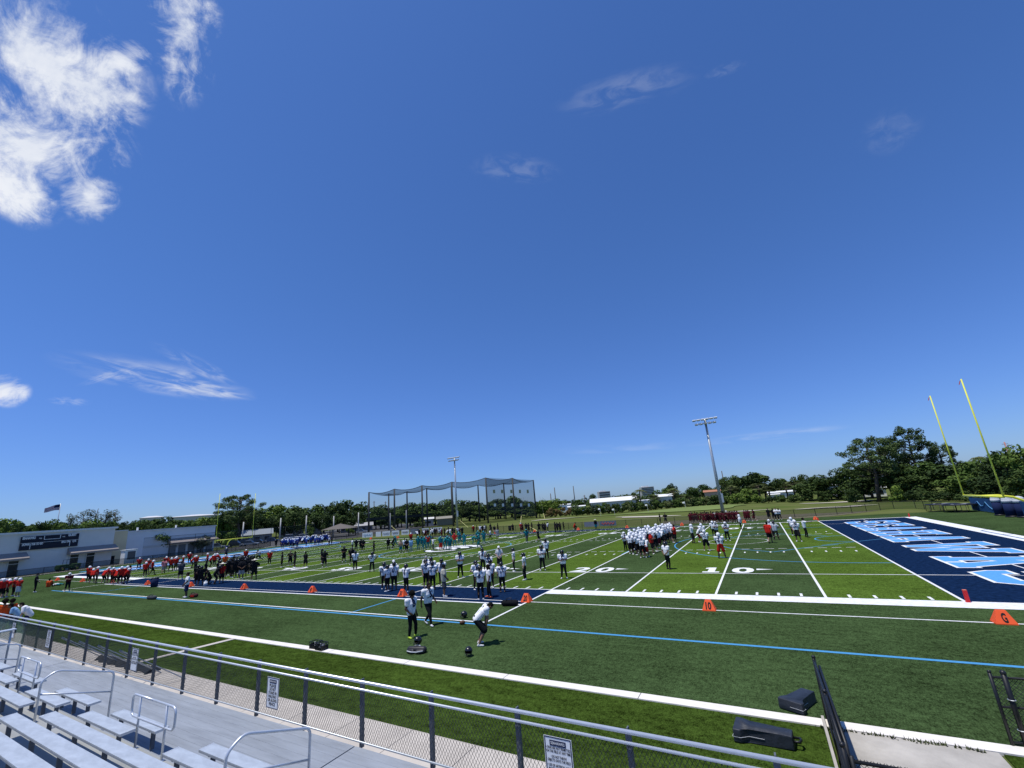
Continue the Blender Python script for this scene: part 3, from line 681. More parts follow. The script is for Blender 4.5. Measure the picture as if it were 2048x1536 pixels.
def pose(k):                                    # joints, +y is forward
    J = dict(pel=A(0, 0, .96), che=A(0, .0, 1.30), nec=A(0, -.01, 1.49), hea=A(0, .025, 1.645), fac=A(0, 1, 0))
    for s, n in ((-1, 'L'), (1, 'R')):
        J['sh'+n] = A(s*.185, -.01, 1.43); J['el'+n] = A(s*.25, -.035, 1.14); J['wr'+n] = A(s*.265, .05, .89)
        J['hi'+n] = A(s*.09, 0, .92); J['kn'+n] = A(s*.115, .03, .50); J['an'+n] = A(s*.13, -.02, .085); J['fo'+n] = A(s*.25, 1, 0)
    def st(**q):
        for a, b_ in q.items(): J[a] = A(*b_)
    if k == 'stance': st(knL=(-.17, .06, .5), knR=(.17, .06, .5), anL=(-.22, -.02, .085), anR=(.22, -.02, .085), elL=(-.27, .0, 1.16), elR=(.27, .0, 1.16), wrL=(-.19, .15, 1.0), wrR=(.19, .15, 1.0))
    if k == 'shift': st(pel=(.03, 0, .95), che=(.0, .02, 1.30), hea=(-.02, .04, 1.64), knL=(-.16, .09, .51), anL=(-.21, .03, .085), knR=(.10, .02, .5), elR=(.30, -.05, 1.16), wrR=(.22, .1, 1.0))
    if k == 'hips': st(elL=(-.41, -.07, 1.2), elR=(.41, -.07, 1.2), wrL=(-.19, .05, 1.06), wrR=(.19, .05, 1.06), anL=(-.19, -.02, .085), anR=(.19, -.02, .085), knL=(-.15, .03, .5), knR=(.15, .03, .5))
    if k == 'cross': st(elL=(-.26, .09, 1.17), elR=(.26, .09, 1.17), wrL=(.06, .20, 1.24), wrR=(-.07, .23, 1.19), anL=(-.17, 0, .085), anR=(.17, 0, .085))
    if k == 'walk': st(knR=(.10, .22, .53), anR=(.10, .30, .10), knL=(-.09, .02, .50), anL=(-.10, -.33, .15), elL=(-.25, .06, 1.16), wrL=(-.23, .26, .98), elR=(.25, -.16, 1.17), wrR=(.25, -.17, .90), che=(0, .04, 1.3), nec=(0, .04, 1.49), hea=(0, .08, 1.64), foL=(0, 1, -.5))
    if k == 'run': st(pel=(0, 0, .93), knR=(.10, .36, .68), anR=(.10, .28, .24), knL=(-.09, -.10, .50), anL=(-.10, -.48, .28), elL=(-.27, .12, 1.18), wrL=(-.18, .34, 1.26), elR=(.27, -.24, 1.2), wrR=(.25, -.12, .96), che=(0, .12, 1.27), nec=(0, .17, 1.45), hea=(0, .24, 1.59), shL=(-.185, .15, 1.40), shR=(.185, .12, 1.40), foL=(0, 1, -1.2))
    if k == 'bend': st(pel=(0, -.16, .86), che=(0, .12, 1.10), nec=(0, .26, 1.24), hea=(0, .40, 1.25), fac=(0, .8, -.6), shL=(-.18, .22, 1.19), shR=(.18, .22, 1.19), elL=(-.24, .26, .90), elR=(.24, .26, .90), wrL=(-.16, .20, .64), wrR=(.16, .20, .64), hiL=(-.09, -.14, .84), hiR=(.09, -.14, .84), knL=(-.17, .14, .49), knR=(.17, .14, .49), anL=(-.18, -.06, .085), anR=(.18, -.10, .085))
    if k == 'lean': st(pel=(0, -.10, .90), che=(0, .10, 1.19), nec=(0, .21, 1.36), hea=(0, .30, 1.47), fac=(0, .95, -.2), shL=(-.185, .18, 1.30), shR=(.185, .18, 1.30), elL=(-.27, .20, 1.02), elR=(.27, .20, 1.02), wrL=(-.20, .30, .82), wrR=(.20, .30, .82), hiL=(-.09, -.08, .87), hiR=(.09, -.08, .87), knL=(-.16, .12, .50), knR=(.16, .12, .50), anL=(-.20, -.05, .085), anR=(.20, -.05, .085))
    if k == 'touch': st(pel=(0, -.12, .86), che=(0, .18, .95), nec=(0, .34, .86), hea=(0, .42, .74), fac=(0, .2, -1), shL=(-.18, .30, .87), shR=(.18, .30, .87), elL=(-.2, .36, .58), elR=(.2, .36, .58), wrL=(-.16, .36, .32), wrR=(.16, .36, .32), hiL=(-.09, -.12, .84), hiR=(.09, -.12, .84), anL=(-.2, -.05, .085), anR=(.2, -.05, .085), knL=(-.16, .02, .48), knR=(.16, .02, .48))
    if k == 'kneel': st(pel=(0, -.08, .52), che=(0, .08, .86), nec=(0, .14, 1.05), hea=(0, .22, 1.17), shL=(-.185, .11, 1.0), shR=(.185, .11, 1.0), elL=(-.25, .2, .74), elR=(.25, .2, .74), wrL=(-.12, .38, .58), wrR=(.12, .38, .56), hiL=(-.09, -.06, .5), hiR=(.09, -.06, .5), knL=(-.14, .36, .50), anL=(-.14, .30, .085), knR=(.14, .20, .09), anR=(.14, -.22, .11), foR=(0, .3, -1))
    if k == 'sit': st(pel=(0, -.05, .18), che=(0, -.02, .50), nec=(0, .03, .70), hea=(0, .08, .83), shL=(-.185, .0, .65), shR=(.185, .0, .65), elL=(-.26, .12, .42), elR=(.26, .12, .42), wrL=(-.18, .36, .40), wrR=(.18, .36, .40), hiL=(-.09, 0, .15), hiR=(.09, 0, .15), knL=(-.2, .36, .38), knR=(.2, .36, .38), anL=(-.17, .62, .085), anR=(.17, .62, .085))
    if k == 'point': st(elR=(.32, .26, 1.38), wrR=(.34, .52, 1.40), anL=(-.15, -.06, .085), anR=(.15, .08, .085), knR=(.13, .08, .5))
    if k == 'hold': st(elL=(-.28, .04, 1.17), elR=(.28, .04, 1.17), wrL=(-.13, .26, 1.22), wrR=(.13, .26, 1.18), anL=(-.17, 0, .085), anR=(.17, .04, .085))
    if k == 'behind': st(elL=(-.3, -.10, 1.18), elR=(.3, -.10, 1.18), wrL=(-.08, -.19, 1.02), wrR=(.08, -.2, .99))
    if k == 'clasp': st(elL=(-.29, .04, 1.17), elR=(.29, .04, 1.17), wrL=(-.06, .21, .95), wrR=(.06, .21, .92), anL=(-.19, 0, .085), anR=(.19, .0, .085))
    if k == 'raise': st(elR=(.3, .08, 1.66), wrR=(.22, .12, 1.92), elL=(-.30, .1, 1.2), wrL=(-.22, .3, 1.2))
    if k == 'lie':
        for a in list(J):
            if a in ('fac',) or a[:2] == 'fo': J[a] = A(J[a][0], J[a][2], J[a][1]); continue
            x, y, z = J[a]; J[a] = A(x*(1.25 if a[:2] in ('wr', 'an', 'kn') else 1), z-.9, .13+.6*y)
    return J
_JC = {}
def joints(k):
    if k not in _JC: _JC[k] = pose(k)
    return _JC[k]
def unit(v): return v/(np.linalg.norm(v)+1e-9)
def body_caps(k):
    J = joints(k); c = []; up = unit(J['nec']-J['che']); rt = unit(J['shR']-J['shL']); bk = unit(np.cross(rt, up))
    lat = unit(J['hiR']-J['hiL'])
    for s in (-1, 1):
        c.append((J['pel']+lat*s*.075, .105, J['che']+rt*s*.075, .115)); c.append((J['che']+rt*s*.08, .12, J['nec']-up*.12+rt*s*.09, .095))
    c.append((J['nec']-up*.06, .065, J['hea']-unit(J['hea']-J['nec'])*.05, .056))
    f = unit(J['fac']); hu = unit(J['hea']-J['nec']); hu = unit(hu-f*hu.dot(f)+hu*.3); hs = unit(np.cross(f, hu)); h = J['hea']
    c += [(h+hu*.035-f*.018, .094, h+hu*.03+f*.012, .088), (h-hu*.05+f*.03, .066, h-hu*.075+f*.05, .048), (h-hu*.0+f*.092, .012, h-hu*.028+f*.108, .017), (h+hu*.03+f*.088-hs*.04, .014, h+hu*.03+f*.088+hs*.04, .014), (h-hu*.062+f*.082-hs*.018, .012, h-hu*.062+f*.082+hs*.018, .012)]
    for s in (-1, 1): c.append((h+hs*s*.088-f*.005+hu*.01, .017, h+hs*s*.088-f*.005-hu*.025, .013))
    for n, s in (('L', -1), ('R', 1)):
        sh, el, wr = J['sh'+n], J['el'+n], J['wr'+n]
        c += [(J['nec']-up*.07+rt*s*.06, .06, sh, .068), (sh, .064, el, .046), (el, .046, wr, .031)]
        d = unit(wr-el); out_ = rt*s; pn = unit(np.cross(d, np.cross(out_, d)))     # palm side faces the thigh
        side = unit(np.cross(d, pn)); fwd = side if side[1] > 0 else -side
        p0 = wr+d*.02; c += [(wr, .028, p0+fwd*.015, .026), (p0-fwd*.022, .020, p0+d*.065-fwd*.028, .016), (p0+fwd*.022, .021, p0+d*.065+fwd*.026, .017), (p0, .020, p0+d*.065, .018)]
        for i, (o_, L_) in enumerate(((.031, .070), (.0105, .080), (-.0105, .074), (-.031, .058))):
            b0 = p0+d*.072+fwd*o_; b1 = b0+d*L_*.5-pn*.010; b2 = b1+d*L_*.38-pn*.026
            c += [(b0, .0098, b1, .009), (b1, .009, b2, .0078)]
        t0 = p0+fwd*.028+d*.005; t1 = t0+fwd*.028+d*.035-pn*.012; t2 = t1+d*.032-pn*.012; c += [(t0, .012, t1, .0105), (t1, .0105, t2, .009)]
        hi, kn, an = J['hi'+n], J['kn'+n], J['an'+n]; t = kn-hi
        c += [(hi, .096, hi+t*.45, .09), (hi+t*.45, .09, kn, .062)]; t = an-kn; q = unit(np.cross(t, lat)); q = q if q[1] < 0 else -q
        c += [(kn, .06, kn+t*.35+q*.012, .064), (kn+t*.35+q*.012, .064, an, .040)]
        fd = unit(J['fo'+n]); c += [(an-A(0, 0, .03)-fd*.035, .036, an-A(0, 0, .045)+fd*.14, .028)]
    return c
def torso_caps(k, g, pad):
    J = joints(k); c = []; up = unit(J['nec']-J['che']); rt = unit(J['shR']-J['shL']); lat = unit(J['hiR']-J['hiL']); dn = unit(J['pel']-J['che'])
    lo = J['pel']+dn*(-.02 if pad else .05)
    for s in (-1, 1):
        c.append((lo+lat*s*.083, .105+g, J['che']+rt*s*.092, .122+g)); c.append((J['che']+rt*s*.095, .126+g, J['nec']-up*.11+rt*s*.095, .10+g))
    for n, s in (('L', -1), ('R', 1)):
        sh, el = J['sh'+n], J['el'+n]
        if pad: c += [(J['nec']-up*.04+rt*s*.07, .085, sh+up*.03+rt*s*.055, .108), (sh+up*.01+rt*s*.05, .110, sh+(el-sh)*.42+rt*s*.022, .084)]
        else: c += [(J['nec']-up*.07+rt*s*.06, .066+g, sh, .073+g*.5), (sh, .072+g*.5, sh+(el-sh)*.68, .064+g*.5)]
    return c
def leg_caps(k, frac, g, loose=0.):
    J = joints(k); c = []; lat = unit(J['hiR']-J['hiL']); upv = unit(J['che']-J['pel'])
    for s in (-1, 1): c.append((J['pel']+lat*s*.075+upv*.05, .106+g, J['hi'+('L' if s < 0 else 'R')], .10+g))
    for n in 'LR':
        hi, kn, an = J['hi'+n], J['kn'+n], J['an'+n]; t = kn-hi
        if frac <= 1: c += [(hi, .095+g, hi+t*frac, .082+g+loose)]
        else:
            c += [(hi, .098+g, hi+t*.45, .094+g), (hi+t*.45, .094+g, kn, .066+g)]; t2 = an-kn; e = frac-1
            c += [(kn, .066+g, kn+t2*min(e, .35), .068+g)]
            if e > .35: c += [(kn+t2*.35, .068+g, kn+t2*e, .043+g)]
    return c
def shoe_caps(k, n):
    J = joints(k); an = J['an'+n]; fd = unit(J['fo'+n]); zl = A(0, 0, .042) if abs(fd[2]) < .3 else A(0, 0, .03)
    sd_ = unit(np.cross(fd, A(0, 0, 1)+1e-3))
    return [(an, .043, an-zl-fd*.03, .042), (an-zl-fd*.035, .043, an-zl+fd*.06+A(0, 0, -.004), .042), (an-zl+fd*.06-sd_*.012, .036, an-zl+fd*.155-A(0, 0, .01)-sd_*.008, .030), (an-zl+fd*.06+sd_*.012, .036, an-zl+fd*.145-A(0, 0, .01)+sd_*.01, .030)]
def sock_caps(k, n):
    J = joints(k); t = J['kn'+n]-J['an'+n]; return [(J['an'+n], .044, J['an'+n]+t*.6, .070)]
_GC = {}
def garment(k, part):
    key = (k, part)
    if key in _GC: return _GC[key]
    if part == 'body': m = blend('body', body_caps(k), .0072, 2)
    elif part == 'jersey': m = blend('jersey', torso_caps(k, .016, True), .014, 3)
    elif part == 'shirt': m = blend('shirt', torso_caps(k, .018, False), .014, 3)
    elif part == 'big_shirt': m = blend('shirt', torso_caps(k, .05, False), .015, 4)
    elif part == 'shorts': m = blend('shorts', leg_caps(k, .92, .020, .022), .014, 3)
    elif part == 'pants': m = blend('pants', leg_caps(k, 1.22, .008), .013, 2)
    elif part == 'tights': m = blend('pants', leg_caps(k, 1.93, .006), .012, 2)
    elif part in ('shoeL', 'shoeR'): m = blend('shoe', shoe_caps(k, part[-1]), .011, 2)
    elif part in ('sockL', 'sockR'): m = blend('sock', sock_caps(k, part[-1]), .012, 2)
    else: m = HEADG[part](k)
    m.materials.append(WHITE); _GC[key] = m; return m
def head_frame(k):
    J = joints(k); f = unit(J['fac']); hu = unit(J['hea']-J['nec']); hu = unit(hu-f*hu.dot(f)+hu*.3); return J['hea'], f, hu, unit(np.cross(f, hu))
def to_head(k, mb, name, smooth=True):
    h, f, hu, hs = head_frame(k); mb.v = [tuple(h+hs*x+f*y+hu*z) for x, y, z in mb.v]; return mb.mesh(name, smooth)
def g_helmet(k):
    mb = MB(); nu, nv = 20, 14; pts = {}; idx = {}
    def P(i, j):
        t = math.pi*.80*i/nv; p = 2*math.pi*j/nu; r = .152; low = max(0, (t-1.6)/.9)
        return (r*.90*math.sin(t)*math.sin(p)*(1-.10*low), r*1.08*math.sin(t)*math.cos(p)-.012, .028+r*1.02*math.cos(t))
    V = [P(i, j) for i in range(nv+1) for j in range(nu)]; F = []
    for i in range(nv):
        for j in range(nu):
            p = 2*math.pi*(j+.5)/nu; t = math.pi*.80*(i+.5)/nv; front = abs(((p+math.pi) % (2*math.pi))-math.pi)
            if front < .98 and t > 1.28: continue
            F.append((i*nu+j, (i+1)*nu+j, (i+1)*nu+(j+1) % nu, i*nu+(j+1) % nu))
    mb.add(V, F); V2 = [(x*.93, y*.93, z*.93) for x, y, z in V]; mb.add(V2, [tuple(reversed(f_)) for f_ in F]); return to_head(k, mb, 'helmet')
def g_mask(k):
    mb = MB()
    for z, y in ((-.01, .15), (-.045, .165), (-.08, .155)):
        mb.path([(.135*math.sin(a), .02+(y-.0)*math.cos(a), z) for a in [-1.35+.27*i for i in range(11)]], .0062, 5)
    for s in (-.035, .035): mb.path([(s, .165, .0), (s, .182, -.045), (s, .168, -.085)], .0062, 5)
    return to_head(k, mb, 'facemask')
def g_hair(k):
    mb = MB(); mb.ball((0, -.018, .045), .106, 14, 9, sc=(.93, 1.02, .95)); mb.ball((0, -.05, -.005), .085, 12, 8, sc=(1, .8, 1)); return to_head(k, mb, 'hair')
def g_afro(k):
    mb = MB(); random.seed(4); mb.ball((0, -.02, .06), .135, 14, 10)
    for i in range(60):
        a = random.uniform(0, 6.28); e = random.uniform(-.2, 1.5); r = .125; mb.ball((r*math.cos(e)*math.cos(a), -.02+r*math.cos(e)*math.sin(a)*.95-.01, .06+r*math.sin(e)), .028, 6, 4)
    return to_head(k, mb, 'hair')
def g_dreads(k):
    mb = MB(); random.seed(6); mb.ball((0, -.018, .045), .110, 12, 8)
    for i in range(22):
        a = math.pi+math.pi*1.45*(i/21-.5)+math.pi/2*0; x = .10*math.sin(a); y = .10*math.cos(a)-.01
        mb.path([(x*.7, y*.7, .09), (x*1.08, y*1.08, .02), (x*1.15, y*1.1, -.10), (x*1.2, y*1.15, -.20+random.uniform(-.03, .03))], .017, 5)
    return to_head(k, mb, 'hair')
def g_cap(k):
    mb = MB(); mb.ball((0, -.012, .05), .112, 14, 8, sc=(.95, 1.04, .92)); n = 12
    top = [(.085*math.sin(-1.2+2.4*i/n), .085*math.cos(-1.2+2.4*i/n), .055) for i in range(n+1)]; far_ = [(.105*math.sin(-1.2+2.4*i/n), .06+.125*math.cos(-1.2+2.4*i/n), .04) for i in range(n+1)]
    lo = [(x, y, z-.012) for x, y, z in far_]; lo2 = [(x, y, z-.012) for x, y, z in top]
    mb.add(top+far_+lo2+lo, [(i, i+1, n+2+i, n+1+i) for i in range(n)]+[(2*n+2+i, 3*n+3+i, 3*n+4+i, 2*n+3+i) for i in range(n)]+[(n+1+i, n+2+i, 3*n+4+i, 3*n+3+i) for i in range(n)]); return to_head(k, mb, 'cap')
def g_hat(k):
    mb = MB(); n = 24; pr_ = [(0, .165), (.07, .16), (.095, .13), (.105, .07), (.12, .055), (.22, .05), (.30, .062), (.30, .052), (.20, .035), (.10, .045)]; V = []
    for r, z in pr_:
        for j in range(n): a = 2*math.pi*j/n; V.append((r*math.sin(a), r*math.cos(a)*1.02-.01, z+.02))
    mb.add(V, [(i*n+j, i*n+(j+1) % n, (i+1)*n+(j+1) % n, (i+1)*n+j) for i in range(len(pr_)-1) for j in range(n)]); return to_head(k, mb, 'hat')
HEADG = dict(helmet=g_helmet, facemask=g_mask, hair=g_hair, afro=g_afro, dreads=g_dreads, cap=g_cap, hat=g_hat)
PARTN = dict(afro='hair', dreads='hair', big_shirt='shirt', tights='pants', shoeL='shoe', shoeR='shoe', sockL='sock', sockR='sock')
def cloth(name, c): return mat('cloth_'+name, c, .9, spec=.08, var=.12, vscale=9)
CL = dict(white=cloth('white', (.80, .80, .82)), black=cloth('black', (.011, .012, .015)), red=cloth('red', (.46, .022, .016)), maroon=cloth('maroon', (.085, .012, .018)), teal=cloth('teal', (.012, .17, .19)),
          ltblue=cloth('ltblue', (.22, .40, .60)), royal=cloth('royal', (.022, .05, .24)), navy=cloth('navy', (.016, .025, .075)), grey=cloth('grey', (.30, .31, .33)), dkgrey=cloth('dkgrey', (.06, .065, .075)), khaki=cloth('khaki', (.42, .40, .34)),
          orange=cloth('orange', (.62, .085, .02)), tan=cloth('tan', (.38, .27, .19)), pink=cloth('pink', (.55, .2, .22)), silver=cloth('silver', (.50, .52, .55)), lime=cloth('lime', (.55, .72, .06)), straw=cloth('straw', (.70, .66, .55)))
HEL = {n: mat('helmet_'+n, c, .25, 0, .5) for n, c in dict(white=(.74, .75, .78), black=(.012, .012, .014), teal=(.015, .20, .22), red=(.4, .02, .02), silver=(.6, .62, .65)).items()}
SKIN = [mat('skin_%d' % i, c, .55, spec=.3, var=.06, vscale=7) for i, c in enumerate(((.085, .045, .027), (.135, .072, .043), (.24, .135, .085), (.40, .25, .18)))]
HAIR = mat('hair_black', (.008, .007, .006), .9, spec=.1)
SHOE = dict(white=mat('shoe_white', (.70, .70, .70), .6), black=mat('shoe_black', (.014, .014, .015), .6), orange=mat('shoe_orange', (.70, .14, .06), .6), lime=mat('shoe_lime', (.50, .66, .05), .6))
def put(o, m):
    o.material_slots[0].link = 'OBJECT'; o.material_slots[0].material = m
def shrink(body, k, part, side):                 # a number laid onto the cloth
    me = garment(k, part); key = (k, part, 'bvh')
    if key not in _GC:
        co = [v.co.copy() for v in me.vertices]; _GC[key] = BVHTree.FromPolygons(co, [tuple(p.vertices) for p in me.polygons])
    bv = _GC[key]; J = joints(k); up = unit(J['nec']-J['che']); rt = unit(J['shR']-J['shL']); fw = unit(np.cross(up, rt)); s = 1 if side == 'front' else -1
    vs, fs = text_geo(body, .06, .86); bm = bmesh.new(); bvv = [bm.verts.new((x, y, 0)) for x, y in vs]
    for f_ in fs:
        try: bm.faces.new([bvv[i] for i in f_])
        except ValueError: pass
    bmesh.ops.triangulate(bm, faces=bm.faces[:]); h = .30; c = J['che']+up*(.03 if s > 0 else .01)
    V = []; ok = True
    for v in bm.verts:
        o_ = c+rt*s*v.co.x*h+up*(v.co.y-.5)*h+fw*s*.6; r = bv.ray_cast(Vector(o_), Vector(-fw*s))
        if r[0] is None: ok = False; break
        V.append(tuple(r[0]+Vector(fw*s)*.012))
    F = [tuple(v.index for v in f_.verts) for f_ in bm.faces] if ok else []
    bm.verts.index_update(); F = [tuple(v.index for v in f_.verts) for f_ in bm.faces] if ok else []
    bm.free(); m_ = MB()
    if ok: m_.add(V, F)
    return m_ if ok else None
KIT = dict(
 WB=dict(top=('jersey', 'white'), low=('pants', 'black'), head=('helmet', 'black'), desc='black-helmeted player in white'),
 WW=dict(top=('jersey', 'white'), low=('shorts', 'black'), head=('helmet', 'white'), desc='white-helmeted player in dark shorts'),
 WR=dict(top=('jersey', 'white'), low=('shorts', 'maroon'), head=('helmet', 'white'), desc='white-helmeted player in dark red shorts'),
 RW=dict(top=('jersey', 'red'), low=('pants', 'black'), head=('helmet', 'white'), desc='red player in white helmet'),
 BK=dict(top=('jersey', 'black'), low=('pants', 'black'), head=('helmet', 'black'), desc='player in black jersey'),
 BL=dict(top=('jersey', 'royal'), low=('shorts', 'navy'), head=('helmet', 'white'), desc='royal blue player'),
 TE=dict(top=('jersey', 'teal'), low=('tights', 'teal'), head=('helmet', 'teal'), desc='teal player'),
 MA=dict(top=('shirt', 'maroon'), low=('shorts', 'maroon'), head=('hair', 'black'), desc='person in maroon'),
 DK=dict(top=('shirt', 'black'), low=('shorts', 'black'), head=('hair', 'black'), desc='person in black shirt'),
 BC=dict(top=('big_shirt', 'black'), low=('shorts', 'black'), head=('cap', 'black'), desc='person in loose black shirt'),
 WT=dict(top=('shirt', 'white'), low=('tights', 'black'), head=('hair', 'black'), desc='person in white shirt'))
PEOPLE = []; rp = random.Random(77)
def person(x, y, kit, pose_='stand', face=None, label=None, group=None, num=None, numback=None, top=None, low=None, head=None, skin=None, sc=None, shoe=None, socks=None, desc=None, glab=None, z=0.):
    K = dict(KIT[kit]); K.update({a: b_ for a, b_ in (('top', top), ('low', low), ('head', head)) if b_}); desc = desc or K['desc']
    d = math.hypot(x-CAM[0], y-CAM[1]); toc = math.atan2(CAM[1]-y, CAM[0]-x)-math.pi/2
    F_ = {'c': toc, 'a': toc+math.pi, 'l': toc-math.pi/2, 'r': toc+math.pi/2, 'cl': toc-.75, 'cr': toc+.75, 'al': toc+math.pi+.75, 'ar': toc+math.pi-.75}
    yaw = (F_[face] if isinstance(face, str) else (rp.uniform(0, 6.28) if face is None else face))+rp.uniform(-.15, .15)
    s = sc or rp.uniform(.97, 1.06); t = thing('person', label or '', 'person', (x, y, z), yaw, group); t.scale = (s, s, s)
    sk = SKIN[skin if skin is not None else rp.choice((0, 0, 1, 1, 1, 2, 2, 3))]
    near = d < 62; mid_ = d < 95
    def add(part, m, parent=t):
        o = link(PARTN.get(part, part), garment(pose_, part), parent); put(o, m); return o
    add('body', sk); to = add(K['top'][0], CL[K['top'][1]]); add(K['low'][0], CL[K['low'][1]])
    hp, hc = K['head']
    if hp == 'helmet':
        ho = add('helmet', HEL[hc])
        if mid_: add('facemask', HEL['white' if hc in ('white', 'silver') else 'black'], ho)
    elif hp in ('cap', 'hat'): add(hp, CL[hc]); (add('hair', HAIR) if hp == 'hat' else None)
    else: add(hp, HAIR)
    if mid_:
        sm = SHOE[shoe or rp.choice(('white', 'white', 'white', 'black', 'black'))]
        add('shoeL', sm); add('shoeR', sm)
        if near or socks:
            if socks or (K['low'][0] == 'pants' and rp.random() < .7): sm = CL[socks or 'black']; add('sockL', sm); add('sockR', sm)
    for n_, sd_ in ((num, 'front'), (numback if numback is not None else num, 'back')):
        if n_:
            mb = shrink(n_, pose_, K['top'][0], sd_)
            if mb: mb.build('jersey_number', INKN if K['top'][1] == 'white' else WHITE, to)
    PEOPLE.append([t, glab, desc, pr((x, y, 0))[0], label]); return t
CR = dict(c1=(160, 1060, .09766), c2=(350, 1070, .09766), c3=(540, 1060, .078125), c4=(690, 1040, .078125), c5=(830, 1030, .078125), c6=(980, 1020, .078125), c7=(1220, 1010, .078125), c8=(1360, 1000, .078125), z6=(740, 1060, .15625), zR=(1200, 1010, .234375), zL=(0, 1030, .146484), z4=(1000, 900, .17578), k2=(440, 1176, .234375), px=(0, 0, 1))
def at(c, x, y):
    a, b_, s = CR[c]; g_ = gz(a+x*s, b_+y*s); return g_[0], g_[1]
def pm(c, x, y, kit, po='stand', face=None, **k): X, Y = at(c, x, y); return person(X, Y, kit, po, face, **k)

# ------------------------------------------------------------------ who stands where
# three white-shirted players on the near sideline
pm('z6', 535, 1380, 'WB', 'shift', 'cr', label='tall player with afro hair in white jersey, black tights and neon green shoes', num='8', low=('tights', 'black'), head=('afro', 'black'), shoe='lime', skin=0, sc=1.02)
pm('z6', 750, 1222, 'WB', 'walk', 'cr', label='bareheaded player walking in white jersey 21, white shoes, behind the one with afro hair', num='21', head=('hair', 'black'), shoe='white', skin=0, sc=1.04)
pm('z6', 1425, 1470, 'WB', 'bend', 'r', label='player in white jersey bending over with hands on knees near the blue line', num='7', head=('hair', 'black'), low=('shorts', 'black'), shoe='white', skin=2, sc=1.06)
# near group between the two orange 30 and 20 markers
G1 = 'left near group'; G2 = 'middle group on navy strip'; G3 = 'right near group'
for a in ((180, 760, 'WB', 'stand', 'a', '24'), (225, 788, 'WB', 'stand', 'al', '11'), (310, 772, 'WB', 'stand', 'a', '10'), (462, 797, 'WB', 'cross', 'ar', '3')):
    pm('z6', *a[:3], a[3], a[4], numback=a[5], group=G1, glab='in the '+G1)
pm('z6', 305, 705, 'WT', 'stand', 'c', head=('cap', 'white'), label='coach in white shirt and white cap behind the player numbered 10', low=('shorts', 'black'))
pm('z6', 715, 738, 'WB', 'stand', 'cr', num='25', group=G2, glab='in the '+G2); pm('z6', 790, 695, 'WB', 'stance', 'c', num='52', group=G2, glab='in the '+G2)
pm('z6', 805, 765, 'WB', 'stand', 'a', numback='75', group=G2, glab='in the '+G2); pm('z6', 920, 722, 'WB', 'shift', 'c', num='9', group=G2, glab='in the '+G2)
pm('z6', 725, 655, 'WT', 'stand', 'c', top=('big_shirt', 'white'), low=('shorts', 'black'), head=('cap', 'grey'), label='large coach in loose white shirt and grey cap behind the middle near group', skin=3)
pm('z6', 950, 852, 'WT', 'clasp', 'r', top=('big_shirt', 'khaki'), low=('shorts', 'dkgrey'), head=('cap', 'black'), label='heavy coach in pale khaki shirt and grey shorts holding a rolled paper', skin=1, shoe='white', sc=1.06)
pm('z6', 1160, 605, 'WB', 'cross', 'c', label='helmeted player in white jersey standing alone with arms folded between the near groups', num='15', low=('tights', 'black'), shoe='white', sc=1.06)
pm('z6', 1450, 522, 'WB', 'stand', 'c', num='6', group=G3, glab='in the '+G3); pm('z6', 1560, 742, 'WB', 'stand', 'cl', num='72', group=G3, glab='in the '+G3)
pm('z6', 1365, 762, 'WB', 'hips', 'cr', num='4', group=G3, glab='in the '+G3); pm('z6', 1422, 895, 'WB', 'stand', 'a', numback='16', group=G3, glab='in the '+G3, low=('tights', 'black'))
pm('z6', 1528, 620, 'WB', 'raise', 'c', num='55', group=G3, glab='in the '+G3)
pm('z6', 1535, 862, 'WT', 'point', 'l', top=('shirt', 'white'), head=('dreads', 'black'), label='man with dreadlocks in long white shirt and bright orange shoes pointing to the left', shoe='orange', skin=0, sc=1.03)
pm('z6', 1700, 797, 'WB', 'stand', 'a', label='helmeted player seen from behind in white jersey 27 at right of the near group', numback='27', low=('tights', 'black'), shoe='black')
pm('z6', 1665, 502, 'WT', 'clasp', 'c', top=('shirt', 'silver'), low=('shorts', 'black'), head=('cap', 'white'), label='coach in grey shirt, white cap and black shorts with hands clasped in front', skin=3, sc=1.06)
pm('z6', 1850, 532, 'WB', 'stand', 'l', label='player in white jersey facing left just right of the coach in white cap', num='18', low=('tights', 'black'), shoe='white')
pm('z6', 1992, 638, 'WB', 'shift', 'l', label='player in white facing left with one white shoe forward, left of the numeral 20', num='14', shoe='white', low=('tights', 'black'))
pm('px', 1086, 1141, 'WB', 'hold', 'c', label='player in white jersey with bare legs, hands held together, right of centre', num='7', shoe='white', skin=1)
pm('px', 1094, 1118.5, 'WB', 'stand', 'c', label='player in white standing just behind the one with bare legs, hands down', num='17', low=('tights', 'black'), shoe='black')
pm('px', 1129, 1157, 'WB', 'hold', 'c', label='player in white jersey 2 standing with legs apart at the left of the numeral 20', num='2', low=('tights', 'black'), shoe='white', sc=1.03)
pm('px', 1338, 1138.5, 'WB', 'behind', 'ar', label='player in white jersey and black helmet alone on the 15 yard line', low=('tights', 'black'), shoe='black', sc=1.02)
pm('c4', 258, 1278, 'WB', 'stand', 'a', label='player in white jersey standing on the far left white numeral 4', numback='1', low=('tights', 'black'), shoe='black')
pm('c4', 690, 1322, 'WB', 'hips', 'c', label='player in white jersey with arms held away from body left of the 30 yard group', num='20', low=('tights', 'black'), shoe='black')
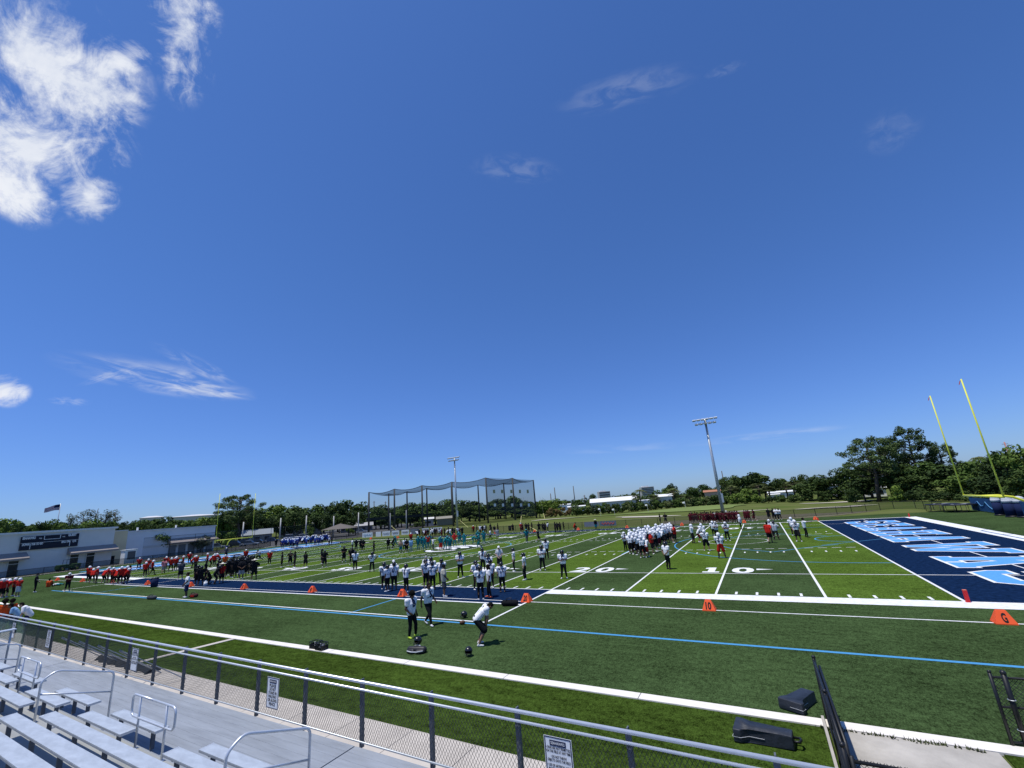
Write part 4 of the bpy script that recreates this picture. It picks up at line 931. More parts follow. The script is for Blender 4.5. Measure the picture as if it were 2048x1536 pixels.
# dark-shirted players scattered in the left centre
LC = 'dark practice players in the left centre of the field'
for a in ((300, 960, 'stand', 'l'), (512, 912, 'hips', 'c'), (630, 962, 'point', 'l'), (900, 955, 'stance', 'ar'), (1320, 862, 'stand', 'r'), (1390, 952, 'hips', 'c'), (1890, 823, 'hold', 'c')):
    pm('c3', *a[:2], 'BK' if a[0] > 1200 else 'DK', a[2], a[3], group=LC, glab='left of centre field', low=('shorts', 'black'))
for a in ((160, 1142, 'shift', 'c', 'BK', None), (185, 765, 'hips', 'r', 'WT', None), (285, 792, 'hold', 'a', 'BK', None), (405, 793, 'stand', 'c', 'BK', None), (468, 797, 'behind', 'a', 'BK', None), (738, 872, 'hips', 'r', 'DK', 'tights'), (1110, 762, 'stand', 'a', 'DK', 'tights'), (1215, 742, 'lean', 'r', 'BK', 'tights'), (1522, 782, 'stand', 'c', 'WT', None), (1582, 832, 'behind', 'a', 'BC', None)):
    k = dict(low=(a[5], 'black')) if a[5] else {}
    pm('c4', a[0], a[1], a[4], a[2], a[3], group=LC, glab='left of the midfield circle', **k)
pm('c4', 1428, 846, 'WT', 'hold', 'c', top=('shirt', 'tan'), low=('shorts', 'teal'), label='man in tan shirt and teal shorts standing inside the midfield circle', skin=2)
pm('c4', 1690, 822, 'WT', 'stand', 'c', top=('big_shirt', 'ltblue'), low=('tights', 'grey'), label='tall man in light blue shirt and grey trousers at left of the teal players', skin=3)
pm('c4', 1690, 600, 'RW', 'stand', 'a', label='person in bright red shirt behind the man in light blue', low=('shorts', 'black'))
# teal team around the midfield emblem
TT = 'teal players around the midfield emblem'
for a in ((85, 892, 'stand', 'a'), (175, 852, 'stand', 'c'), (250, 902, 'stance', 'a'), (380, 832, 'hold', 'c'), (740, 882, 'lean', 'r'), (840, 902, 'stance', 'a'), (900, 922, 'stand', 'a'), (950, 690, 'lean', 'l'), (1170, 742, 'run', 'l'), (1268, 802, 'stand', 'a'), (1490, 735, 'touch', 'r'), (1620, 722, 'stand', 'a'), (1650, 846, 'walk', 'l'), (1770, 742, 'stand', 'a'), (690, 860, 'lean', 'l'), (1130, 700, 'stand', 'c')):
    pm('c5', *a[:2], 'TE', a[2], a[3], group=TT, glab='around the midfield emblem')
pm('c5', 665, 922, 'TE', 'stand', 'a', low=('shorts', 'red'), label='teal player with red shorts at the left of the midfield huddle')
pm('c5', 330, 862, 'RW', 'stand', 'a', low=('tights', 'teal'), head=('helmet', 'teal'), label='player in red bib and teal trousers among the left teal players')
pm('c5', 1020, 805, 'RW', 'hips', 'a', low=('tights', 'teal'), head=('helmet', 'red'), label='player in dark red jersey and teal trousers right of the midfield huddle')
pm('c5', 470, 912, 'WT', 'stand', 'l', label='man in white shirt and black trousers between the two teal groups', skin=1)
pm('c4', 1305, 690, 'TE', 'run', 'l', label='teal player running left of the midfield circle, away from his team')
pm('c5', 1935, 635, 'WT', 'walk', 'l', label='man in white shirt and black trousers walking right of the teal team', skin=1)
pm('c6', 195, 742, 'WT', 'stand', 'c', top=('shirt', 'grey'), low=('shorts', 'grey'), label='man in grey shirt and shorts walking near the far sideline')
pm('c6', 120, 625, 'DK', 'stand', 'c', top=('shirt', 'black'), low=('shorts', 'tan'), label='man in black shirt and tan shorts by the far sideline')
pm('c6', 950, 835, 'TE', 'walk', 'c', low=('tights', 'dkgrey'), label='teal player walking alone toward the camera right of the midfield circle')
pm('c6', 1245, 822, 'DK', 'walk', 'r', label='slim person in black with bare arms walking right of the lone teal player', skin=3)
# far sideline
FS = 'people along the far sideline'; rp.seed(5)
for i, (hx, fx, fy) in enumerate(((40, 60, 590), (110, 120, 575), (170, 185, 590), (230, 240, 570), (270, 280, 590), (330, 335, 575), (400, 405, 590), (440, 450, 560), (500, 515, 572), (560, 565, 560), (610, 620, 575), (690, 690, 560), (760, 760, 570), (820, 820, 560), (900, 905, 565), (960, 965, 550), (1010, 1015, 555), (1110, 1115, 540), (1150, 1150, 560), (1210, 1210, 555), (1090, 1095, 515), (640, 640, 540), (860, 860, 530))):
    kt = ('WB', 'BK', 'DK', 'WB', 'MA', 'BK', 'WT')[i % 7]; pm('c5', fx, fy, kt, rp.choice(('stand', 'hips', 'shift', 'stance', 'lean')), None, group=FS, glab='behind the teal team')
for i, (fx, fy) in enumerate(((1500, 478), (1590, 480), (1675, 490), (1740, 492), (1790, 480), (1830, 500))):
    pm('c5', fx, fy, ('RW', 'DK', 'WB', 'BK', 'WB', 'BK')[i], 'stand', None, group=FS, glab='in the far knot by the pole')
for i, (fx, fy) in enumerate(((20, 560), (205, 565), (590, 570), (800, 575), (830, 580), (935, 575), (1000, 578), (1085, 572), (1265, 565), (1370, 570), (1420, 580), (1490, 560), (1680, 575), (1735, 578), (1805, 572), (1895, 560))):
    kt = ('DK', 'DK', 'DK', 'RW', 'MA', 'BK', 'DK', 'BK', 'DK', 'BK', 'DK', 'WB', 'DK', 'BK', 'DK', 'BK')[i]
    pm('c6', fx, fy, kt, rp.choice(('stand', 'hips', 'shift', 'stance')), None, group=FS, glab='in the dark row by the far fence', head=('hair', 'black') if kt == 'BK' else None)
pm('z4', 850, 905, 'MA', 'kneel', 'r', label='person in dark red crouching at the far sideline between two orange markers', top=('shirt', 'red'))
pm('z4', 1095, 905, 'DK', 'stand', 'c', head=('hat', 'straw'), label='person in straw hat and dark shirt by an orange marker at the far fence', low=('shorts', 'teal'))
pm('c7', 1300, 480, 'DK', 'stand', 'l', label='bareheaded person in black behind the white-helmet huddle, left of two'); pm('c7', 1440, 475, 'DK', 'hips', 'c', label='bareheaded person in black with hands on hips behind the white-helmet huddle')
# maroon group at the far right sideline
MG = 'maroon group at the far right sideline'
for i, (hx, fy) in enumerate(((260, 600), (300, 575), (335, 582), (395, 578), (440, 570), (480, 590), (545, 575), (590, 585), (625, 598), (660, 572), (720, 580), (760, 578), (815, 572), (950, 582), (985, 575), (1030, 590), (1075, 578), (1110, 585), (1165, 578), (1215, 570), (1260, 575), (1300, 566), (1345, 570), (1390, 578), (1430, 572), (1480, 565), (1500, 580), (700, 600), (860, 598), (1140, 600))):
    po = rp.choice(('stand', 'stance', 'hips', 'hold', 'kneel' if i in (1, 2, 17) else 'stand'))
    pm('c8', hx+20, fy, 'MA', po, None, group=MG, glab='in the far maroon crowd', head=('cap', 'white') if i in (19,) else None)
pm('c8', 905, 570, 'WT', 'lean', 'a', top=('big_shirt', 'grey'), low=('shorts', 'black'), label='coach in grey shirt leaning forward in front of the maroon crowd', sc=1.08)
for i, (fx, fy) in enumerate(((1690, 530), (1745, 535), (1790, 528))): pm('c8', fx, fy, 'MA', ('stand', 'shift', 'hips')[i], None, group=MG, glab='in the trio right of the maroon crowd')
pm('c8', 1925, 545, 'MA', 'walk', 'l', label='person in maroon walking alone right of the maroon trio', top=('shirt', 'maroon'))
for i, (fx, fy) in enumerate(((1448, 125), (1490, 124), (1515, 128), (1540, 124))): pm('zR', fx, fy, ('DK', 'BC', 'WT', 'WT')[i], ('stand', 'hips', 'hold', 'cross')[i], 'c', group='four people at the far right fence', glab='of the four at the far right fence')
# the white-helmet team on the right half
HU = 'white-helmet huddle on the right hash marks'; rp.seed(9)
for i, (hx, hy) in enumerate(((500, 620), (510, 705), (560, 690), (640, 640), (720, 640), (740, 550), (800, 600), (870, 630), (860, 690), (920, 540), (985, 495), (1010, 550), (1070, 540), (1100, 600), (1160, 540), (1190, 490), (1240, 510), (1200, 565), (1310, 530), (1290, 585), (1350, 470), (1385, 580), (1430, 460), (1490, 450), (1540, 430), (1600, 480), (1580, 535), (510, 775), (620, 765), (700, 805), (800, 790), (900, 760), (1450, 540), (1510, 500), (1130, 660), (1240, 650))):
    ht = 525-.14*max(0, 760-hy)-.02*hx; pm('c7', hx+45, hy+ht*.93, 'WW' if i % 5 else 'WR', rp.choice(('stand', 'stance', 'lean', 'shift', 'hips', 'hold')), rp.choice(('a', 'ar', 'r', 'al')), group=HU, glab='in the big huddle')
pm('c7', 405, 1167, 'WW', 'hold', 'cr', label='white-helmeted player in black tights standing at the left edge of the huddle', low=('tights', 'black'), shoe='black', num='5')
pm('c7', 548, 1245, 'WW', 'stand', 'a', label='front left player of the huddle with white towel and bare calves', numback='6', shoe='white', skin=2)
pm('c7', 862, 1355, 'WW', 'stance', 'a', label='frontmost player of the huddle seen from behind in white jersey 11', numback='11', shoe='white', skin=1)
pm('c7', 938, 1335, 'WW', 'lean', 'a', low=('shorts', 'red'), label='front player of the huddle wearing bright red shorts', shoe='white', skin=1)
pm('c7', 1105, 1235, 'RW', 'hold', 'r', top=('big_shirt', 'red'), low=('shorts', 'black'), label='coach in red shirt and white helmet in the middle of the huddle front', skin=2, sc=1.07, shoe='black')
pm('c7', 1225, 1190, 'WW', 'hold', 'l', head=('cap', 'white'), top=('shirt', 'black'), label='person in black shirt and white cap facing the red coach in the huddle', shoe='white')
pm('c7', 1700, 972, 'DK', 'cross', 'l', top=('big_shirt', 'red'), label='coach in red shirt with a white stripe at the right end of the huddle', shoe='black', sc=1.08, skin=1)
RT = 'white-helmet players spread between the 15 and 10 yard lines'
pm('c8', 350, 1107, 'WW', 'point', 'r', label='white-helmeted player reaching forward on the 15 yard line', shoe='black', skin=1)
pm('c8', 505, 1080, 'WR', 'lean', 'r', label='white-helmeted player with white shoe and red shorts behind the 15 yard line', shoe='white'); pm('c8', 610, 1060, 'WW', 'stand', 'a', label='white-helmeted player hidden behind the one with number 4', shoe='black')
pm('c8', 700, 1302, 'WW', 'stance', 'a', label='white-helmeted player in white shoes and short black shorts inside the blue arc', numback='42', shoe='white', skin=2)
pm('c8', 890, 950, 'WW', 'stand', 'a', label='white-helmeted player left of a pair behind the red shorts player', low=('tights', 'black')); pm('c8', 965, 965, 'WT', 'cross', 'c', top=('shirt', 'silver'), head=('helmet', 'silver'), label='player in pale grey shirt, right of a pair behind the red shorts player')
pm('c8', 1090, 1490, 'WW', 'stance', 'a', low=('shorts', 'red'), label='white-helmeted player 15 in bright red shorts and black socks near the 10 yard line', numback='15', shoe='black', socks='black', sc=1.05)
pm('c8', 1235, 1048, 'WR', 'cross', 'c', label='white-helmeted player with folded arms and black leggings left of the 10 yard line', num='50', shoe='white', low=('tights', 'black'), sc=1.05)
pm('c8', 1575, 750, 'WW', 'stand', 'l', label='player in long white shirt on the far end of the 10 yard line', low=('tights', 'black'), top=('big_shirt', 'white'))
pm('zR', 1458, 325, 'DK', 'walk', 'a', top=('big_shirt', 'red'), label='coach in large red shirt walking away near the 5 yard line', head=('hair', 'black'), skin=2, sc=1.08)
pm('zR', 1470, 275, 'WW', 'stand', 'c', label='white-helmeted player half hidden behind the red-shirted coach'); pm('zR', 1510, 298, 'WT', 'hips', 'a', head=('helmet', 'black'), top=('shirt', 'silver'), label='person in grey shirt and black helmet right of the red-shirted coach', low=('tights', 'black'))
pm('zR', 1660, 262, 'WW', 'stand', 'a', label='white-helmeted player behind another, right of the 5 yard line', low=('tights', 'black')); pm('zR', 1697, 312, 'WW', 'shift', 'c', label='white-helmeted player in white shoes, front one of a pair right of the 5 yard line', shoe='white', num='88')
pm('zR', 1765, 276, 'WT', 'point', 'r', label='bareheaded man in white shirt and black trousers pointing right by the 5 yard line', skin=0, low=('tights', 'black'), shoe='black')
# red team at the left
RF = 'red players in the front row at the left'
for a in ((155, 1070, 'shift'), (235, 1087, 'lean'), (322, 1097, 'stand'), (470, 1092, 'lean'), (550, 1097, 'stand'), (642, 1102, 'stand'), (722, 1117, 'lean'), (812, 1117, 'stand'), (892, 1107, 'lean'), (930, 1100, 'stand')):
    pm('c1', *a[:2], 'RW', a[2], rp.choice(('ar', 'a', 'r')), group=RF, glab='in the red front row')
pm('c1', 985, 1062, 'RW', 'hips', 'r', head=('hair', 'black'), top=('shirt', 'orange'), label='bareheaded man in orange-red shirt holding a helmet at the end of the red row')
RB = 'red players spread over the left end of the field'
for a in ((1195, 815, 'stance', 'c'), (1322, 962, 'stand', 'a'), (1372, 880, 'stand', 'c'), (1460, 922, 'walk', 'r'), (1745, 805, 'stand', 'a'), (1850, 850, 'stance', 'a'), (1930, 832, 'stand', 'r')):
    pm('c1', *a[:2], 'RW', a[2], a[3], group=RB, glab='scattered before the white building')
pm('c1', 1700, 893, 'DK', 'walk', 'a', top=('shirt', 'pink'), low=('shorts', 'grey'), label='bareheaded person in faded pink shirt and grey shorts among the red players')
for a in ((5, 720, 'stand', 'a'), (150, 692, 'stand', 'r'), (285, 592, 'shift', 'c'), (340, 672, 'lean', 'r'), (415, 692, 'stand', 'a'), (650, 642, 'stance', 'l'), (720, 655, 'lean', 'r'), (795, 652, 'stand', 'a'), (900, 622, 'lean', 'l'), (1010, 702, 'stand', 'c'), (1440, 560, 'stand', 'c'), (1930, 612, 'stand', 'c')):
    pm('c2', *a[:2], 'RW', a[2], a[3], group=RB, glab='strung along the left goal area', top=('jersey', 'orange') if a[0] == 1010 else None)
pm('c2', 1040, 462, 'DK', 'hips', 'c', top=('shirt', 'dkgrey'), head=('cap', 'white'), label='coach in dark grey shirt and white cap near the left goal post base')
pm('c2', 1720, 542, 'TE', 'run', 'l', top=('shirt', 'silver'), low=('shorts', 'black'), head=('hair', 'black'), label='person in pale shirt running before the blue end zone at the left')
pm('c2', 102, 908, 'BC', 'hold', 'a', top=('big_shirt', 'dkgrey'), label='large coach in dark shirt and black shorts left of the black team huddle', sc=1.1, skin=3)
pm('c2', 222, 1278, 'WT', 'clasp', 'l', low=('shorts', 'navy'), label='man in white shirt and navy shorts facing left on the near grass beside a bag', skin=0, sc=1.06)
BH = 'black-shirted team at the left'
for a in ((440, 1032, 'stand', 'a'), (516, 1037, 'hips', 'a'), (610, 893, 'shift', 'r'), (395, 880, 'stand', 'r'), (815, 1008, 'lean', 'r'), (900, 905, 'stand', 'a'), (1080, 873, 'stance', 'a'), (1150, 872, 'stand', 'r'), (1215, 875, 'stand', 'a'), (1270, 862, 'behind', 'a'), (1045, 850, 'lean', 'r'), (1400, 790, 'stand', 'c'), (1450, 803, 'stance', 'c'), (1500, 795, 'lean', 'l'), (1560, 805, 'stand', 'a'), (1120, 820, 'stand', 'c'), (1310, 800, 'stand', 'c'), (1600, 760, 'shift', 'l'), (1540, 740, 'stand', 'c'), (1360, 740, 'stand', 'c'), (1470, 730, 'stand', 'c'), (1240, 780, 'stand', 'c'), (1180, 770, 'stance', 'r'), (1420, 850, 'stand', 'a')):
    pm('c2', *a[:2], 'BK', a[2], a[3], group=BH, glab='in the black team at left', low=('shorts', 'black') if a[0] % 4 == 0 else None, head=('hair', 'black') if a[0] in (610, 395, 1150, 1560) else None)
pm('c2', 700, 1012, 'BK', 'kneel', 'l', label='black-shirted person crouching over a white jug on the navy strip', head=('hair', 'black'))
pm('c2', 945, 983, 'DK', 'stand', 'a', top=('shirt', 'red'), head=('hat', 'straw'), label='man in red shirt and wide straw hat beside the black team', skin=1, sc=1.04)
pm('c2', 1350, 910, 'BC', 'behind', 'a', low=('shorts', 'grey'), label='very large man in black shirt and grey shorts in front of the black team', sc=1.1, shoe='white')
pm('c2', 1612, 912, 'BC', 'hips', 'a', head=('hat', 'straw'), label='man in black shirt and wide straw hat with a hand on his hip', sc=1.08, skin=1)
# far-left edge
LE = 'red players at the left picture edge'
for a in ((2, 1142, 'stand'), (25, 1130, 'stand'), (82, 1114, 'stand'), (162, 1108, 'shift'), (228, 1117, 'stand'), (-20, 1120, 'stand'), (50, 1128, 'lean')):
    pm('zL', *a[:2], 'RW', a[2], rp.choice(('r', 'a', 'ar')), group=LE, glab='at the left picture edge', low=('shorts', 'silver') if a[0] == 228 else None)
pm('zL', 465, 1057, 'DK', 'clasp', 'r', label='man all in black with black hat standing alone at the left', low=('tights', 'black'), head=('cap', 'black'), sc=1.1)
pm('zL', 912, 1046, 'RW', 'cross', 'c', label='red player with folded arms standing alone before the long blue line', top=('jersey', 'maroon'), sc=1.02)
X, Y = at('zL', 790, 962); person(X, Y, 'WT', 'lie', RAD(95), label='person lying on the turf stretching, beside two orange markers', top=('shirt', 'silver'), low=('tights', 'teal'), head=('hair', 'black'))
X, Y = at('zL', 660, 985); person(X, Y, 'DK', 'sit', RAD(60), label='person in orange shirt sitting on the turf at the left', top=('shirt', 'orange'), head=('hair', 'black'))
# four people right behind the fence at the left edge
for (u, v, kt, po, tp, lb, hd) in ((48, 1262, 'WT', 'lean', ('big_shirt', 'white'), 'man in white shirt leaning forward just beyond the fence at the left edge', 'hair'), (26, 1266, 'WT', 'lean', ('shirt', 'ltblue'), 'person in light blue shirt bending beside the man in white, left edge', 'hair'), (14, 1258, 'DK', 'stand', ('shirt', 'orange'), 'dark-haired person in orange top behind the light blue one, left edge', 'afro'), (-2, 1266, 'DK', 'stand', ('shirt', 'orange'), 'person in orange top cut by the left picture edge', 'afro')):
    X, Y, _ = gz(u, v); person(X, Y, kt, po, 'l' if kt == 'WT' else 'a', label=lb, top=tp, low=('shorts', 'navy'), head=(hd, 'black'))
# blue team, far left
BG = 'blue team at the far left end'; rp.seed(21)
for i in range(40):
    f = i/39; x = 300+1240*((i*.618) % 1); base = 470-(x-300)*.085; y = base-rp.choice((0, 28, 58, 85)); pm('c3', x, y, 'BL' if i % 6 else 'WW', rp.choice(('stand', 'stance', 'lean', 'shift')), rp.choice(('a', 'ar', 'c', 'r')), group=BG, glab='in the far blue team')
for a in ((150, 432, 'DK', 'left of the blue team, outer one'), (285, 432, 'DK', 'touching the left end of the blue team')): pm('c3', *a[:2], a[2], 'stand', 'c', label='coach in black '+a[3])
pm('c3', 1580, 385, 'BC', 'stand', 'l', label='coach in black at the right end of the blue team'); pm('c3', 1515, 392, 'WT', 'stand', 'l', label='man in white shirt at the right end of the blue team', low=('shorts', 'black'))

ORD = ['', 'second', 'third', 'fourth', 'fifth', 'sixth', 'seventh', 'eighth', 'ninth', 'tenth', 'eleventh', 'twelfth', 'thirteenth', 'fourteenth', 'fifteenth', 'sixteenth', 'seventeenth', 'eighteenth', 'nineteenth', 'twentieth']
def ordinal(i, n):
    if n == 1: return 'the only one'
    if i == 0: return 'leftmost of them'
    if i == n-1: return 'rightmost of them'
    tens = ['', '', 'twenty', 'thirty', 'forty']; k = i+1
    return (ORD[i] if k <= 20 else f"{tens[k//10]}-{['', 'first']+ORD[1:] and (['', 'first']+ORD[1:])[k % 10]}" if k % 10 else {30: 'thirtieth', 40: 'fortieth'}[k])+' from the left'
from collections import defaultdict
gd = defaultdict(list)
for t, gl, ds, u, lb in PEOPLE:
    if not lb: gd[(gl, ds)].append((u, t))
for (gl, ds), L_ in gd.items():
    for i, (u, t) in enumerate(sorted(L_, key=lambda q: q[0])): t['label'] = f"{ds}, {gl}, {ordinal(i, len(L_))}"

# ================================================================== field equipment
def goal_post(x, s, label):
    t = thing('goal_post', label, 'goal post', (x, HW, 0), 0, 'yellow goal posts'); w = 3.556
    m_ = MB(); m_.tube((0, -w, 3.05), (0, w, 3.05), .085, n=12); m_.build('crossbar', YEL, t, True)
    for q in (-1, 1):
        m_ = MB(); m_.tube((0, q*w, 3.0), (0, q*w, 12.15), .055, .045, n=10); m_.build('upright', YEL, t, True)
        m_ = MB(); m_.add([(0, q*w, 12.1), (-.12, q*w+.05, 12.0), (-.22, q*w+.03, 11.75), (-.18, q*w+.03, 11.72), (-.06, q*w+.03, 12.0)], [(0, 1, 2, 3, 4)]); m_.build('ribbon', mat('ribbon', (.5, .08, .05), .8), t)
    m_ = MB(); m_.path([(0, 0, 3.05), (s*.9, 0, 3.03), (s*1.7, 0, 2.85), (s*2.35, 0, 2.45), (s*2.7, 0, 1.8), (s*2.8, 0, 1.0), (s*2.8, 0, 0)], .095, 12); m_.tube((s*2.8, 0, 0), (s*2.8, 0, .02), .25, n=14); m_.build('gooseneck', YEL, t, True)
    if s < 0: m_ = MB(); m_.tube((s*2.8, 0, .02), (s*2.8, 0, 1.8), .25, n=14); m_.build('post_pad', CL['navy'], t, True)
goal_post(9.144, 1, 'tall yellow goal post leaning into the sky at the right'); goal_post(-100.58, -1, 'distant yellow goal post before the left pine')
def marker(x, y, txt, label, face):
    t = thing('yard_marker', label, 'yard marker', (x, y, 0), 0 if face > 0 else math.pi, 'orange yard markers')
    b_, T, h, d, e = .27, .12, .42, .22, .04; m_ = MB()
    V = [(-b_, -d, .0), (b_, -d, 0), (b_, d, 0), (-b_, d, 0), (-b_, -d, .03), (b_, -d, .03), (b_, d, .03), (-b_, d, .03), (-T, -e, h), (T, -e, h), (T, e, h), (-T, e, h)]
    m_.add(V, [(3, 2, 1, 0), (0, 1, 5, 4), (1, 2, 6, 5), (2, 3, 7, 6), (3, 0, 4, 7), (4, 5, 9, 8), (5, 6, 10, 9), (6, 7, 11, 10), (7, 4, 8, 11), (8, 9, 10, 11)]); m_.build('body', ORANGE, t)
    m_ = MB()
    for s in (1, -1):
        put_text(m_, txt, .26, lambda a, c: (s*a, -s*(d-(d-e)*(c+.05)/(h-.03)+.008), c+.08), bold=.05, width=.13 if len(txt) == 1 else .23)
    m_.build('number', INK, t)
for i, tx in enumerate(('G', '10', '20', '30', '40', '50', '40', '30', '20', '10', 'G')):
    e_ = 'right half' if i < 5 else ('left half' if i > 5 else 'midfield')
    marker(-i*10*YD, -3.2, tx, f"orange marker {tx} on the near sideline, {e_}", 1); marker(-i*10*YD, FW+3.2, tx, f"small orange marker {tx} on the far sideline, {e_}", -1)
def pylon(x, y, label):
    t = thing('pylon', label, 'pylon', (x, y, 0), .1, 'red corner pylons'); m_ = MB(); m_.box((0, 0, .235), (.11, .11, .44)); m_.build('body', REDV, t); m_ = MB(); m_.box((0, 0, .462), (.112, .112, .012)); m_.build('top_cap', mat('pylon_top', (.75, .2, .12), .6), t)
    m_ = MB(); m_.box((0, 0, .008), (.14, .14, .014)); m_.build('base', REDV, t)
pylon(.06, -.12, 'red pylon at the near corner of the navy end zone'); pylon(0.05, FW+.3, 'red pylon at far goal line corner'); pylon(9.6, FW-.1, 'small red pylon at the far end line corner'); pylon(-91.5, -.1, 'red pylon at the near left goal line, far away')
def rounded(name, sx, sy, sz, bev, m, parent, loc, rz=0, seg=3):
    bm = bmesh.new(); bmesh.ops.create_cube(bm, size=1)
    for v in bm.verts: v.co = Vector((v.co.x*sx, v.co.y*sy, v.co.z*sz))
    bmesh.ops.bevel(bm, geom=bm.edges[:], offset=bev, segments=seg, affect='EDGES', profile=.5); me = bpy.data.meshes.new(name); bm.to_mesh(me); bm.free(); me.materials.append(m)
    me.polygons.foreach_set('use_smooth', [True]*len(me.polygons)); o = link(name, me, parent, loc); o.rotation_euler = (0, 0, rz); return o
PADM = mat('pad_vinyl', (.026, .032, .045), .5, 0, .3, var=.22, vscale=5, bump=.5, bscale=5)
def blocking_pad(u, v, rz, label):
    x, y, _ = gz(u, v); t = thing('blocking_pad', label, 'blocking pad', (x, y, 0), rz, 'dark blocking pads'); t.scale = (.70,)*3 if rz < 0 else (.60, .64, .66)
    bm = bmesh.new(); P = [(-.80, -.42), (-.60, -.42), (-.40, -.25), (.72, -.24), (.72, .24), (-.40, .25), (-.60, .42), (-.80, .42)]
    vb = [bm.verts.new((a, b_, .02)) for a, b_ in P]; vt = [bm.verts.new((a*.985, b_*.97, .36)) for a, b_ in P]; bm.faces.new(vb[::-1]); bm.faces.new(vt)
    for i in range(8): bm.faces.new((vb[i], vb[(i+1) % 8], vt[(i+1) % 8], vt[i]))
    bmesh.ops.bevel(bm, geom=bm.edges[:], offset=.035, segments=3, affect='EDGES', profile=.6); me = bpy.data.meshes.new('body'); bm.to_mesh(me); bm.free(); me.materials.append(PADM); me.polygons.foreach_set('use_smooth', [True]*len(me.polygons)); link('body', me, t)
    m_ = MB(); off = [(-.812, -.432), (-.595, -.432), (-.395, -.260), (.0, -.258)]; off2 = [(-.812, .0), (-.812, -.432)]
    m_.path([(a, b_, .17) for a, b_ in off2+off[1:]], .006, 5); m_.build('piping', CL['silver'], t)
    m_ = MB(); m_.path([(.70, -.12, .2), (.86, -.12, .21), (.90, 0, .22), (.86, .12, .21), (.70, .12, .2)], .035, 6); m_.build('handle', BLACK, t, True)
blocking_pad(1533, 1484, RAD(-4), 'dark blue blocking pad lying on the lawn in front of the kerb'); blocking_pad(1603, 1412, RAD(62), 'dark blue blocking pad on the turf beside the end of the black fence')
def crate(x, y, rz, label):
    t = thing('crate', label, 'crate', (x, y, .02), rz, 'black crates on the kerb'); t.scale = (.76,)*3; w, d, h = .27, .2, .34; m_ = MB(); r = .012
    for z in (.02, .12, .23, h):
        for a, b_ in (((-w, -d), (w, -d)), ((w, -d), (w, d)), ((w, d), (-w, d)), ((-w, d), (-w, -d))): m_.box(((a[0]+b_[0])/2, (a[1]+b_[1])/2, z), (abs(b_[0]-a[0])+.024, abs(b_[1]-a[1])+.024, .03 if z in (.02, h) else .016))
    for i in range(5):
        for s in (-1, 1): m_.box((-w+2*w*i/4, s*d, h/2), (.02, .02, h))
        if 0 < i < 4:
            for s in (-1, 1): m_.box((s*w, -d+2*d*i/4, h/2), (.018, .016, h))
    m_.box((0, 0, .02), (2*w, 2*d, .012)); 
    for s in (-1, 1): m_.box((s*w*.96, 0, h*.45), (.006, 2*d*.95, h*.5)); m_.box((0, s*d*.96, h*.30), (2*w*.95, .006, h*.34))
    m_.build('lattice_body', BLACK, t)
    m_ = MB(); random.seed(int(x*100) % 97)
    for i in range(7): m_.tube((random.uniform(-.2, .2), random.uniform(-.13, .13), .04), (random.uniform(-.2, .2), random.uniform(-.13, .13), .26), .035, n=8)
    m_.build('bottle', mat('bottle_clear', (.35, .37, .40), .4), t)
cx, cy, _ = gz(637, 1299); crate(cx-.24, cy+.05, .03, 'black milk crate of bottles, left one on the white kerb'); crate(cx+.22, cy-.02, -.04, 'black milk crate of bottles, right one on the white kerb')
def ground_helmet(u, v, col, rz, label, z=0., towel=False):
    x, y, _ = gz(u, v); t = thing('helmet', label, 'helmet', (x, y, z), rz, 'football helmets left on the turf')
    for part, mm in (('helmet', HEL[col]), ('facemask', BLACK)):
        o = link('shell' if part == 'helmet' else 'facemask', garment('stand', part), t, (0, 0, -1.645+.135)); put(o, mm)
ground_helmet(938, 1312, 'black', RAD(200), 'black football helmet lying nearest, below the bending player'); ground_helmet(929, 1236, 'black', RAD(150), 'black football helmet on the turf left of the bending player, white chin strap')
hx_, hy_, _ = gz(838, 1303); ground_helmet(837, 1302, 'black', RAD(170), 'black helmet resting on a pile of shoulder pads', z=.2)
t = thing('shoulder_pads', 'black shoulder pads lying under a helmet on the turf', 'shoulder pads', (hx_, hy_-.12, 0), .2); V, F = capsule_mesh([((-.28, 0, .1), .12, (.28, .03, .1), .12), ((-.2, .12, .08), .1, (.22, .12, .09), .1), ((-.3, -.08, .06), .08, (-.1, -.12, .07), .09), ((.1, -.12, .06), .09, (.3, -.08, .07), .08)]); m_ = MB(); m_.add(V, F); m_.build('pads', mat('pad_black', (.02, .021, .024), .5, var=.3, vscale=14), t, True)
m_ = MB(); m_.path([(-.3, -.2, .1), (-.1, -.26, .09), (.12, -.26, .09), (.34, -.14, .1)], .022, 6); m_.path([(-.12, .05, .21), (0, .08, .23), (.13, .05, .21)], .03, 6); m_.build('trim', CL['silver'], t, True)
x, y, _ = gz(925, 1249); m_ = MB(); m_.ball((0, 0, .085), .085, 14, 10, sc=(1.65, 1, 1)); o = m_.build('football', mat('leather', (.09, .04, .022), .6, var=.2, vscale=20), None, True, (x, y, 0)); o.rotation_euler[2] = .9; tag(o, 'brown football on the turf near the long blue line', 'football')
def bag(u, v, m, label, w=.5, rz=.2, red=False):
    x, y, _ = gz(u, v); t = thing('duffel_bag', label, 'bag', (x, y, 0), rz); V, F = capsule_mesh([((-w*.55, 0, .15), .15, (w*.55, .02, .15), .15)], 14, 4); m_ = MB(); m_.add(V, F); m_.build('body', m, t, True)
    m_ = MB(); m_.path([(-.18, -.1, .24), (-.14, -.05, .38), (.1, -.02, .40), (.16, -.08, .25)], .018, 6); m_.build('strap', BLACK, t, True)
    if red:
        m_ = MB(); m_.box((0, -.15, .13), (.3, .03, .12)); m_.build('pocket', CL['red'], t)
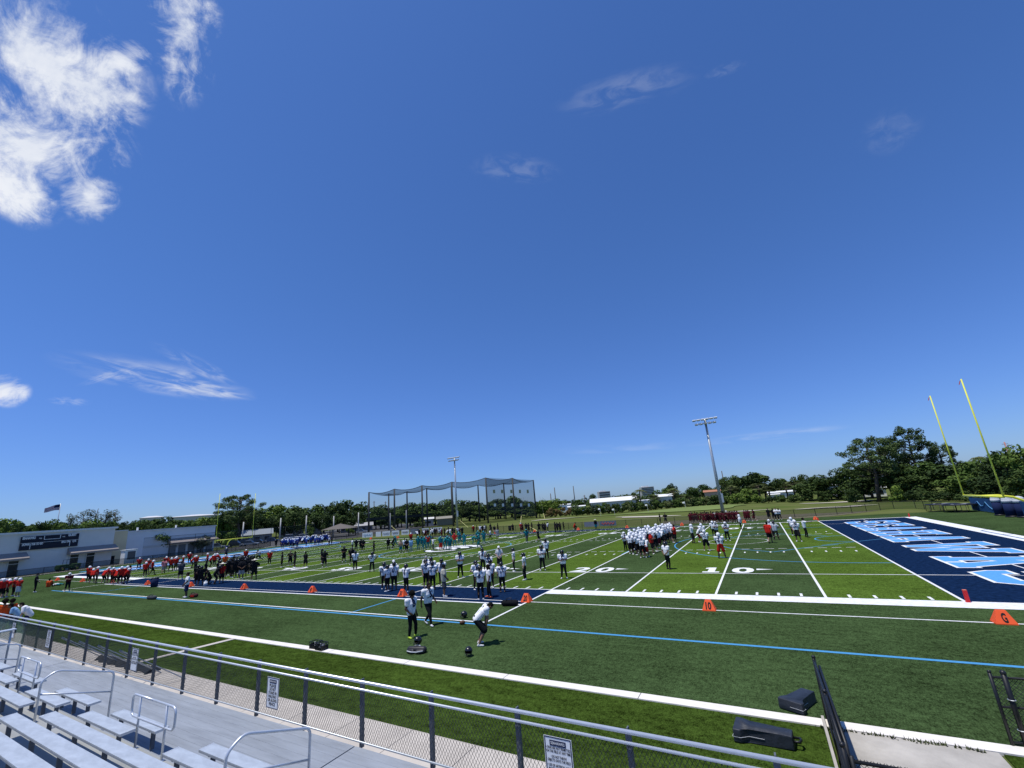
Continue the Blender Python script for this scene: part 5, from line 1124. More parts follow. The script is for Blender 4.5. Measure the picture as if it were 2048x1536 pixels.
bag(1020, 1212, CL['black'], 'black duffel bag on the white line by the orange 20 marker', .6); bag(387, 1195, mat('bag_maroon', (.05, .012, .012), .8), 'dark red backpack on the grass beside the man in white shirt', .35, .4, True)
bag(303, 1199, CL['dkgrey'], 'low dark bag lying across the blue line at the left', .7, .1)
x, y = at('c2', 622, 1040); t = thing('water_jug', 'white water jug on the navy strip beside the crouching person', 'jug', (x, y, 0)); m_ = MB(); m_.tube((0, 0, 0), (0, 0, .36), .16, .15, n=14); m_.tube((0, 0, .36), (0, 0, .44), .13, .06, n=14); m_.build('body', WHITE, t, True); m_ = MB(); m_.tube((0, 0, .44), (0, 0, .48), .05, n=10); m_.build('lid', LBLUE, t, True)
def bin_(u, v, w, h, m, label, z=0.):
    x, y, _ = gz(u, v); t = thing('trash_bin', label, 'bin', (x, y, 0)); m_ = MB(); m_.tube((0, 0, 0), (0, 0, h), w*.45, w*.52, n=16); m_.build('body', m, t, True); m_ = MB(); m_.tube((0, 0, h), (0, 0, h+.05), w*.55, n=16); m_.build('rim', BLACK, t, True)
bin_(308, 1174, .62, .82, CL['navy'], 'navy trash bin on the navy strip left of the black team'); bin_(1020, 1061, .7, 1.0, CL['black'], 'small black bin at the far fence')
bin_(221, 1128, .9, 1.5, CL['black'], 'black bin by the corner of the grey scoreboard building')

# ================================================================== light poles, fences and banners beyond the field
def light_pole(x, y, h, label):
    t = thing('light_pole', label, 'light pole', (x, y, 0), 0, 'floodlight poles'); m_ = MB(); m_.tube((0, 0, 0), (0, 0, h), .30, .17, n=14); m_.build('pole', GALV, t, True)
    for z, n_, w in ((h+.0, 6, 1.75), (h-.75, 5, 1.45)):
        m_ = MB(); m_.box((0, 0, z), (2*w+.2, .09, .11)); m_.build('crossarm', GALV, t)
        for i in range(n_):
            xx = -w+2*w*i/(n_-1); m_ = MB(); m_.box((xx, -.22, z-.06), (.06, .34, .06)); m_.box((xx, -.42, z-.10), (.56, .52, .20), 0, 0, .45); m_.box((xx, -.62, z-.06), (.60, .42, .03), 0, 0, .30); o = m_.build('floodlight', mat('lamp_housing', (.66, .68, .70), .35, .3), t)
            m_ = MB(); m_.box((xx, -.44, z-.225), (.50, .44, .02), 0, 0, .45); m_.build('lens', mat('lamp_glass', (.04, .05, .07), .2, 0, .6), o)
    m_ = MB(); m_.box((.34, -.1, h*.22), (.3, .35, 1.5)); m_.build('control_box', GALV, t)
light_pole(-12.15, 56.6, hgt(-12.15, 56.6, 838), 'tall tapered floodlight pole behind the maroon crowd'); light_pole(-79, 71, hgt(-79, 71, 915), 'floodlight pole in front of the netted cage, farther one')
def pt_at_y(u, y):                               # ground point on the line y=const under photo column u
    lo, hi = -400., 60.
    for _ in range(60):
        m = (lo+hi)/2
        if pr((m, y, .6))[0] < u: lo = m
        else: hi = m
    return lo
def wire_fence(pts, h, label, step=3., alpha=.32, name='chain_link_fence'):
    t = thing(name, label, 'fence', (pts[0][0], pts[0][1], 0)); o0 = Vector((pts[0][0], pts[0][1])); P_ = [Vector(p)-o0 for p in pts]
    r_ = MB(); ms = MB(); np_ = 0
    for a, b_ in zip(P_, P_[1:]):
        L_ = (b_-a).length; k = max(1, int(round(L_/step)))
        r_.tube((a.x, a.y, h), (b_.x, b_.y, h), .028, n=6); r_.tube((a.x, a.y, .08), (b_.x, b_.y, .08), .02, n=5)
        ang = math.atan2(b_.y-a.y, b_.x-a.x); c = (a+b_)/2; ms.box((c.x, c.y, h/2+.04), (L_-.02, .006, h-.12), ang)
        for i in range(k):
            if np_ > 95: break
            q = a+(b_-a)*i/k; m_ = MB(); m_.tube((q.x, q.y, 0), (q.x, q.y, h+.04), .04, n=7); m_.build('post', BLACK, t); np_ += 1
    r_.build('rail', BLACK, t)
    mm = MATS.get('mesh_screen_%d' % int(alpha*100)) or mat('mesh_screen_%d' % int(alpha*100), (.03, .032, .03), .8, alpha=alpha)
    ms.build('chain_link_mesh', mm, t); return t
wire_fence([(-62, 57.2), (-40, 55.6), (-20, 55.8), (-5, 57.5), (3.8, 61.5), (8.2, 65.5), (12.4, 69), (14.6, 66.8), (15.6, 58.5)], 1.2, 'low black chain link fence between the field and the golf green', 3.0, .22)
wire_fence([(-98, 66), (-62, 57.2)], 1.2, 'low black chain link fence before the netted cage', 3., .22)
wire_fence([(-113.8, 40), (-112.2, 27), (-111.4, 12), (-111.2, -12), (-111.2, -20)], 1.2, 'low chain link fence in front of the grey scoreboard building', 3., .3)
t = wire_fence([(-113.6, 52), (-113.9, 40), (-112.6, 27), (-111.7, 13.2)], 4.6, 'tall black post fence in front of the white building', 5.2, .10)
wire_fence([(-98, 66), (-104, 62), (-113.6, 52)], 1.2, 'low chain link fence before the car park', 3., .25)
def panel(name, x0, y0, x1, y1, z0, z1, m, label, cat, group=None, squig=None, n=1):
    L_ = math.hypot(x1-x0, y1-y0); t = thing(name, label, cat, (x0, y0, 0), math.atan2(y1-y0, x1-x0), group); m_ = MB(); m_.box((L_/2, 0, (z0+z1)/2), (L_, .03, z1-z0)); m_.build('panel', m, t)
    if squig:
        m_ = MB(); random.seed(int(abs(x0*7)))
        pts = [(L_*(.12+.76*i/14), -.03, (z0+z1)/2+(z1-z0)*.26*math.sin(i*1.9+random.uniform(-.4, .4))) for i in range(15)]; m_.path(pts, .04, 5); m_.build('script', squig, t)
GB = mat('banner_white', (.80, .80, .79), .7, var=.1, vscale=1); GBG = mat('banner_grey', (.16, .18, .22), .7, var=.15, vscale=1)
a0 = np.array((-100.5, 57.2)); a1 = np.array((-88.5, 62.3))
for i, (s0, s1, m_2, q) in enumerate(((0, .22, GB, LBLUE), (.29, .40, GB, None), (.43, .60, GB, GBG), (.63, .79, GB, BLACK), (.84, 1.0, GB, CL['maroon']), (1.03, 1.22, GBG, None), (1.27, 1.42, GB, BLACK), (1.45, 1.7, GB, CL['pink']))):
    p0 = a0+(a1-a0)*s0; p1 = a0+(a1-a0)*s1; panel('banner', *p0, *p1, .1, 1.35, m_2, ['white banner with pale blue script, leftmost on the far left fence', 'plain white banner second from left on the far left fence', 'white banner with grey writing third from left on the fence', 'white banner with black marks fourth from left on the fence', 'white banner with dark red writing fifth on the fence', 'dark grey banner on the fence left of the teal team', 'white banner with black writing right of the dark grey one', 'long pale banner with pink writing behind the far crowd'][i], 'banner', 'banners on the far left fence', q)
xb0 = pt_at_y(1168, 55.3); xb1 = pt_at_y(1198, 55.3); xb2 = pt_at_y(1232, 55.3)
panel('banner', xb0, 55.5, xb1-.1, 55.5, .3, 1.15, GBG, 'blue-grey banner on the far fence, left of two', 'banner', 'blue-grey banners', None); panel('banner', xb1+.1, 55.5, xb2, 55.5, .3, 1.15, mat('banner_slate', (.12, .145, .19), .7), 'blue-grey banner on the far fence, right of two with orange patch', 'banner', 'blue-grey banners', ORANGE)
p0 = gz(1946, 1021); p1 = gz(2060, 1037); panel('banner', p0[0], p0[1], p1[0], p1[1], .1, 1.7, mat('banner_blue', (.012, .07, .18), .7, var=.15, vscale=.8), 'blue banner with pale blue script behind the tackling dummies', 'banner', None, mat('script_blue', (.10, .28, .5), .8))
for i, (u, v, s) in enumerate(((2001, 1031, .9), (2027, 1034, 1.15), (2050, 1035, 1.1))):
    x, y, _ = gz(u, v); t = thing('tackling_dummy', ('slim', 'broad', 'rightmost broad')[i]+' navy tackling dummy with grey domed top by the blue banner', 'tackling dummy', (x, y, 0), 0, 'tackling dummies'); w = .44*s
    m_ = MB(); m_.tube((0, 0, .12), (0, 0, 1.5), w, w*.95, n=16); m_.build('body', CL['navy'], t, True)
    m_ = MB(); m_.tube((0, 0, 1.5), (0, 0, 1.85), w*1.0, w*.94, n=16); m_.ball((0, 0, 1.85), w*.94, 16, 8, sc=(1, 1, .75)); m_.build('domed_top', CL['silver'], t, True)
    m_ = MB(); m_.tube((0, 0, 0), (0, 0, .14), w*1.15, n=16); m_.build('base', BLACK, t, True)
for i, u in enumerate((1888, 1925)):
    x, y, _ = gz(u, 1022+i*1.5); t = thing('trampoline', ('left', 'right')[i]+' black round trampoline with bent tube legs by the trees', 'trampoline', (x, y, 0), .4*i, 'trampolines'); r = 1.75
    m_ = MB(); m_.tube((0, 0, .92), (0, 0, .95), r, n=28); m_.build('mat', BLACK, t, True); m_ = MB(); m_.path([(r*math.cos(a), r*math.sin(a), .94) for a in [i_*2*math.pi/28 for i_ in range(28)]], .06, 6, closed=True); m_.build('rim', BLACK, t, True)
    for k in range(4):
        a = k*math.pi/2+.5; b_ = a+.65; m_ = MB(); m_.path([(r*math.cos(a), r*math.sin(a), .92), (r*1.02*math.cos(a), r*1.02*math.sin(a), .06), (r*1.02*math.cos(b_), r*1.02*math.sin(b_), .06), (r*math.cos(b_), r*math.sin(b_), .92)], .035, 6); m_.build('leg', BLACK, t, True)
    m_ = MB(); m_.box((.3, -.4, 1.02), (.7, .5, .1), .5); m_.box((-.7, .3, 1.0), (.4, .25, .08), 1.2); m_.build('towel', CL['grey'], t)

# ================================================================== netted practice cage
NP = mat('net_pole', (.062, .060, .055), .8, var=.2, vscale=3)
def netm(nm, a): return mat(nm, (.035, .05, .075), .9, spec=0, alpha=a)
t = thing('netted_cage', 'huge dark netted golf practice cage on tall poles behind the field', 'netted cage', (0, 0, 0))
FR = [(735.5, 984.5), (787, 978), (843, 971), (904, 964), (973, 955.5), (1027, 956)]; BKp = [(776, 987), (813, 983), (853, 976.5), (903, 973), (957, 970), (1009, 966)]
fp = [far(u+2, 152+1.5*i) for i, (u, v) in enumerate(FR)]; fh = [hgt(*p, v) for p, (u, v) in zip(fp, FR)]
bp_ = [far(u+1.5, 178+1.5*i) for i, (u, v) in enumerate(BKp)]; bh = [hgt(*p, v) for p, (u, v) in zip(bp_, BKp)]
rp_ = far(1071, 176); rh = hgt(*rp_, 960)
for (x, y), h in list(zip(fp, fh))+list(zip(bp_, bh))+[(rp_, rh)]:
    m_ = MB(); m_.tube((x, y, 0), (x, y, h), .33, .26, n=9); m_.build('pole', NP, t, True)
def net(name, A, B, C_, D, sag, a, n=10, mb=None):
    m_ = MB(); A, B, C_, D = map(Vector, (A, B, C_, D)); V = []
    for i in range(n+1):
        for j in range(n+1):
            u, v = i/n, j/n; p = (A*(1-u)+B*u)*(1-v)+(D*(1-u)+C_*u)*v; p.z -= sag*(4*u*(1-u)*.5+4*v*(1-v)*.5); V.append(p)
    m_.add(V, [(i*(n+1)+j, (i+1)*(n+1)+j, (i+1)*(n+1)+j+1, i*(n+1)+j+1) for i in range(n) for j in range(n)]); m_.build(name, netm('net_%d' % int(a*100), a), t)
P3 = lambda p, h: (p[0], p[1], h)
for i in range(5): net('roof_net', P3(fp[i], fh[i]), P3(fp[i+1], fh[i+1]), P3(bp_[i+1], bh[i+1]), P3(bp_[i], bh[i]), 1.5, .58)
net('roof_net', P3(fp[5], fh[5]), P3(rp_, rh), P3(bp_[5], bh[5]), P3(bp_[5], bh[5]), 1.2, .58)
for i in range(5):
    m_ = MB(); A_, B_ = Vector(P3(fp[i], fh[i])), Vector(P3(fp[i+1], fh[i+1])); m_.path([A_*(1-k/8)+B_*k/8-Vector((0, 0, 3.2*(k/8)*(1-k/8))) for k in range(9)], .10, 5); m_.build('edge_rope', NP, t)
    m_ = MB(); A_, B_ = Vector(P3(bp_[i], bh[i])), Vector(P3(bp_[i+1], bh[i+1])); m_.path([A_*(1-k/8)+B_*k/8-Vector((0, 0, 4*(k/8)*(1-k/8))) for k in range(9)], .10, 5); m_.build('edge_rope', NP, t)
m_ = MB(); A_, B_ = Vector(P3(fp[5], fh[5])), Vector(P3(rp_, rh)); m_.path([A_*(1-k/8)+B_*k/8-Vector((0, 0, 5*(k/8)*(1-k/8))) for k in range(9)], .1, 5); m_.build('edge_rope', NP, t)
for i in range(5): net('side_net', P3(bp_[i], bh[i]), P3(bp_[i+1], bh[i+1]), P3(bp_[i+1], .5), P3(bp_[i], .5), 0, .16, 4)
net('side_net', P3(fp[0], fh[0]), P3(bp_[0], bh[0]), P3(bp_[0], .5), P3(fp[0], .5), 0, .16, 4); net('side_net', P3(fp[4], fh[4]), P3(rp_, rh), P3(rp_, .5), P3(fp[4], 5), 0, .42, 6)
for i, u in enumerate((987, 1002.5, 1021, 1039, 1056)):
    k = (u-973)/(1071-973); x = fp[4][0]*(1-k)+rp_[0]*k; y = fp[4][1]*(1-k)+rp_[1]*k; dx = Vector((rp_[0]-fp[4][0], rp_[1]-fp[4][1])); an = math.atan2(dx.y, dx.x)
    for v0, v1, mm in ((979.5, 986.5, mat('target_yellow', (.42, .40, .24), .8)), (1007, 1013, GB)):
        z0, z1 = hgt(x, y, v1), hgt(x, y, v0); m_ = MB(); m_.box((x+.1*math.sin(an), y-.1*math.cos(an), (z0+z1)/2), (1.1, .04, z1-z0), an); m_.build('target_panel', mm, t)
m_ = MB(); q0 = far(733, 158); q1 = far(862, 172); m_.box(((q0[0]+q1[0])/2, (q0[1]+q1[1])/2, 4.7), (math.hypot(q1[0]-q0[0], q1[1]-q0[1]), .5, .9), math.atan2(q1[1]-q0[1], q1[0]-q0[0])); m_.build('awning', mat('awning_dark', (.03, .035, .032), .8), t)
for i, (u0, v0, u1, v1) in enumerate(((1030.5, 1039, 1041, 1046.5), (1079, 1031, 1090.5, 1040), (1117, 1022.5, 1129, 1030), (937, 1054.5, 943, 1046), (797, 1064, 804, 1054), (739, 1065, 745, 1058), (1068, 1055.5, 1074, 1060.5))):
    xa, ya, _ = gz(max(u0, u1) if i < 3 or i == 6 else min(u0, u1), max(v0, v1)+1); k = i % 6; tp = rp_ if i < 3 else fp[min(5, max(0, 4-i))]
    dz = 2.2 if i != 6 else 1.2; dx = Vector((tp[0]-xa, tp[1]-ya)); dx = dx.normalized()*3.0
    tt = thing('guy_wire', ['long guy wire with yellow guard right of cage', 'guy wire with yellow guard beside the rightmost cage pole', 'guy wire with yellow guard by the red-brown bushes', 'guy wire with yellow guard right of the floodlight pole', 'guy wire with yellow guard before the left cage poles', 'guy wire with yellow guard at the leftmost cage pole', 'guy wire with yellow guard among the far sideline crowd'][i], 'guy wire', (xa, ya, 0), 0, 'guy wires')
    m_ = MB(); m_.tube((0, 0, 0), (dx.x, dx.y, dz), .07, n=6); m_.build('guard', mat('guard_yellow', (.62, .58, .22), .6), tt); m_ = MB(); m_.tube((dx.x, dx.y, dz), (dx.x*3.6, dx.y*3.6, dz*3.6), .025, n=4); m_.build('wire', BLACK, tt)

# ================================================================== buildings
def frame(P, d):
    d = Vector(d).normalized(); return Vector(P), d
def fac(P, d, u, v):                             # photo pixel -> (distance along the wall, height)
    r = ray(u, v); nx_, ny_ = -d.y, d.x; k = ((P.x-CAM[0])*nx_+(P.y-CAM[1])*ny_)/(r[0]*nx_+r[1]*ny_); X = CAM+r*k
    return (X[0]-P.x)*d.x+(X[1]-P.y)*d.y, X[2]
GREYW = mat('stucco_grey', (.68, .665, .625), .9, var=.05, vscale=.5); WHW = mat('stucco_white', (.78, .78, .77), .9, var=.05, vscale=.4); TANW = mat('stucco_tan', (.70, .58, .36), .9, var=.05, vscale=.5); FASC = mat('fascia_white', (.72, .72, .70), .7); ROOFB = mat('canopy_roof', (.30, .26, .235), .9, var=.1, vscale=1.5); GLASS = mat('window_dark', (.018, .022, .028), .15, 0, .5); DOORW = mat('door_frame', (.60, .60, .57), .7); ROOFG = mat('roof_grey', (.36, .36, .36), .9, var=.08, vscale=.4)
P, d = frame((-119.2, -3.2), (-2.2, 15.4)); ang = math.atan2(d.y, d.x)
sR, zR_ = fac(P, d, 231, 1056); t = thing('scoreboard_building', 'low grey building carrying the navy scoreboard at the left', 'building', (P.x, P.y, 0), ang); H_ = 7.0
m_ = MB(); m_.box(((sR-24)/2, 7, H_/2), (sR+24, 14, H_)); m_.build('wall', GREYW, t); m_ = MB(); m_.box(((sR-24)/2, 6.9, H_+.12), (sR+24.6, 14.5, .34)); m_.build('roof', FASC, t)
for u0, v0, u1, v1 in ((133, 1110, 230, 1093), (-30, 1127, 52, 1110)):
    s0, z0 = fac(P, d, u0, v0); s1, z1 = fac(P, d, u1, v1); z1 = z0+1.25; m_ = MB(); V = [(s0, 0, z1), (s1, 0, z1), (s1, -1.5, z0+.3), (s0, -1.5, z0+.3), (s0, 0, z0), (s1, 0, z0), (s1, -1.5, z0), (s0, -1.5, z0)]
    m_.add(V, [(0, 3, 2, 1), (4, 5, 6, 7), (0, 4, 7, 3), (1, 2, 6, 5), (3, 7, 6, 2), (0, 1, 5, 4)]); m_.build('canopy', ROOFB, t)
for u0, u1, v0, v1 in ((15.5, 35, 1143, 1122), (141, 154, 1128, 1109), (173, 187, 1125, 1105.5)):
    s0, z0 = fac(P, d, u0, v0); s1, z1 = fac(P, d, u1, v1); z1 = max(2.5, min(3.0, z1)); m_ = MB(); c = (s0+s1)/2; w = max(1.2, s1-s0)
    for q in (-1, 1): m_.box((c+q*(w/2+.09), -.05, z1/2), (.18, .12, z1))
    m_.box((c, -.05, z1+.06), (w+.36, .12, .12)); m_.box((c, -.05, z1*.80), (w, .11, .10)); fo = m_.build('door', DOORW, t); m_ = MB(); m_.box((c, -.02, z1/2), (w, .05, z1)); m_.build('glass', GLASS, fo)
s0, z1 = fac(P, d, 42.5, 1072.5); s1, _z = fac(P, d, 157.5, 1066); s2, z0 = fac(P, d, 37.4, 1101)
sbt = thing('scoreboard', 'navy scoreboard with white lettering on the grey building wall', 'scoreboard', (P.x, P.y, 0), ang); w = s1-s0; c = (s0+s1)/2; z1_, z0_ = 6.45, 6.45-(z1-z0)*.97; hh = z1_-z0_
m_ = MB(); m_.box((c, -.16, (z0_+z1_)/2), (w, .30, hh)); m_.build('board', mat('board_navy', (.006, .009, .024), .5), sbt)
m_ = MB(); zm = (z0_+z1_)/2+.02
m_.box((c, -.325, zm), (w, .02, .05))
for fx, z_a, z_b in ((.375, .98, .72), (.655, .98, .72), (.16, .46, .05), (.845, .46, .05)): m_.box((s0+w*fx, -.325, z0_+hh*(z_a+z_b)/2), (.09, .02, hh*(z_a-z_b)))
m_.box((s0+w*.515, -.325, z0_+hh*.70), (w*.28, .02, .08)); m_.build('frame_lines', FASC, sbt)
m_ = MB()
for tx, fx, fz, ww in (('SEAHAWKS', .12, .80, .215), ('TOL', .31, .775, .055), ('TOL', .715, .785, .055), ('GUEST', .87, .83, .155), ('DOWN', .085, .335, .12), ('YDS TO GO', .27, .34, .20), ('BALL ON', .765, .345, .15), ('QTR', .925, .345, .075)): put_text(m_, tx, hh*(.17 if tx != 'TOL' else .07), (lambda fx, fz: lambda a, c_: (s0+w*fx+a, -.335, z0_+hh*fz+c_))(fx, fz), bold=.09, width=w*ww)
m_.build('lettering', FASC, sbt)
P2b, d2 = frame((P.x+d.x*(sR+.02)-1.2, P.y+d.y*(sR+.02)), (-2.2, 15.4)); s1, _ = fac(P2b, d2, 253, 1085); t = thing('tan_annex', 'narrow tan annex between the grey and the white building', 'building', (P2b.x, P2b.y, 0), ang); m_ = MB(); m_.box((s1/2, 5, 3.2), (s1, 10, 6.4)); m_.build('wall', TANW, t); m_ = MB(); m_.box((s1/2, 5, 6.45), (s1+.1, 10.2, .16)); m_.build('roof', FASC, t)
P3b, d3 = frame((P2b.x+d.x*s1-3.2, P2b.y+d.y*s1+.05), (-3.2, 19)); ang3 = math.atan2(d3.y, d3.x); s1, _ = fac(P3b, d3, 429, 1075); t = thing('white_building', 'long white low building with grey doors behind the left goal post', 'building', (P3b.x, P3b.y, 0), ang3); H3 = 6.1
m_ = MB(); m_.box((s1/2, 9, H3/2), (s1, 18, H3)); m_.build('wall', WHW, t); m_ = MB(); m_.box((s1/2, 9, H3+.1), (s1+.5, 18.5, .22)); m_.build('roof', FASC, t)
sa, _ = fac(P3b, d3, 335, 1080); m_ = MB(); V = [(sa, 0, 3.9), (s1, 0, 3.9), (s1, -1.6, 2.95), (sa, -1.6, 2.95), (sa, 0, 2.6), (s1, 0, 2.6), (s1, -1.6, 2.75), (sa, -1.6, 2.75)]; m_.add(V, [(0, 3, 2, 1), (4, 5, 6, 7), (0, 4, 7, 3), (1, 2, 6, 5), (3, 7, 6, 2), (0, 1, 5, 4)]); m_.build('canopy', ROOFB, t)
for i in range(5): 
    x = sa+1.2+i*(s1-sa-2.4)/4; m_ = MB(); m_.box((x, -.04, 1.2), (1.6, .10, 2.4)); fo = m_.build('door', mat('door_grey', (.22, .22, .22), .7), t); m_ = MB(); m_.box((x+.6, -.11, 1.1), (.06, .06, .2)); m_.build('handle', BLACK, fo)
m_ = MB(); m_.box((s1*.30, -.06, 2.6), (3.2, .10, .5)); m_.build('wall_band', GREYW, t)
for fx in (.22, .62): m_ = MB(); m_.tube((s1*fx, 3, H3), (s1*fx, 3, H3+.9), .18, n=8); m_.build('vent_pipe', FASC, t)
x, y, _ = gz(255, 1126.5); t = thing('kiosk', 'small white kiosk with dark window beside the tan annex', 'kiosk', (x, y, 0), ang); m_ = MB(); m_.box((0, 0, 1.25), (2.0, 1.4, 2.5)); m_.build('body', WHITE, t); m_ = MB(); m_.box((.1, -.72, 1.5), (1.3, .05, 1.5)); m_.build('window', mat('kiosk_glass', (.1, .1, .11), .3), t); m_ = MB(); m_.box((0, 0, 2.56), (2.2, 1.6, .12)); m_.build('roof', FASC, t)
x, y, _ = gz(134, 1141.5); t = thing('utility_cart', 'green utility cart parked before the grey scoreboard building', 'cart', (x, y, 0), ang); GRN = mat('cart_green', (.03, .075, .02), .5)
m_ = MB(); m_.box((0, 0, .65), (3.0, 1.4, .45)); m_.box((1.1, 0, .95), (.9, 1.3, .35)); m_.box((-.75, 0, .98), (1.3, 1.4, .3)); m_.build('body', GRN, t)
for q in (-1, 1):
    for xx in (-.95, 1.0): m_ = MB(); m_.tube((xx, q*.62, .36), (xx, q*.82, .36), .36, n=14); wh = m_.build('wheel', BLACK, t, True); m_ = MB(); m_.tube((xx, q*.80, .36), (xx, q*.84, .36), .17, n=10); m_.build('rim', mat('rim_yellow', (.5, .42, .05), .6), wh)
m_ = MB(); m_.path([(.6, -.6, .9), (.45, -.6, 1.9), (-.5, -.6, 1.9), (-.5, -.6, .9)], .035, 6); m_.path([(.6, .6, .9), (.45, .6, 1.9), (-.5, .6, 1.9), (-.5, .6, .9)], .035, 6); m_.build('roll_bar', BLACK, t)
def house(u, v, D, w, dp, h, rh_, wm, rm, label, rz=None, cat='house', hip=False, win=3, name='house', z0=0.):
    x, y = far(u, D); rz = math.atan2(CAM[1]-y, CAM[0]-x)+math.pi/2 if rz is None else rz; t = thing(name, label, cat, (x, y, z0), rz)
    m_ = MB(); m_.box((0, 0, h/2), (w, dp, h))
    m_.build('wall', wm, t); e = .4; W2, D2 = w/2+e, dp/2+e; m_ = MB()
    if hip: r = min(w, dp)*.18; V = [(-W2, -D2, h), (W2, -D2, h), (W2, D2, h), (-W2, D2, h), (-r, 0, h+rh_), (r, 0, h+rh_)]; F = [(0, 1, 5, 4), (1, 2, 5), (2, 3, 4, 5), (3, 0, 4), (3, 2, 1, 0)]
    else: V = [(-W2, -D2, h), (W2, -D2, h), (W2, D2, h), (-W2, D2, h), (-W2, 0, h+rh_), (W2, 0, h+rh_)]; F = [(0, 1, 5, 4), (1, 2, 5), (2, 3, 4, 5), (3, 0, 4), (3, 2, 1, 0)]
    m_.add(V, F); m_.build('roof', rm, t)
    for i in range(win):
        m_ = MB(); m_.box((-w/2+w*(i+.5)/win, -dp/2-.03, h*.52), (min(1.4, w/win*.5), .06, h*.36)); m_.build('window', GLASS, t)
    return t
house(516, 0, 172, 8.5, 7, 2.6, 1.7, mat('wall_grey', (.20, .20, .20), .9), mat('metal_roof', (.26, .29, .31), .6, .1), 'small house with pale metal roof right of the left goal post')  # walls in one even dark grey
house(583, 0, 205, 9, 8, 3.0, 1.6, mat('wall_paleblue', (.30, .36, .40), .9), ROOFG, 'pale blue house behind the white parked cars'); house(629, 0, 208, 6, 8, 4.8, 1.4, mat('wall_bluegrey', (.22, .26, .29), .9), ROOFG, 'taller blue-grey house half hidden behind a utility pole')
house(728, 0, 200, 7, 8, 2.2, 1.3, mat('wall_grey', (.20, .20, .20), .9), ROOFG, 'grey house behind the left cage poles'); house(697, 0, 200, 6, 8, 2.4, 1.6, mat('wall_grey', (.20, .20, .20), .9), ROOFG, 'grey gabled house behind the brown pavilion')
# open pavilion
x, y = far(681, 152); t = thing('pavilion', 'open pavilion with brown hipped roof and posts at the left back', 'pavilion', (x, y, 0), .6); V = [(-4.6, -4.6, 2.5), (4.6, -4.6, 2.5), (4.6, 4.6, 2.5), (-4.6, 4.6, 2.5), (0, 0, 4.1)]; m_ = MB(); m_.add(V, [(0, 1, 4), (1, 2, 4), (2, 3, 4), (3, 0, 4), (3, 2, 1, 0)]); m_.build('roof', mat('pavilion_roof', (.13, .115, .10), .9), t)
for a in (-3.8, 3.8):
    for b_ in (-3.8, 3.8): m_ = MB(); m_.box((a, b_, 1.25), (.28, .28, 2.5)); m_.build('post', BLACK, t)
x, y = far(889.5, 196); house(889.5, 0, 178, 6.4, 4.2, 2.5, .9, mat('shed_tan', (.30, .26, .18), .9), mat('shed_roof', (.58, .53, .40), .9), 'tan storage shed with pale roof below the cage', None, 'shed', False, 0, 'storage_shed', .2)
house(858, 0, 186, 3.4, 3, 2.7, .7, GREYW, FASC, 'small white and grey shed left of the tan shed', None, 'shed', False, 1, 'storage_shed', .2)
# low white buildings beyond the golf green
house(1226, 0, 212, 21, 10, 4.2, 1.8, mat('wall_offwhite', (.55, .55, .53), .9), FASC, 'long white house with broad pale roof beyond the hedge'); house(1152, 0, 235, 9, 8, 2.8, .5, WHW, FASC, 'flat white building left of the long white house'); house(1128, 0, 245, 7, 6, 4.2, .4, WHW, FASC, 'small white block far behind the red-brown bushes')
house(1291, 0, 210, 5, 8, 3.4, .4, WHW, FASC, 'small white annex right of the long white house'); house(1328, 0, 195, 6, 8, 4.6, 1.0, mat('wall_offwhite', (.55, .55, .53), .9), FASC, 'white gabled house behind the palms right of centre')
house(1672, 0, 168, 7, 7, 4.2, .7, WHW, FASC, 'white flat roofed house just left of the big right pine'); house(1732, 0, 160, 7, 6, 2.6, .4, WHW, FASC, 'low white wall glimpsed under the big right pine')
house(1560, 0, 185, 8, 6, 3.0, .5, WHW, FASC, 'white house hidden among the palms, right of centre'); house(1424, 0, 200, 6, 6, 5.0, .8, mat('wall_peach', (.52, .36, .26), .9), mat('roof_terracotta', (.38, .17, .10), .9), 'peach house with terracotta roof left of the tall light pole'); house(1545, 0, 182, 3, 3, 2.4, .3, WHW, FASC, 'tiny white hut beside the palms')
def office(u, v, D, w, h, fl, label):
    x, y = far(u, D); h = hgt(x, y, v); rz = math.atan2(CAM[1]-y, CAM[0]-x)+math.pi/2+.25; t = thing('office_block', label, 'building', (x, y, 0), rz); m_ = MB(); m_.box((0, 0, h/2), (w, w*.7, h)); m_.build('wall', mat('office_wall', (.46, .45, .42), .9), t)
    for i in range(fl):
        z = h*(.98-.62*(i+.5)/fl); m_ = MB(); m_.box((0, -w*.35-.1, z), (w*.92, .3, h*.62/fl*.45)); m_.build('window', GLASS, t)
    m_ = MB(); m_.box((-w*.1, 0, h+1), (w*.5, w*.4, 2.2)); m_.build('roof_plant', WHW, t)
office(1295.5, 974, 800, 22, 0, 5, 'pale office block on the skyline, taller of two'); office(1209, 983, 950, 24, 0, 3, 'flat pale office block on the skyline left of the taller one')
for (u, v, D, w, lb) in ((300, 1032, 420, 14, 'cream building peeping over the left tree line, left one'), (388, 1029, 400, 32, 'long pale roofed building over the left tree line, right one')):
    x, y = far(u, D); h = hgt(x, y, v); house(u, 0, D, w, 14, h-1.2, 1.2, mat('wall_cream', (.55, .52, .42), .9), mat('roof_pale', (.55, .56, .58), .8), lb, None, 'building', True, 0, 'building')
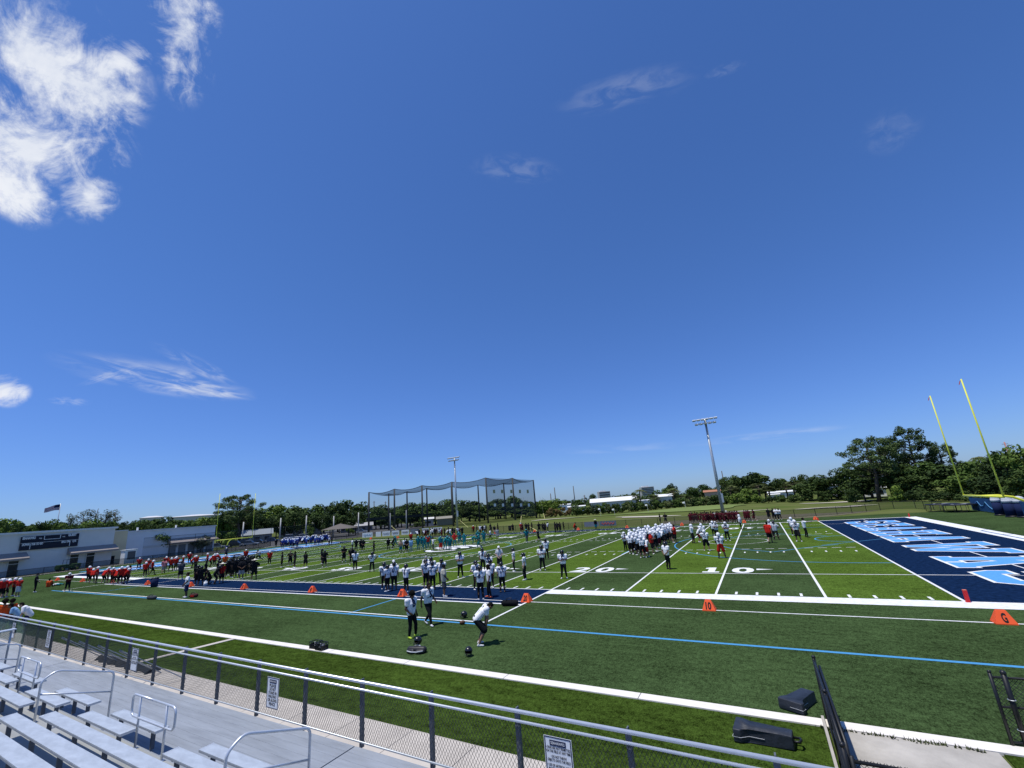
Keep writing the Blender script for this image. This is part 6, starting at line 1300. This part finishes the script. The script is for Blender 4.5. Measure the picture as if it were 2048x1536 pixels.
# poles
def pole(u, v, D, r, m, label, arm=False, name='utility_pole'):
    x, y = far(u, D); h = hgt(x, y, v); t = thing(name, label, 'pole', (x, y, 0), .4); m_ = MB(); m_.tube((0, 0, 0), (0, 0, h), r, r*.75, n=8); m_.build('pole', m, t, True)
    if arm: m_ = MB(); m_.box((0, 0, h-.8), (2.2, .14, .16)); m_.build('crossarm', m, t)
CP = mat('pole_concrete', (.52, .51, .48), .9, var=.08)
for u, v, lb in ((486.5, 1044, 'pale concrete pole right of the left pine trunk'), (561, 1036, 'pale concrete pole behind the blue team, left one'), (612.5, 1031, 'tallest pale concrete pole behind the blue team'), (667.5, 1032, 'pale concrete pole behind the brown pavilion'), (717, 1025, 'pale concrete pole left of the cage'), (780.5, 1026, 'thin pale pole inside the left cage span'), (812.5, 1020, 'pale pole inside the second cage span')): pole(u, v, 158, .21, CP, lb)
WP = mat('pole_wood', (.11, .095, .08), .9)
for u, v, lb, ar in ((748, 1002, 'dark utility pole on the skyline inside the left cage span', True), (771, 1003, 'second dark utility pole inside the left cage span', True), (1112, 975, 'grey utility pole on the skyline right of the cage, left one', False), (1150, 972, 'grey utility pole on the skyline right of the cage, taller right one', False), (1103, 987, 'short far pole left of the two skyline poles', False), (1451, 942, 'mast behind the tall floodlight pole', False), (1170, 990, 'short far pole right of the skyline poles', True)): pole(u, v, 330, .38, WP, lb, ar)
x, y = far(2022, 300); pole(2028, 884, 260, .3, mat('mast_red', (.4, .2, .18), .8), 'thin reddish mast over the trees at the right edge', True, 'radio_mast')
# flag
x, y = far(107, 210); h = hgt(x, y, 1007); t = thing('flagpole', 'flagpole with stars and stripes flag over the left trees', 'flag', (x, y, 0)); m_ = MB(); m_.tube((0, 0, 0), (0, 0, h), .16, .09, n=8); m_.build('pole', GALV, t, True)
vw = Vector((CAM[0]-x, CAM[1]-y)).normalized(); lf = Vector((vw.y, -vw.x)); lf = lf if pr((x+lf.x*5, y+lf.y*5, h))[0] < pr((x, y, h))[0] else -lf
def flag_pt(a, b_): return (lf.x*a*3.5+vw.x*.25*math.sin(a*6), lf.y*a*3.5+vw.y*.25*math.sin(a*6), h-.25-b_*1.9*(1-.25*a)-a*1.0+.15*math.sin(a*5))
for nm, mm, sel in (('red_stripes', CL['red'], 0), ('white_stripes', CL['white'], 1)):
    m_ = MB()
    for i in range(13):
        if i % 2 != sel: continue
        for k in range(10):
            if i < 7 and k < 4: continue
            m_.add([flag_pt(k/10, i/13), flag_pt((k+1)/10, i/13), flag_pt((k+1)/10, (i+1)/13), flag_pt(k/10, (i+1)/13)], [(0, 1, 2, 3)])
    m_.build(nm, mm, t)
m_ = MB()
for k in range(4): m_.add([flag_pt(k/10, 0), flag_pt((k+1)/10, 0), flag_pt((k+1)/10, 7/13), flag_pt(k/10, 7/13)], [(0, 1, 2, 3)])
m_.build('star_field', CL['navy'], t)
for u, v, lb in ((1366.5, 1010, 'white golf flag on the green behind the huddle'), (1198, 1018, 'white golf flag at the left of the green, left of two'), (1225.5, 1019, 'white golf flag at the left of the green, right of two'), (1292, 1012, 'white golf flag in front of the hedge')):
    x, y = far(u, 138); h = hgt(x, y, v); t = thing('golf_flag', lb, 'flag', (x, y, relief(x, y)), 0, 'golf flags'); m_ = MB(); m_.tube((0, 0, 0), (0, 0, h), .03, n=5); m_.build('stick', WHITE, t); m_ = MB(); m_.add([(0, 0, h), (-.7, .05, h-.1), (-.65, -.03, h-.5), (0, 0, h-.55)], [(0, 1, 2, 3)]); m_.build('cloth', WHITE, t)
# parked cars
def car(u, v, D, m, rz, label, suv=False):
    x, y = far(u, D); t = thing('parked_car', label, 'car', (x, y, 0), rz, 'cars in the far car park'); L_, w = 4.6, 1.8; hb = .92 if suv else .78; ht = 1.72 if suv else 1.42
    prof = [(-L_/2, .32), (-L_/2, hb*.92), (-L_*.42, hb), (-.9, hb), (L_*.20, hb), (L_*.44, hb*.86), (L_/2, hb*.7), (L_/2, .32)]; m_ = MB(); m_.prism(prof, -w/2, w/2, fn=lambda a, z, yy: (a, yy, z)); m_.build('body', m, t)
    cab = [(-L_*.45 if suv else -L_*.36, hb), (-L_*.38 if suv else -L_*.22, ht), (L_*.08, ht), (L_*.24, hb)]; m_ = MB(); V = [(a, s*(w/2-.04 if z < ht else w/2-.22), z) for s in (-1, 1) for a, z in cab]; m_.add(V, [(3, 2, 1, 0), (4, 5, 6, 7), (0, 1, 5, 4), (2, 3, 7, 6), (0, 4, 7, 3)]); g_ = m_.build('windows', GLASS, t)
    m_ = MB(); m_.box(((cab[1][0]+cab[2][0])/2, 0, ht+.02), (cab[2][0]-cab[1][0]+.1, w-.36, .06)); m_.build('roof', m, t)
    for s in (-1, 1):
        for xx in (-1.4, 1.4): m_ = MB(); m_.tube((xx, s*(w/2-.2), .33), (xx, s*(w/2+.01), .33), .33, n=14); wh = m_.build('wheel', BLACK, t, True); m_ = MB(); m_.tube((xx, s*(w/2), .33), (xx, s*(w/2+.025), .33), .19, n=10); m_.build('rim', GALV, wh)
CW = mat('car_white', (.68, .69, .70), .3, 0, .5); CB = mat('car_black', (.02, .022, .026), .3, 0, .5); CS = mat('car_silver', (.34, .36, .38), .3, .4, .5); CN = mat('car_blue', (.04, .07, .13), .3, 0, .5)
for a in ((584, 0, 170, CW, .75, 'white utility vehicle parked behind the blue team', True), (606, 0, 172, CW, .7, 'second white car right of the white utility vehicle', False), (621, 0, 176, CW, .7, 'white car half hidden by the tallest pale pole', False), (545, 0, 162, CN, .75, 'dark blue car parked left of the white vehicles', False), (497, 0, 158, CB, .7, 'black car under the pale metal roof', True), (519, 0, 156, CB, .8, 'black car right of the one under the metal roof', False), (436, 0, 150, CS, .9, 'silver car beside the end of the white building', False), (474, 0, 150, CB, .8, 'black car behind the left goal post', True), (502, 0, 148, CS, .75, 'silver car in front of the small metal roofed house', False), (722, 0, 172, CS, .6, 'silver car by the pale pole left of the cage', False)): car(*a)

# ================================================================== trees
BARK = mat('bark', (.085, .068, .052), .95, var=.25, vscale=3)
LB1 = leaf_mat('leaf_broad', (.020, .042, .009), (.062, .098, .018)); LB2 = leaf_mat('leaf_bright', (.034, .065, .010), (.10, .145, .024)); LP = leaf_mat('leaf_pine', (.017, .034, .011), (.052, .078, .022)); LC_ = leaf_mat('leaf_grey', (.035, .045, .025), (.085, .095, .055)); LD = leaf_mat('leaf_dark', (.012, .026, .007), (.042, .066, .014)); LR = leaf_mat('leaf_redbrown', (.05, .035, .014), (.10, .075, .025)); LPM = leaf_mat('leaf_palm', (.03, .05, .012), (.10, .115, .04))
def clump(mb, c, r, n, sz, rn, up=.35):
    for _ in range(n):
        while True:
            p = Vector((rn.uniform(-1, 1), rn.uniform(-1, 1), rn.uniform(-1, 1)))
            if .12 < p.length < 1: break
        p = p*(p.length**-.45); P_ = Vector((c[0]+p.x*r[0], c[1]+p.y*r[1], c[2]+p.z*r[2])); nn_ = (p.normalized()+Vector((rn.gauss(0, .6), rn.gauss(0, .6), rn.gauss(0, .6)+up))).normalized()
        a = nn_.orthogonal().normalized(); b_ = nn_.cross(a); th = rn.uniform(0, 6.3); a, b_ = a*math.cos(th)+b_*math.sin(th), b_*math.cos(th)-a*math.sin(th); s = sz*rn.uniform(.6, 1.4); e = rn.uniform(.45, .8)
        mb.add([P_-a*s, P_-b_*s*e, P_+a*s, P_+b_*s*e], [(0, 1, 2, 3)])
def limb_set(tr, base, ends, r):
    for e in ends:
        b_ = Vector(base); e = Vector(e); m = (b_+e)/2+Vector((0, 0, -.08*(e-b_).length)); tr.path([b_, m, e], [r, r*.6, r*.25], 6)
def make_tree(kind, seed, leaf):
    rn = random.Random(seed); tr = MB(); cr = MB()
    if kind == 'broad':          # height 10
        tr.path([(0, 0, 0), (.1, .05, 1.5), (0, .1, 3.2), (.2, 0, 6)], [.32, .26, .2, .08], 8); ends = []
        for i in range(17):
            a = rn.uniform(0, 6.28); q = rn.random(); z = 3.0+5.6*q; R = 4.2*math.sqrt(max(.08, 1-((z-5.2)/5.)**2))*rn.uniform(.35, .95); c = (R*math.cos(a), R*math.sin(a), z); rr = rn.uniform(1.1, 1.9)
            clump(cr, c, (rr, rr, rr*.8), 150, .30, rn); ends.append((c[0]*.8, c[1]*.8, c[2]-.4))
        clump(cr, (0, 0, 5.), (3., 3., 2.6), 380, .34, rn); limb_set(tr, (0, .1, 3.), ends[:8], .14)
    elif kind == 'pine':         # height 18, flat clumpy puffs on crooked limbs
        tr.path([(0, 0, 0), (-.4, .1, 4), (-.9, 0, 8), (-.7, .2, 12), (-.3, 0, 17)], [.48, .40, .33, .22, .07], 9)
        for i in range(36):
            a = i*2.4+rn.uniform(-.4, .4); q = i/35; z = 8.0+9.5*q; R = (6.2*math.sqrt(max(.02, 1-((q-.38)/.70)**2)))*rn.uniform(.42, 1.0); c = (-.6+R*math.cos(a), R*math.sin(a), z+rn.uniform(-.5, .5)); rr = rn.uniform(1.1, 1.75)
            for k in range(4):
                o_ = (c[0]+rn.uniform(-rr, rr)*.8, c[1]+rn.uniform(-rr, rr)*.8, c[2]+rn.uniform(-.35, .5)); clump(cr, o_, (rr*.66, rr*.66, rr*.52), 66, .20, rn, .7)
            limb_set(tr, (-.75, .1, z-1.4-.1*R), [(c[0], c[1], c[2]-.3)], .13)
    elif kind == 'airy':         # height 14, feathery
        tr.path([(0, 0, 0), (.2, 0, 5), (0, .2, 9), (.3, 0, 13.5)], [.25, .2, .13, .04], 7)
        for i in range(15):
            a = rn.uniform(0, 6.28); z = rn.uniform(4.5, 13.6); R = 1.9*rn.uniform(.2, 1)*(1.15-z/16); c = (R*math.cos(a)*1.6, R*math.sin(a)*1.6, z); clump(cr, c, (.9, .9, 1.15), 85, .17, rn, .8); limb_set(tr, (.1, .05, z-1.5), [c], .05)
    elif kind == 'bush':         # height 3
        tr.path([(0, 0, 0), (.05, 0, .8), (0, .1, 1.6)], [.09, .07, .03], 6)
        for i in range(11):
            a = rn.uniform(0, 6.28); R = rn.uniform(.1, 1.45); z = rn.uniform(.5, 2.3); rr = rn.uniform(.5, .85); clump(cr, (R*math.cos(a), R*math.sin(a), z), (rr, rr, rr*.75), 115, .16, rn)
    elif kind == 'palm':         # height 8
        tr.path([(0, 0, 0), (.1, 0, 2.5), (.05, .05, 5), (.15, 0, 6.6)], [.22, .19, .18, .2], 8)
        for i in range(46):
            a = rn.uniform(0, 6.28); e = rn.uniform(-.75, 1.35); L_ = rn.uniform(1.5, 2.3); o_ = Vector((.15, 0, 6.7)); dr = Vector((math.cos(a)*math.cos(e), math.sin(a)*math.cos(e), math.sin(e))); sd = Vector((-math.sin(a), math.cos(a), 0)); tip = o_+dr*L_*.62
            tr.path([o_, tip], [.035, .02], 4)
            for k in range(-5, 6):
                th = k*.26; d2_ = dr*math.cos(th)+sd*math.sin(th); q = tip+d2_*L_*.58-Vector((0, 0, .28*abs(math.sin(th))+.22)); w_ = sd*math.cos(th)-dr*math.sin(th); m = (tip+q)/2+Vector((0, 0, .1)); cr.add([tip-w_*.02, m-w_*.07, q, m+w_*.07], [(0, 1, 2, 3)])
    elif kind == 'royal':        # feather palm, height 12
        tr.path([(0, 0, 0), (0, .1, 4), (.05, 0, 9.3)], [.26, .22, .16], 8)
        for i in range(17):
            a = i*2.4+rn.uniform(-.3, .3); e = rn.uniform(.15, 1.25); L_ = rn.uniform(2.8, 3.6); pts = []; o_ = Vector((.05, 0, 9.4))
            for k in range(9):
                s = k/8; pts.append(o_+Vector((math.cos(a), math.sin(a), 0))*L_*s*math.cos(e)+Vector((0, 0, L_*(s*math.sin(e)-1.05*s*s))))
            tr.path(pts, .03, 4); sd = Vector((-math.sin(a), math.cos(a), 0))
            for k in range(1, 9):
                for q in (-1, 1):
                    for f in (0, .5):
                        p = pts[k-1]*(1-f)+pts[k]*f if f else pts[k]; e_ = p+sd*q*.62*math.sin(math.pi*(.12+.8*k/8))+Vector((0, 0, -.32))+(pts[k]-pts[k-1])*.5; w_ = (pts[k]-pts[k-1]).normalized()*.07; cr.add([p-w_, e_, p+w_], [(0, 1, 2)])
    t = thing('%s_tree' % {'broad': 'broadleaf', 'pine': 'pine', 'airy': 'feathery', 'bush': 'bush', 'palm': 'palm', 'royal': 'palm'}[kind] if kind != 'bush' else 'bush', '', 'tree' if kind != 'bush' else 'bush')
    tr.build('trunk', BARK, t, True); cr.build('crown' if kind != 'bush' else 'foliage', leaf, t); return t
H0 = dict(broad=9.45, pine=18.3, airy=14.3, bush=3., palm=8.5, royal=11.5); W0 = dict(broad=10.4, pine=13.6, airy=5.2, bush=4.2, palm=5.2, royal=6.4); _TR = {}; _used = {}
TREES = []; rt = random.Random(8)
def tree(kind, u, v, D, wpx, leaf, desc, where, var=0, rz=None):
    key = (kind, leaf.name, var % 3)
    x, y = far(u, D); h = max(1.2, hgt(x, y, v)-relief(x, y)); dep = float(ROT[2] @ (np.array((x, y, 3.))-CAM)); wm = wpx*dep/FPX*(.98 if kind == 'broad' else .85)
    sc = (wm/W0[kind], wm/W0[kind], h/H0[kind]); rz = rt.uniform(0, 6.28) if rz is None else rz
    if key not in _TR: _TR[key] = make_tree(kind, hash((kind, var)) % 1000 if False else {'broad': 3, 'pine': 5, 'airy': 7, 'bush': 9, 'palm': 11, 'royal': 13}[kind]*31+var % 3, leaf); o = _TR[key]; o.location = (x, y, relief(x, y)); o.rotation_euler = (0, 0, rz); o.scale = sc
    else: o = dup(_TR[key], (x, y, relief(x, y)), rz, None, sc)
    o['group'] = where; TREES.append([o, desc, where, u]); return o
W1 = 'behind the left buildings'; 
for i, (u, v, w) in enumerate(((-30, 1040, 90), (8, 1040, 70), (35, 1045, 50), (75, 1049, 50), (102, 1040, 55), (140, 1045, 60), (178, 1040, 60), (212, 1043, 58), (250, 1044, 58), (286, 1040, 60), (322, 1034, 64), (352, 1038, 60), (388, 1036, 62), (420, 1036, 58), (440, 1030, 52))): tree('broad', u, v, 188+(i % 3)*9, w*1.15, LB1 if i % 3 else LB2, 'rounded tree', W1, i)
for i, (u, v, w) in enumerate(((133, 1027, 26), (158, 1023, 30), (183, 1012, 40), (206, 1019, 26), (224, 1020, 36))): tree('airy', u, v, 235+6*(i % 2), w*1.5, LC_, 'grey-green feathery tree', 'beyond the left tree line', i)
for i in range(26): tree('broad', -20+i*19, 1046-.012*i*19+rt.uniform(-5, 6), 176+rt.uniform(0, 8), 44, (LB1, LB2, LD)[i % 3], 'lower tree', W1, i)
tree('pine', 482, 989, 178, 112, LP, 'tall lone pine with clumpy crown behind the left goal post', 'left back', 0, 1.0)
W2 = 'behind the far left car park'
for i, (u, v, w) in enumerate(((455, 1022, 60), (503, 1012, 58), (540, 1011, 84), (580, 1013, 78), (615, 1013, 70), (648, 1008, 60), (676, 1003, 50), (702, 997, 62), (525, 1030, 50), (465, 1040, 50))): tree('broad', u, v, 215+(i % 3)*8, w*1.2, (LD, LB1, LB2)[i % 3 if i < 8 else 0], 'dense tree', W2, i+1)
for i, (u, v, w) in enumerate(((460, 1061, 34), (622, 1049, 22), (701, 1045, 22))): tree('bush', u, v, 165, w*1.1, LB2, 'bright young tree', 'in the far car park', i)
tree('broad', 325, 1063, 132, 66, LB2, 'small leafy tree in front of the white building', 'solo', 1); tree('broad', 405, 1069, 134, 42, LC_, 'thin small tree near the right end of the white building', 'solo', 2)
for i, (u, v) in enumerate(((272, 1109), (292, 1107), (312, 1105), (332, 1103))): tree('bush', u, v, 133, 26, LD, 'low shrub', 'by the white building foot', i)
for i in range(16): tree('broad', 445+i*18, 1037-.055*i*18+rt.uniform(-7, 6), 192+rt.uniform(-6, 10), 42, (LD, LB1, LD)[i % 3], 'lower dark tree', W2, i)
W3 = 'behind the netted cage'
for i in range(20): tree('broad', 735+i*17, 1024-.05*i*17+rt.uniform(-8, 6), 198+rt.uniform(-4, 8), 42, (LD, LB1, LD)[i % 3], 'lower dark tree', W3, i)
for i, (u, v, w) in enumerate(((742, 1020, 50), (762, 1010, 62), (795, 1010, 60), (820, 1006, 58), (850, 1006, 60), (880, 1003, 60), (908, 998, 60), (938, 1001, 60), (968, 1003, 56), (995, 998, 56), (1022, 993, 60), (1050, 1000, 50), (870, 1022, 50), (950, 1022, 56), (1000, 1020, 60), (780, 1030, 52), (1040, 1018, 50))): tree('broad', u, v, 205+(i % 4)*7 if i < 12 else 196, w*1.2, LD if i % 2 else LB1, 'dark dense tree', W3, i)
for i, (u, v) in enumerate(((833, 1044), (845, 1042), (1060, 1022), (1035, 1028))): tree('bush', u, v, 186, 40, LD, 'dark shrub', 'at the foot of the cage', i)
for i, (u, v, w) in enumerate(((1088, 1000, 46), (1108, 998, 46), (1078, 1004, 36))): tree('broad', u, v, 178, w*1.2, LB2, 'light green tree', 'right of the netted cage', i)
for i, (u, v) in enumerate(((1100, 1014), (1118, 1013), (1136, 1012))): tree('bush', u, v, 160, 34, LR, 'red-brown bush', 'right of the netted cage', i)
for i, u in enumerate(range(1150, 1450, 13)): tree('bush', u, 1011-(u-1150)*.075+rt.uniform(-2, 2.5)-(3 if i % 4 == 0 else 0), 158-(u-1150)*.02, 36, (LD, LB1, LPM)[i % 3], 'clipped hedge bush', 'in the hedge beyond the green', i)
tree('broad', 1186, 988, 250, 24, LD, 'small dark tree left of the long white house', 'solo'); tree('bush', 1253, 1000, 190, 30, LB1, 'round tree before the long white house', 'solo', 1)
for i, (u, v, D, w, k) in enumerate(((1280, 974, 205, 34, 'royal'), (1272, 988, 200, 22, 'palm'), (1306, 990, 190, 30, 'palm'), (1347, 978, 175, 34, 'palm'), (1362, 990, 172, 30, 'palm'), (1378, 992, 168, 30, 'palm'), (1390, 996, 166, 26, 'palm'), (1516, 966, 168, 44, 'palm'), (1536, 974, 168, 36, 'palm'), (1460, 972, 170, 36, 'palm'), (1586, 962, 175, 40, 'palm'), (1570, 970, 172, 36, 'palm'), (1606, 968, 172, 34, 'palm'))): tree(k, u, v, D, w*1.35, LPM, 'bushy palm' if k == 'palm' else 'tall feather palm', 'left of the tall light pole' if u < 1440 else 'right of the tall light pole', i)
W4 = 'on the skyline right of the cage'
for i, (u, v, w) in enumerate(((1325, 977, 40), (1345, 967, 22), (1398, 968, 44), (1420, 976, 30), (1240, 990, 40), (1262, 984, 24), (1150, 1000, 40), (1125, 1000, 30), (1200, 996, 36))): tree('broad', u, v, 270 if u > 1300 else 320, w*1.2, LD if i % 2 else LB1, 'far tree', W4, i)
W5 = 'right of the light pole'
for i, (u, v, w) in enumerate(((1448, 955, 44), (1470, 952, 50), (1498, 944, 60), (1528, 947, 60), (1552, 958, 40), (1580, 954, 44), (1598, 950, 36), (1630, 951, 66), (1612, 962, 50), (1655, 962, 44))): tree('broad', u, v, 205 if i < 7 else 152, w*1.2, LD, 'dark spreading tree', W5, i)
for i, (u, v, w) in enumerate(((1490, 974, 52), (1470, 984, 44), (1508, 984, 40), (1425, 988, 40), (1448, 990, 40), (1530, 990, 36), (1556, 989, 36), (1582, 987, 36), (1605, 986, 36), (1640, 980, 40), (1668, 976, 44), (1690, 978, 36))): tree('bush', u, v, 150-(i % 2)*4, w*1.1, LB2 if i < 3 else (LB1, LD)[i % 2], 'rounded bush', 'at the grass edge at right', i)
tree('pine', 1746, 876, 128, 128, LP, 'big leaning pine standing alone on the right lawn', 'solo', 0, 2.6); tree('pine', 1844, 854, 138, 104, LP, 'tallest pine of the right group behind the goal post', 'solo', 1, .3); tree('pine', 1786, 890, 142, 90, LP, 'pine between the leaning one and the tallest one', 'solo', 2, 4.0); tree('pine', 1893, 887, 142, 76, LP, 'pine just right of the tallest one, behind the left upright', 'solo', 2, 1.2)
W6 = 'in the dark grove at the right'
for i, (u, v, w, D) in enumerate(((1700, 935, 70, 150), (1735, 925, 80, 150), (1775, 922, 90, 138), (1810, 930, 90, 136), (1850, 925, 96, 134), (1890, 928, 96, 130), (1930, 925, 96, 126), (1960, 918, 80, 124), (1995, 915, 90, 118), (2030, 900, 90, 110), (2060, 890, 90, 100), (1720, 955, 60, 136), (1830, 950, 80, 126), (1915, 950, 80, 118), (1985, 945, 80, 108), (2040, 935, 80, 100))): tree('broad', u, v, D, w*1.15, (LD, LB1, LD)[i % 3], 'dark leafy tree', W6, i)
for i, (u, v, w) in enumerate(((1784, 968, 40), (1700, 972, 40), (1815, 975, 44), (1850, 980, 50), (1880, 982, 50), (1915, 978, 54), (1950, 975, 56), (1985, 972, 56), (2020, 965, 60))): tree('bush', u, v, 124-(u-1700)*.06, w*1.1, LB2 if i == 0 else LD, 'undergrowth bush', W6, i)
for i, (u, v) in enumerate(((1965, 903), (1985, 908), (2040, 893))): tree('royal', u, v, 128, 62, LPM, 'feather palm top', 'over the right grove', i)
gd = defaultdict(list)
for o, ds, wh, u in TREES:
    if wh in ('solo', 'left back'): o['label'] = ds; o.pop('group', None) if hasattr(o, 'pop') else None
    else: gd[(ds, wh)].append((u, o))
for (ds, wh), L_ in gd.items():
    for i, (u, o) in enumerate(sorted(L_, key=lambda q: q[0])): o['label'] = f"{ds} {wh}, {ordinal(i, len(L_))}"
fr = MB(); rn = random.Random(2)                 # the far wooded horizon, one mass
for i in range(420):
    a = RAD(-62+125*i/420)-.512*-0+.0; D = rn.uniform(420, 640); ang_ = math.pi/2+.512-RAD(75)+RAD(150)*i/420; x = CAM[0]+D*math.cos(ang_); y = CAM[1]+D*math.sin(ang_); r = rn.uniform(7, 13)
    clump(fr, (x, y, rn.uniform(1, 3.)), (r, r, rn.uniform(4, 7)), 46, 1.7, rn)
tag(fr.build('far_woods', LD), kind='stuff')
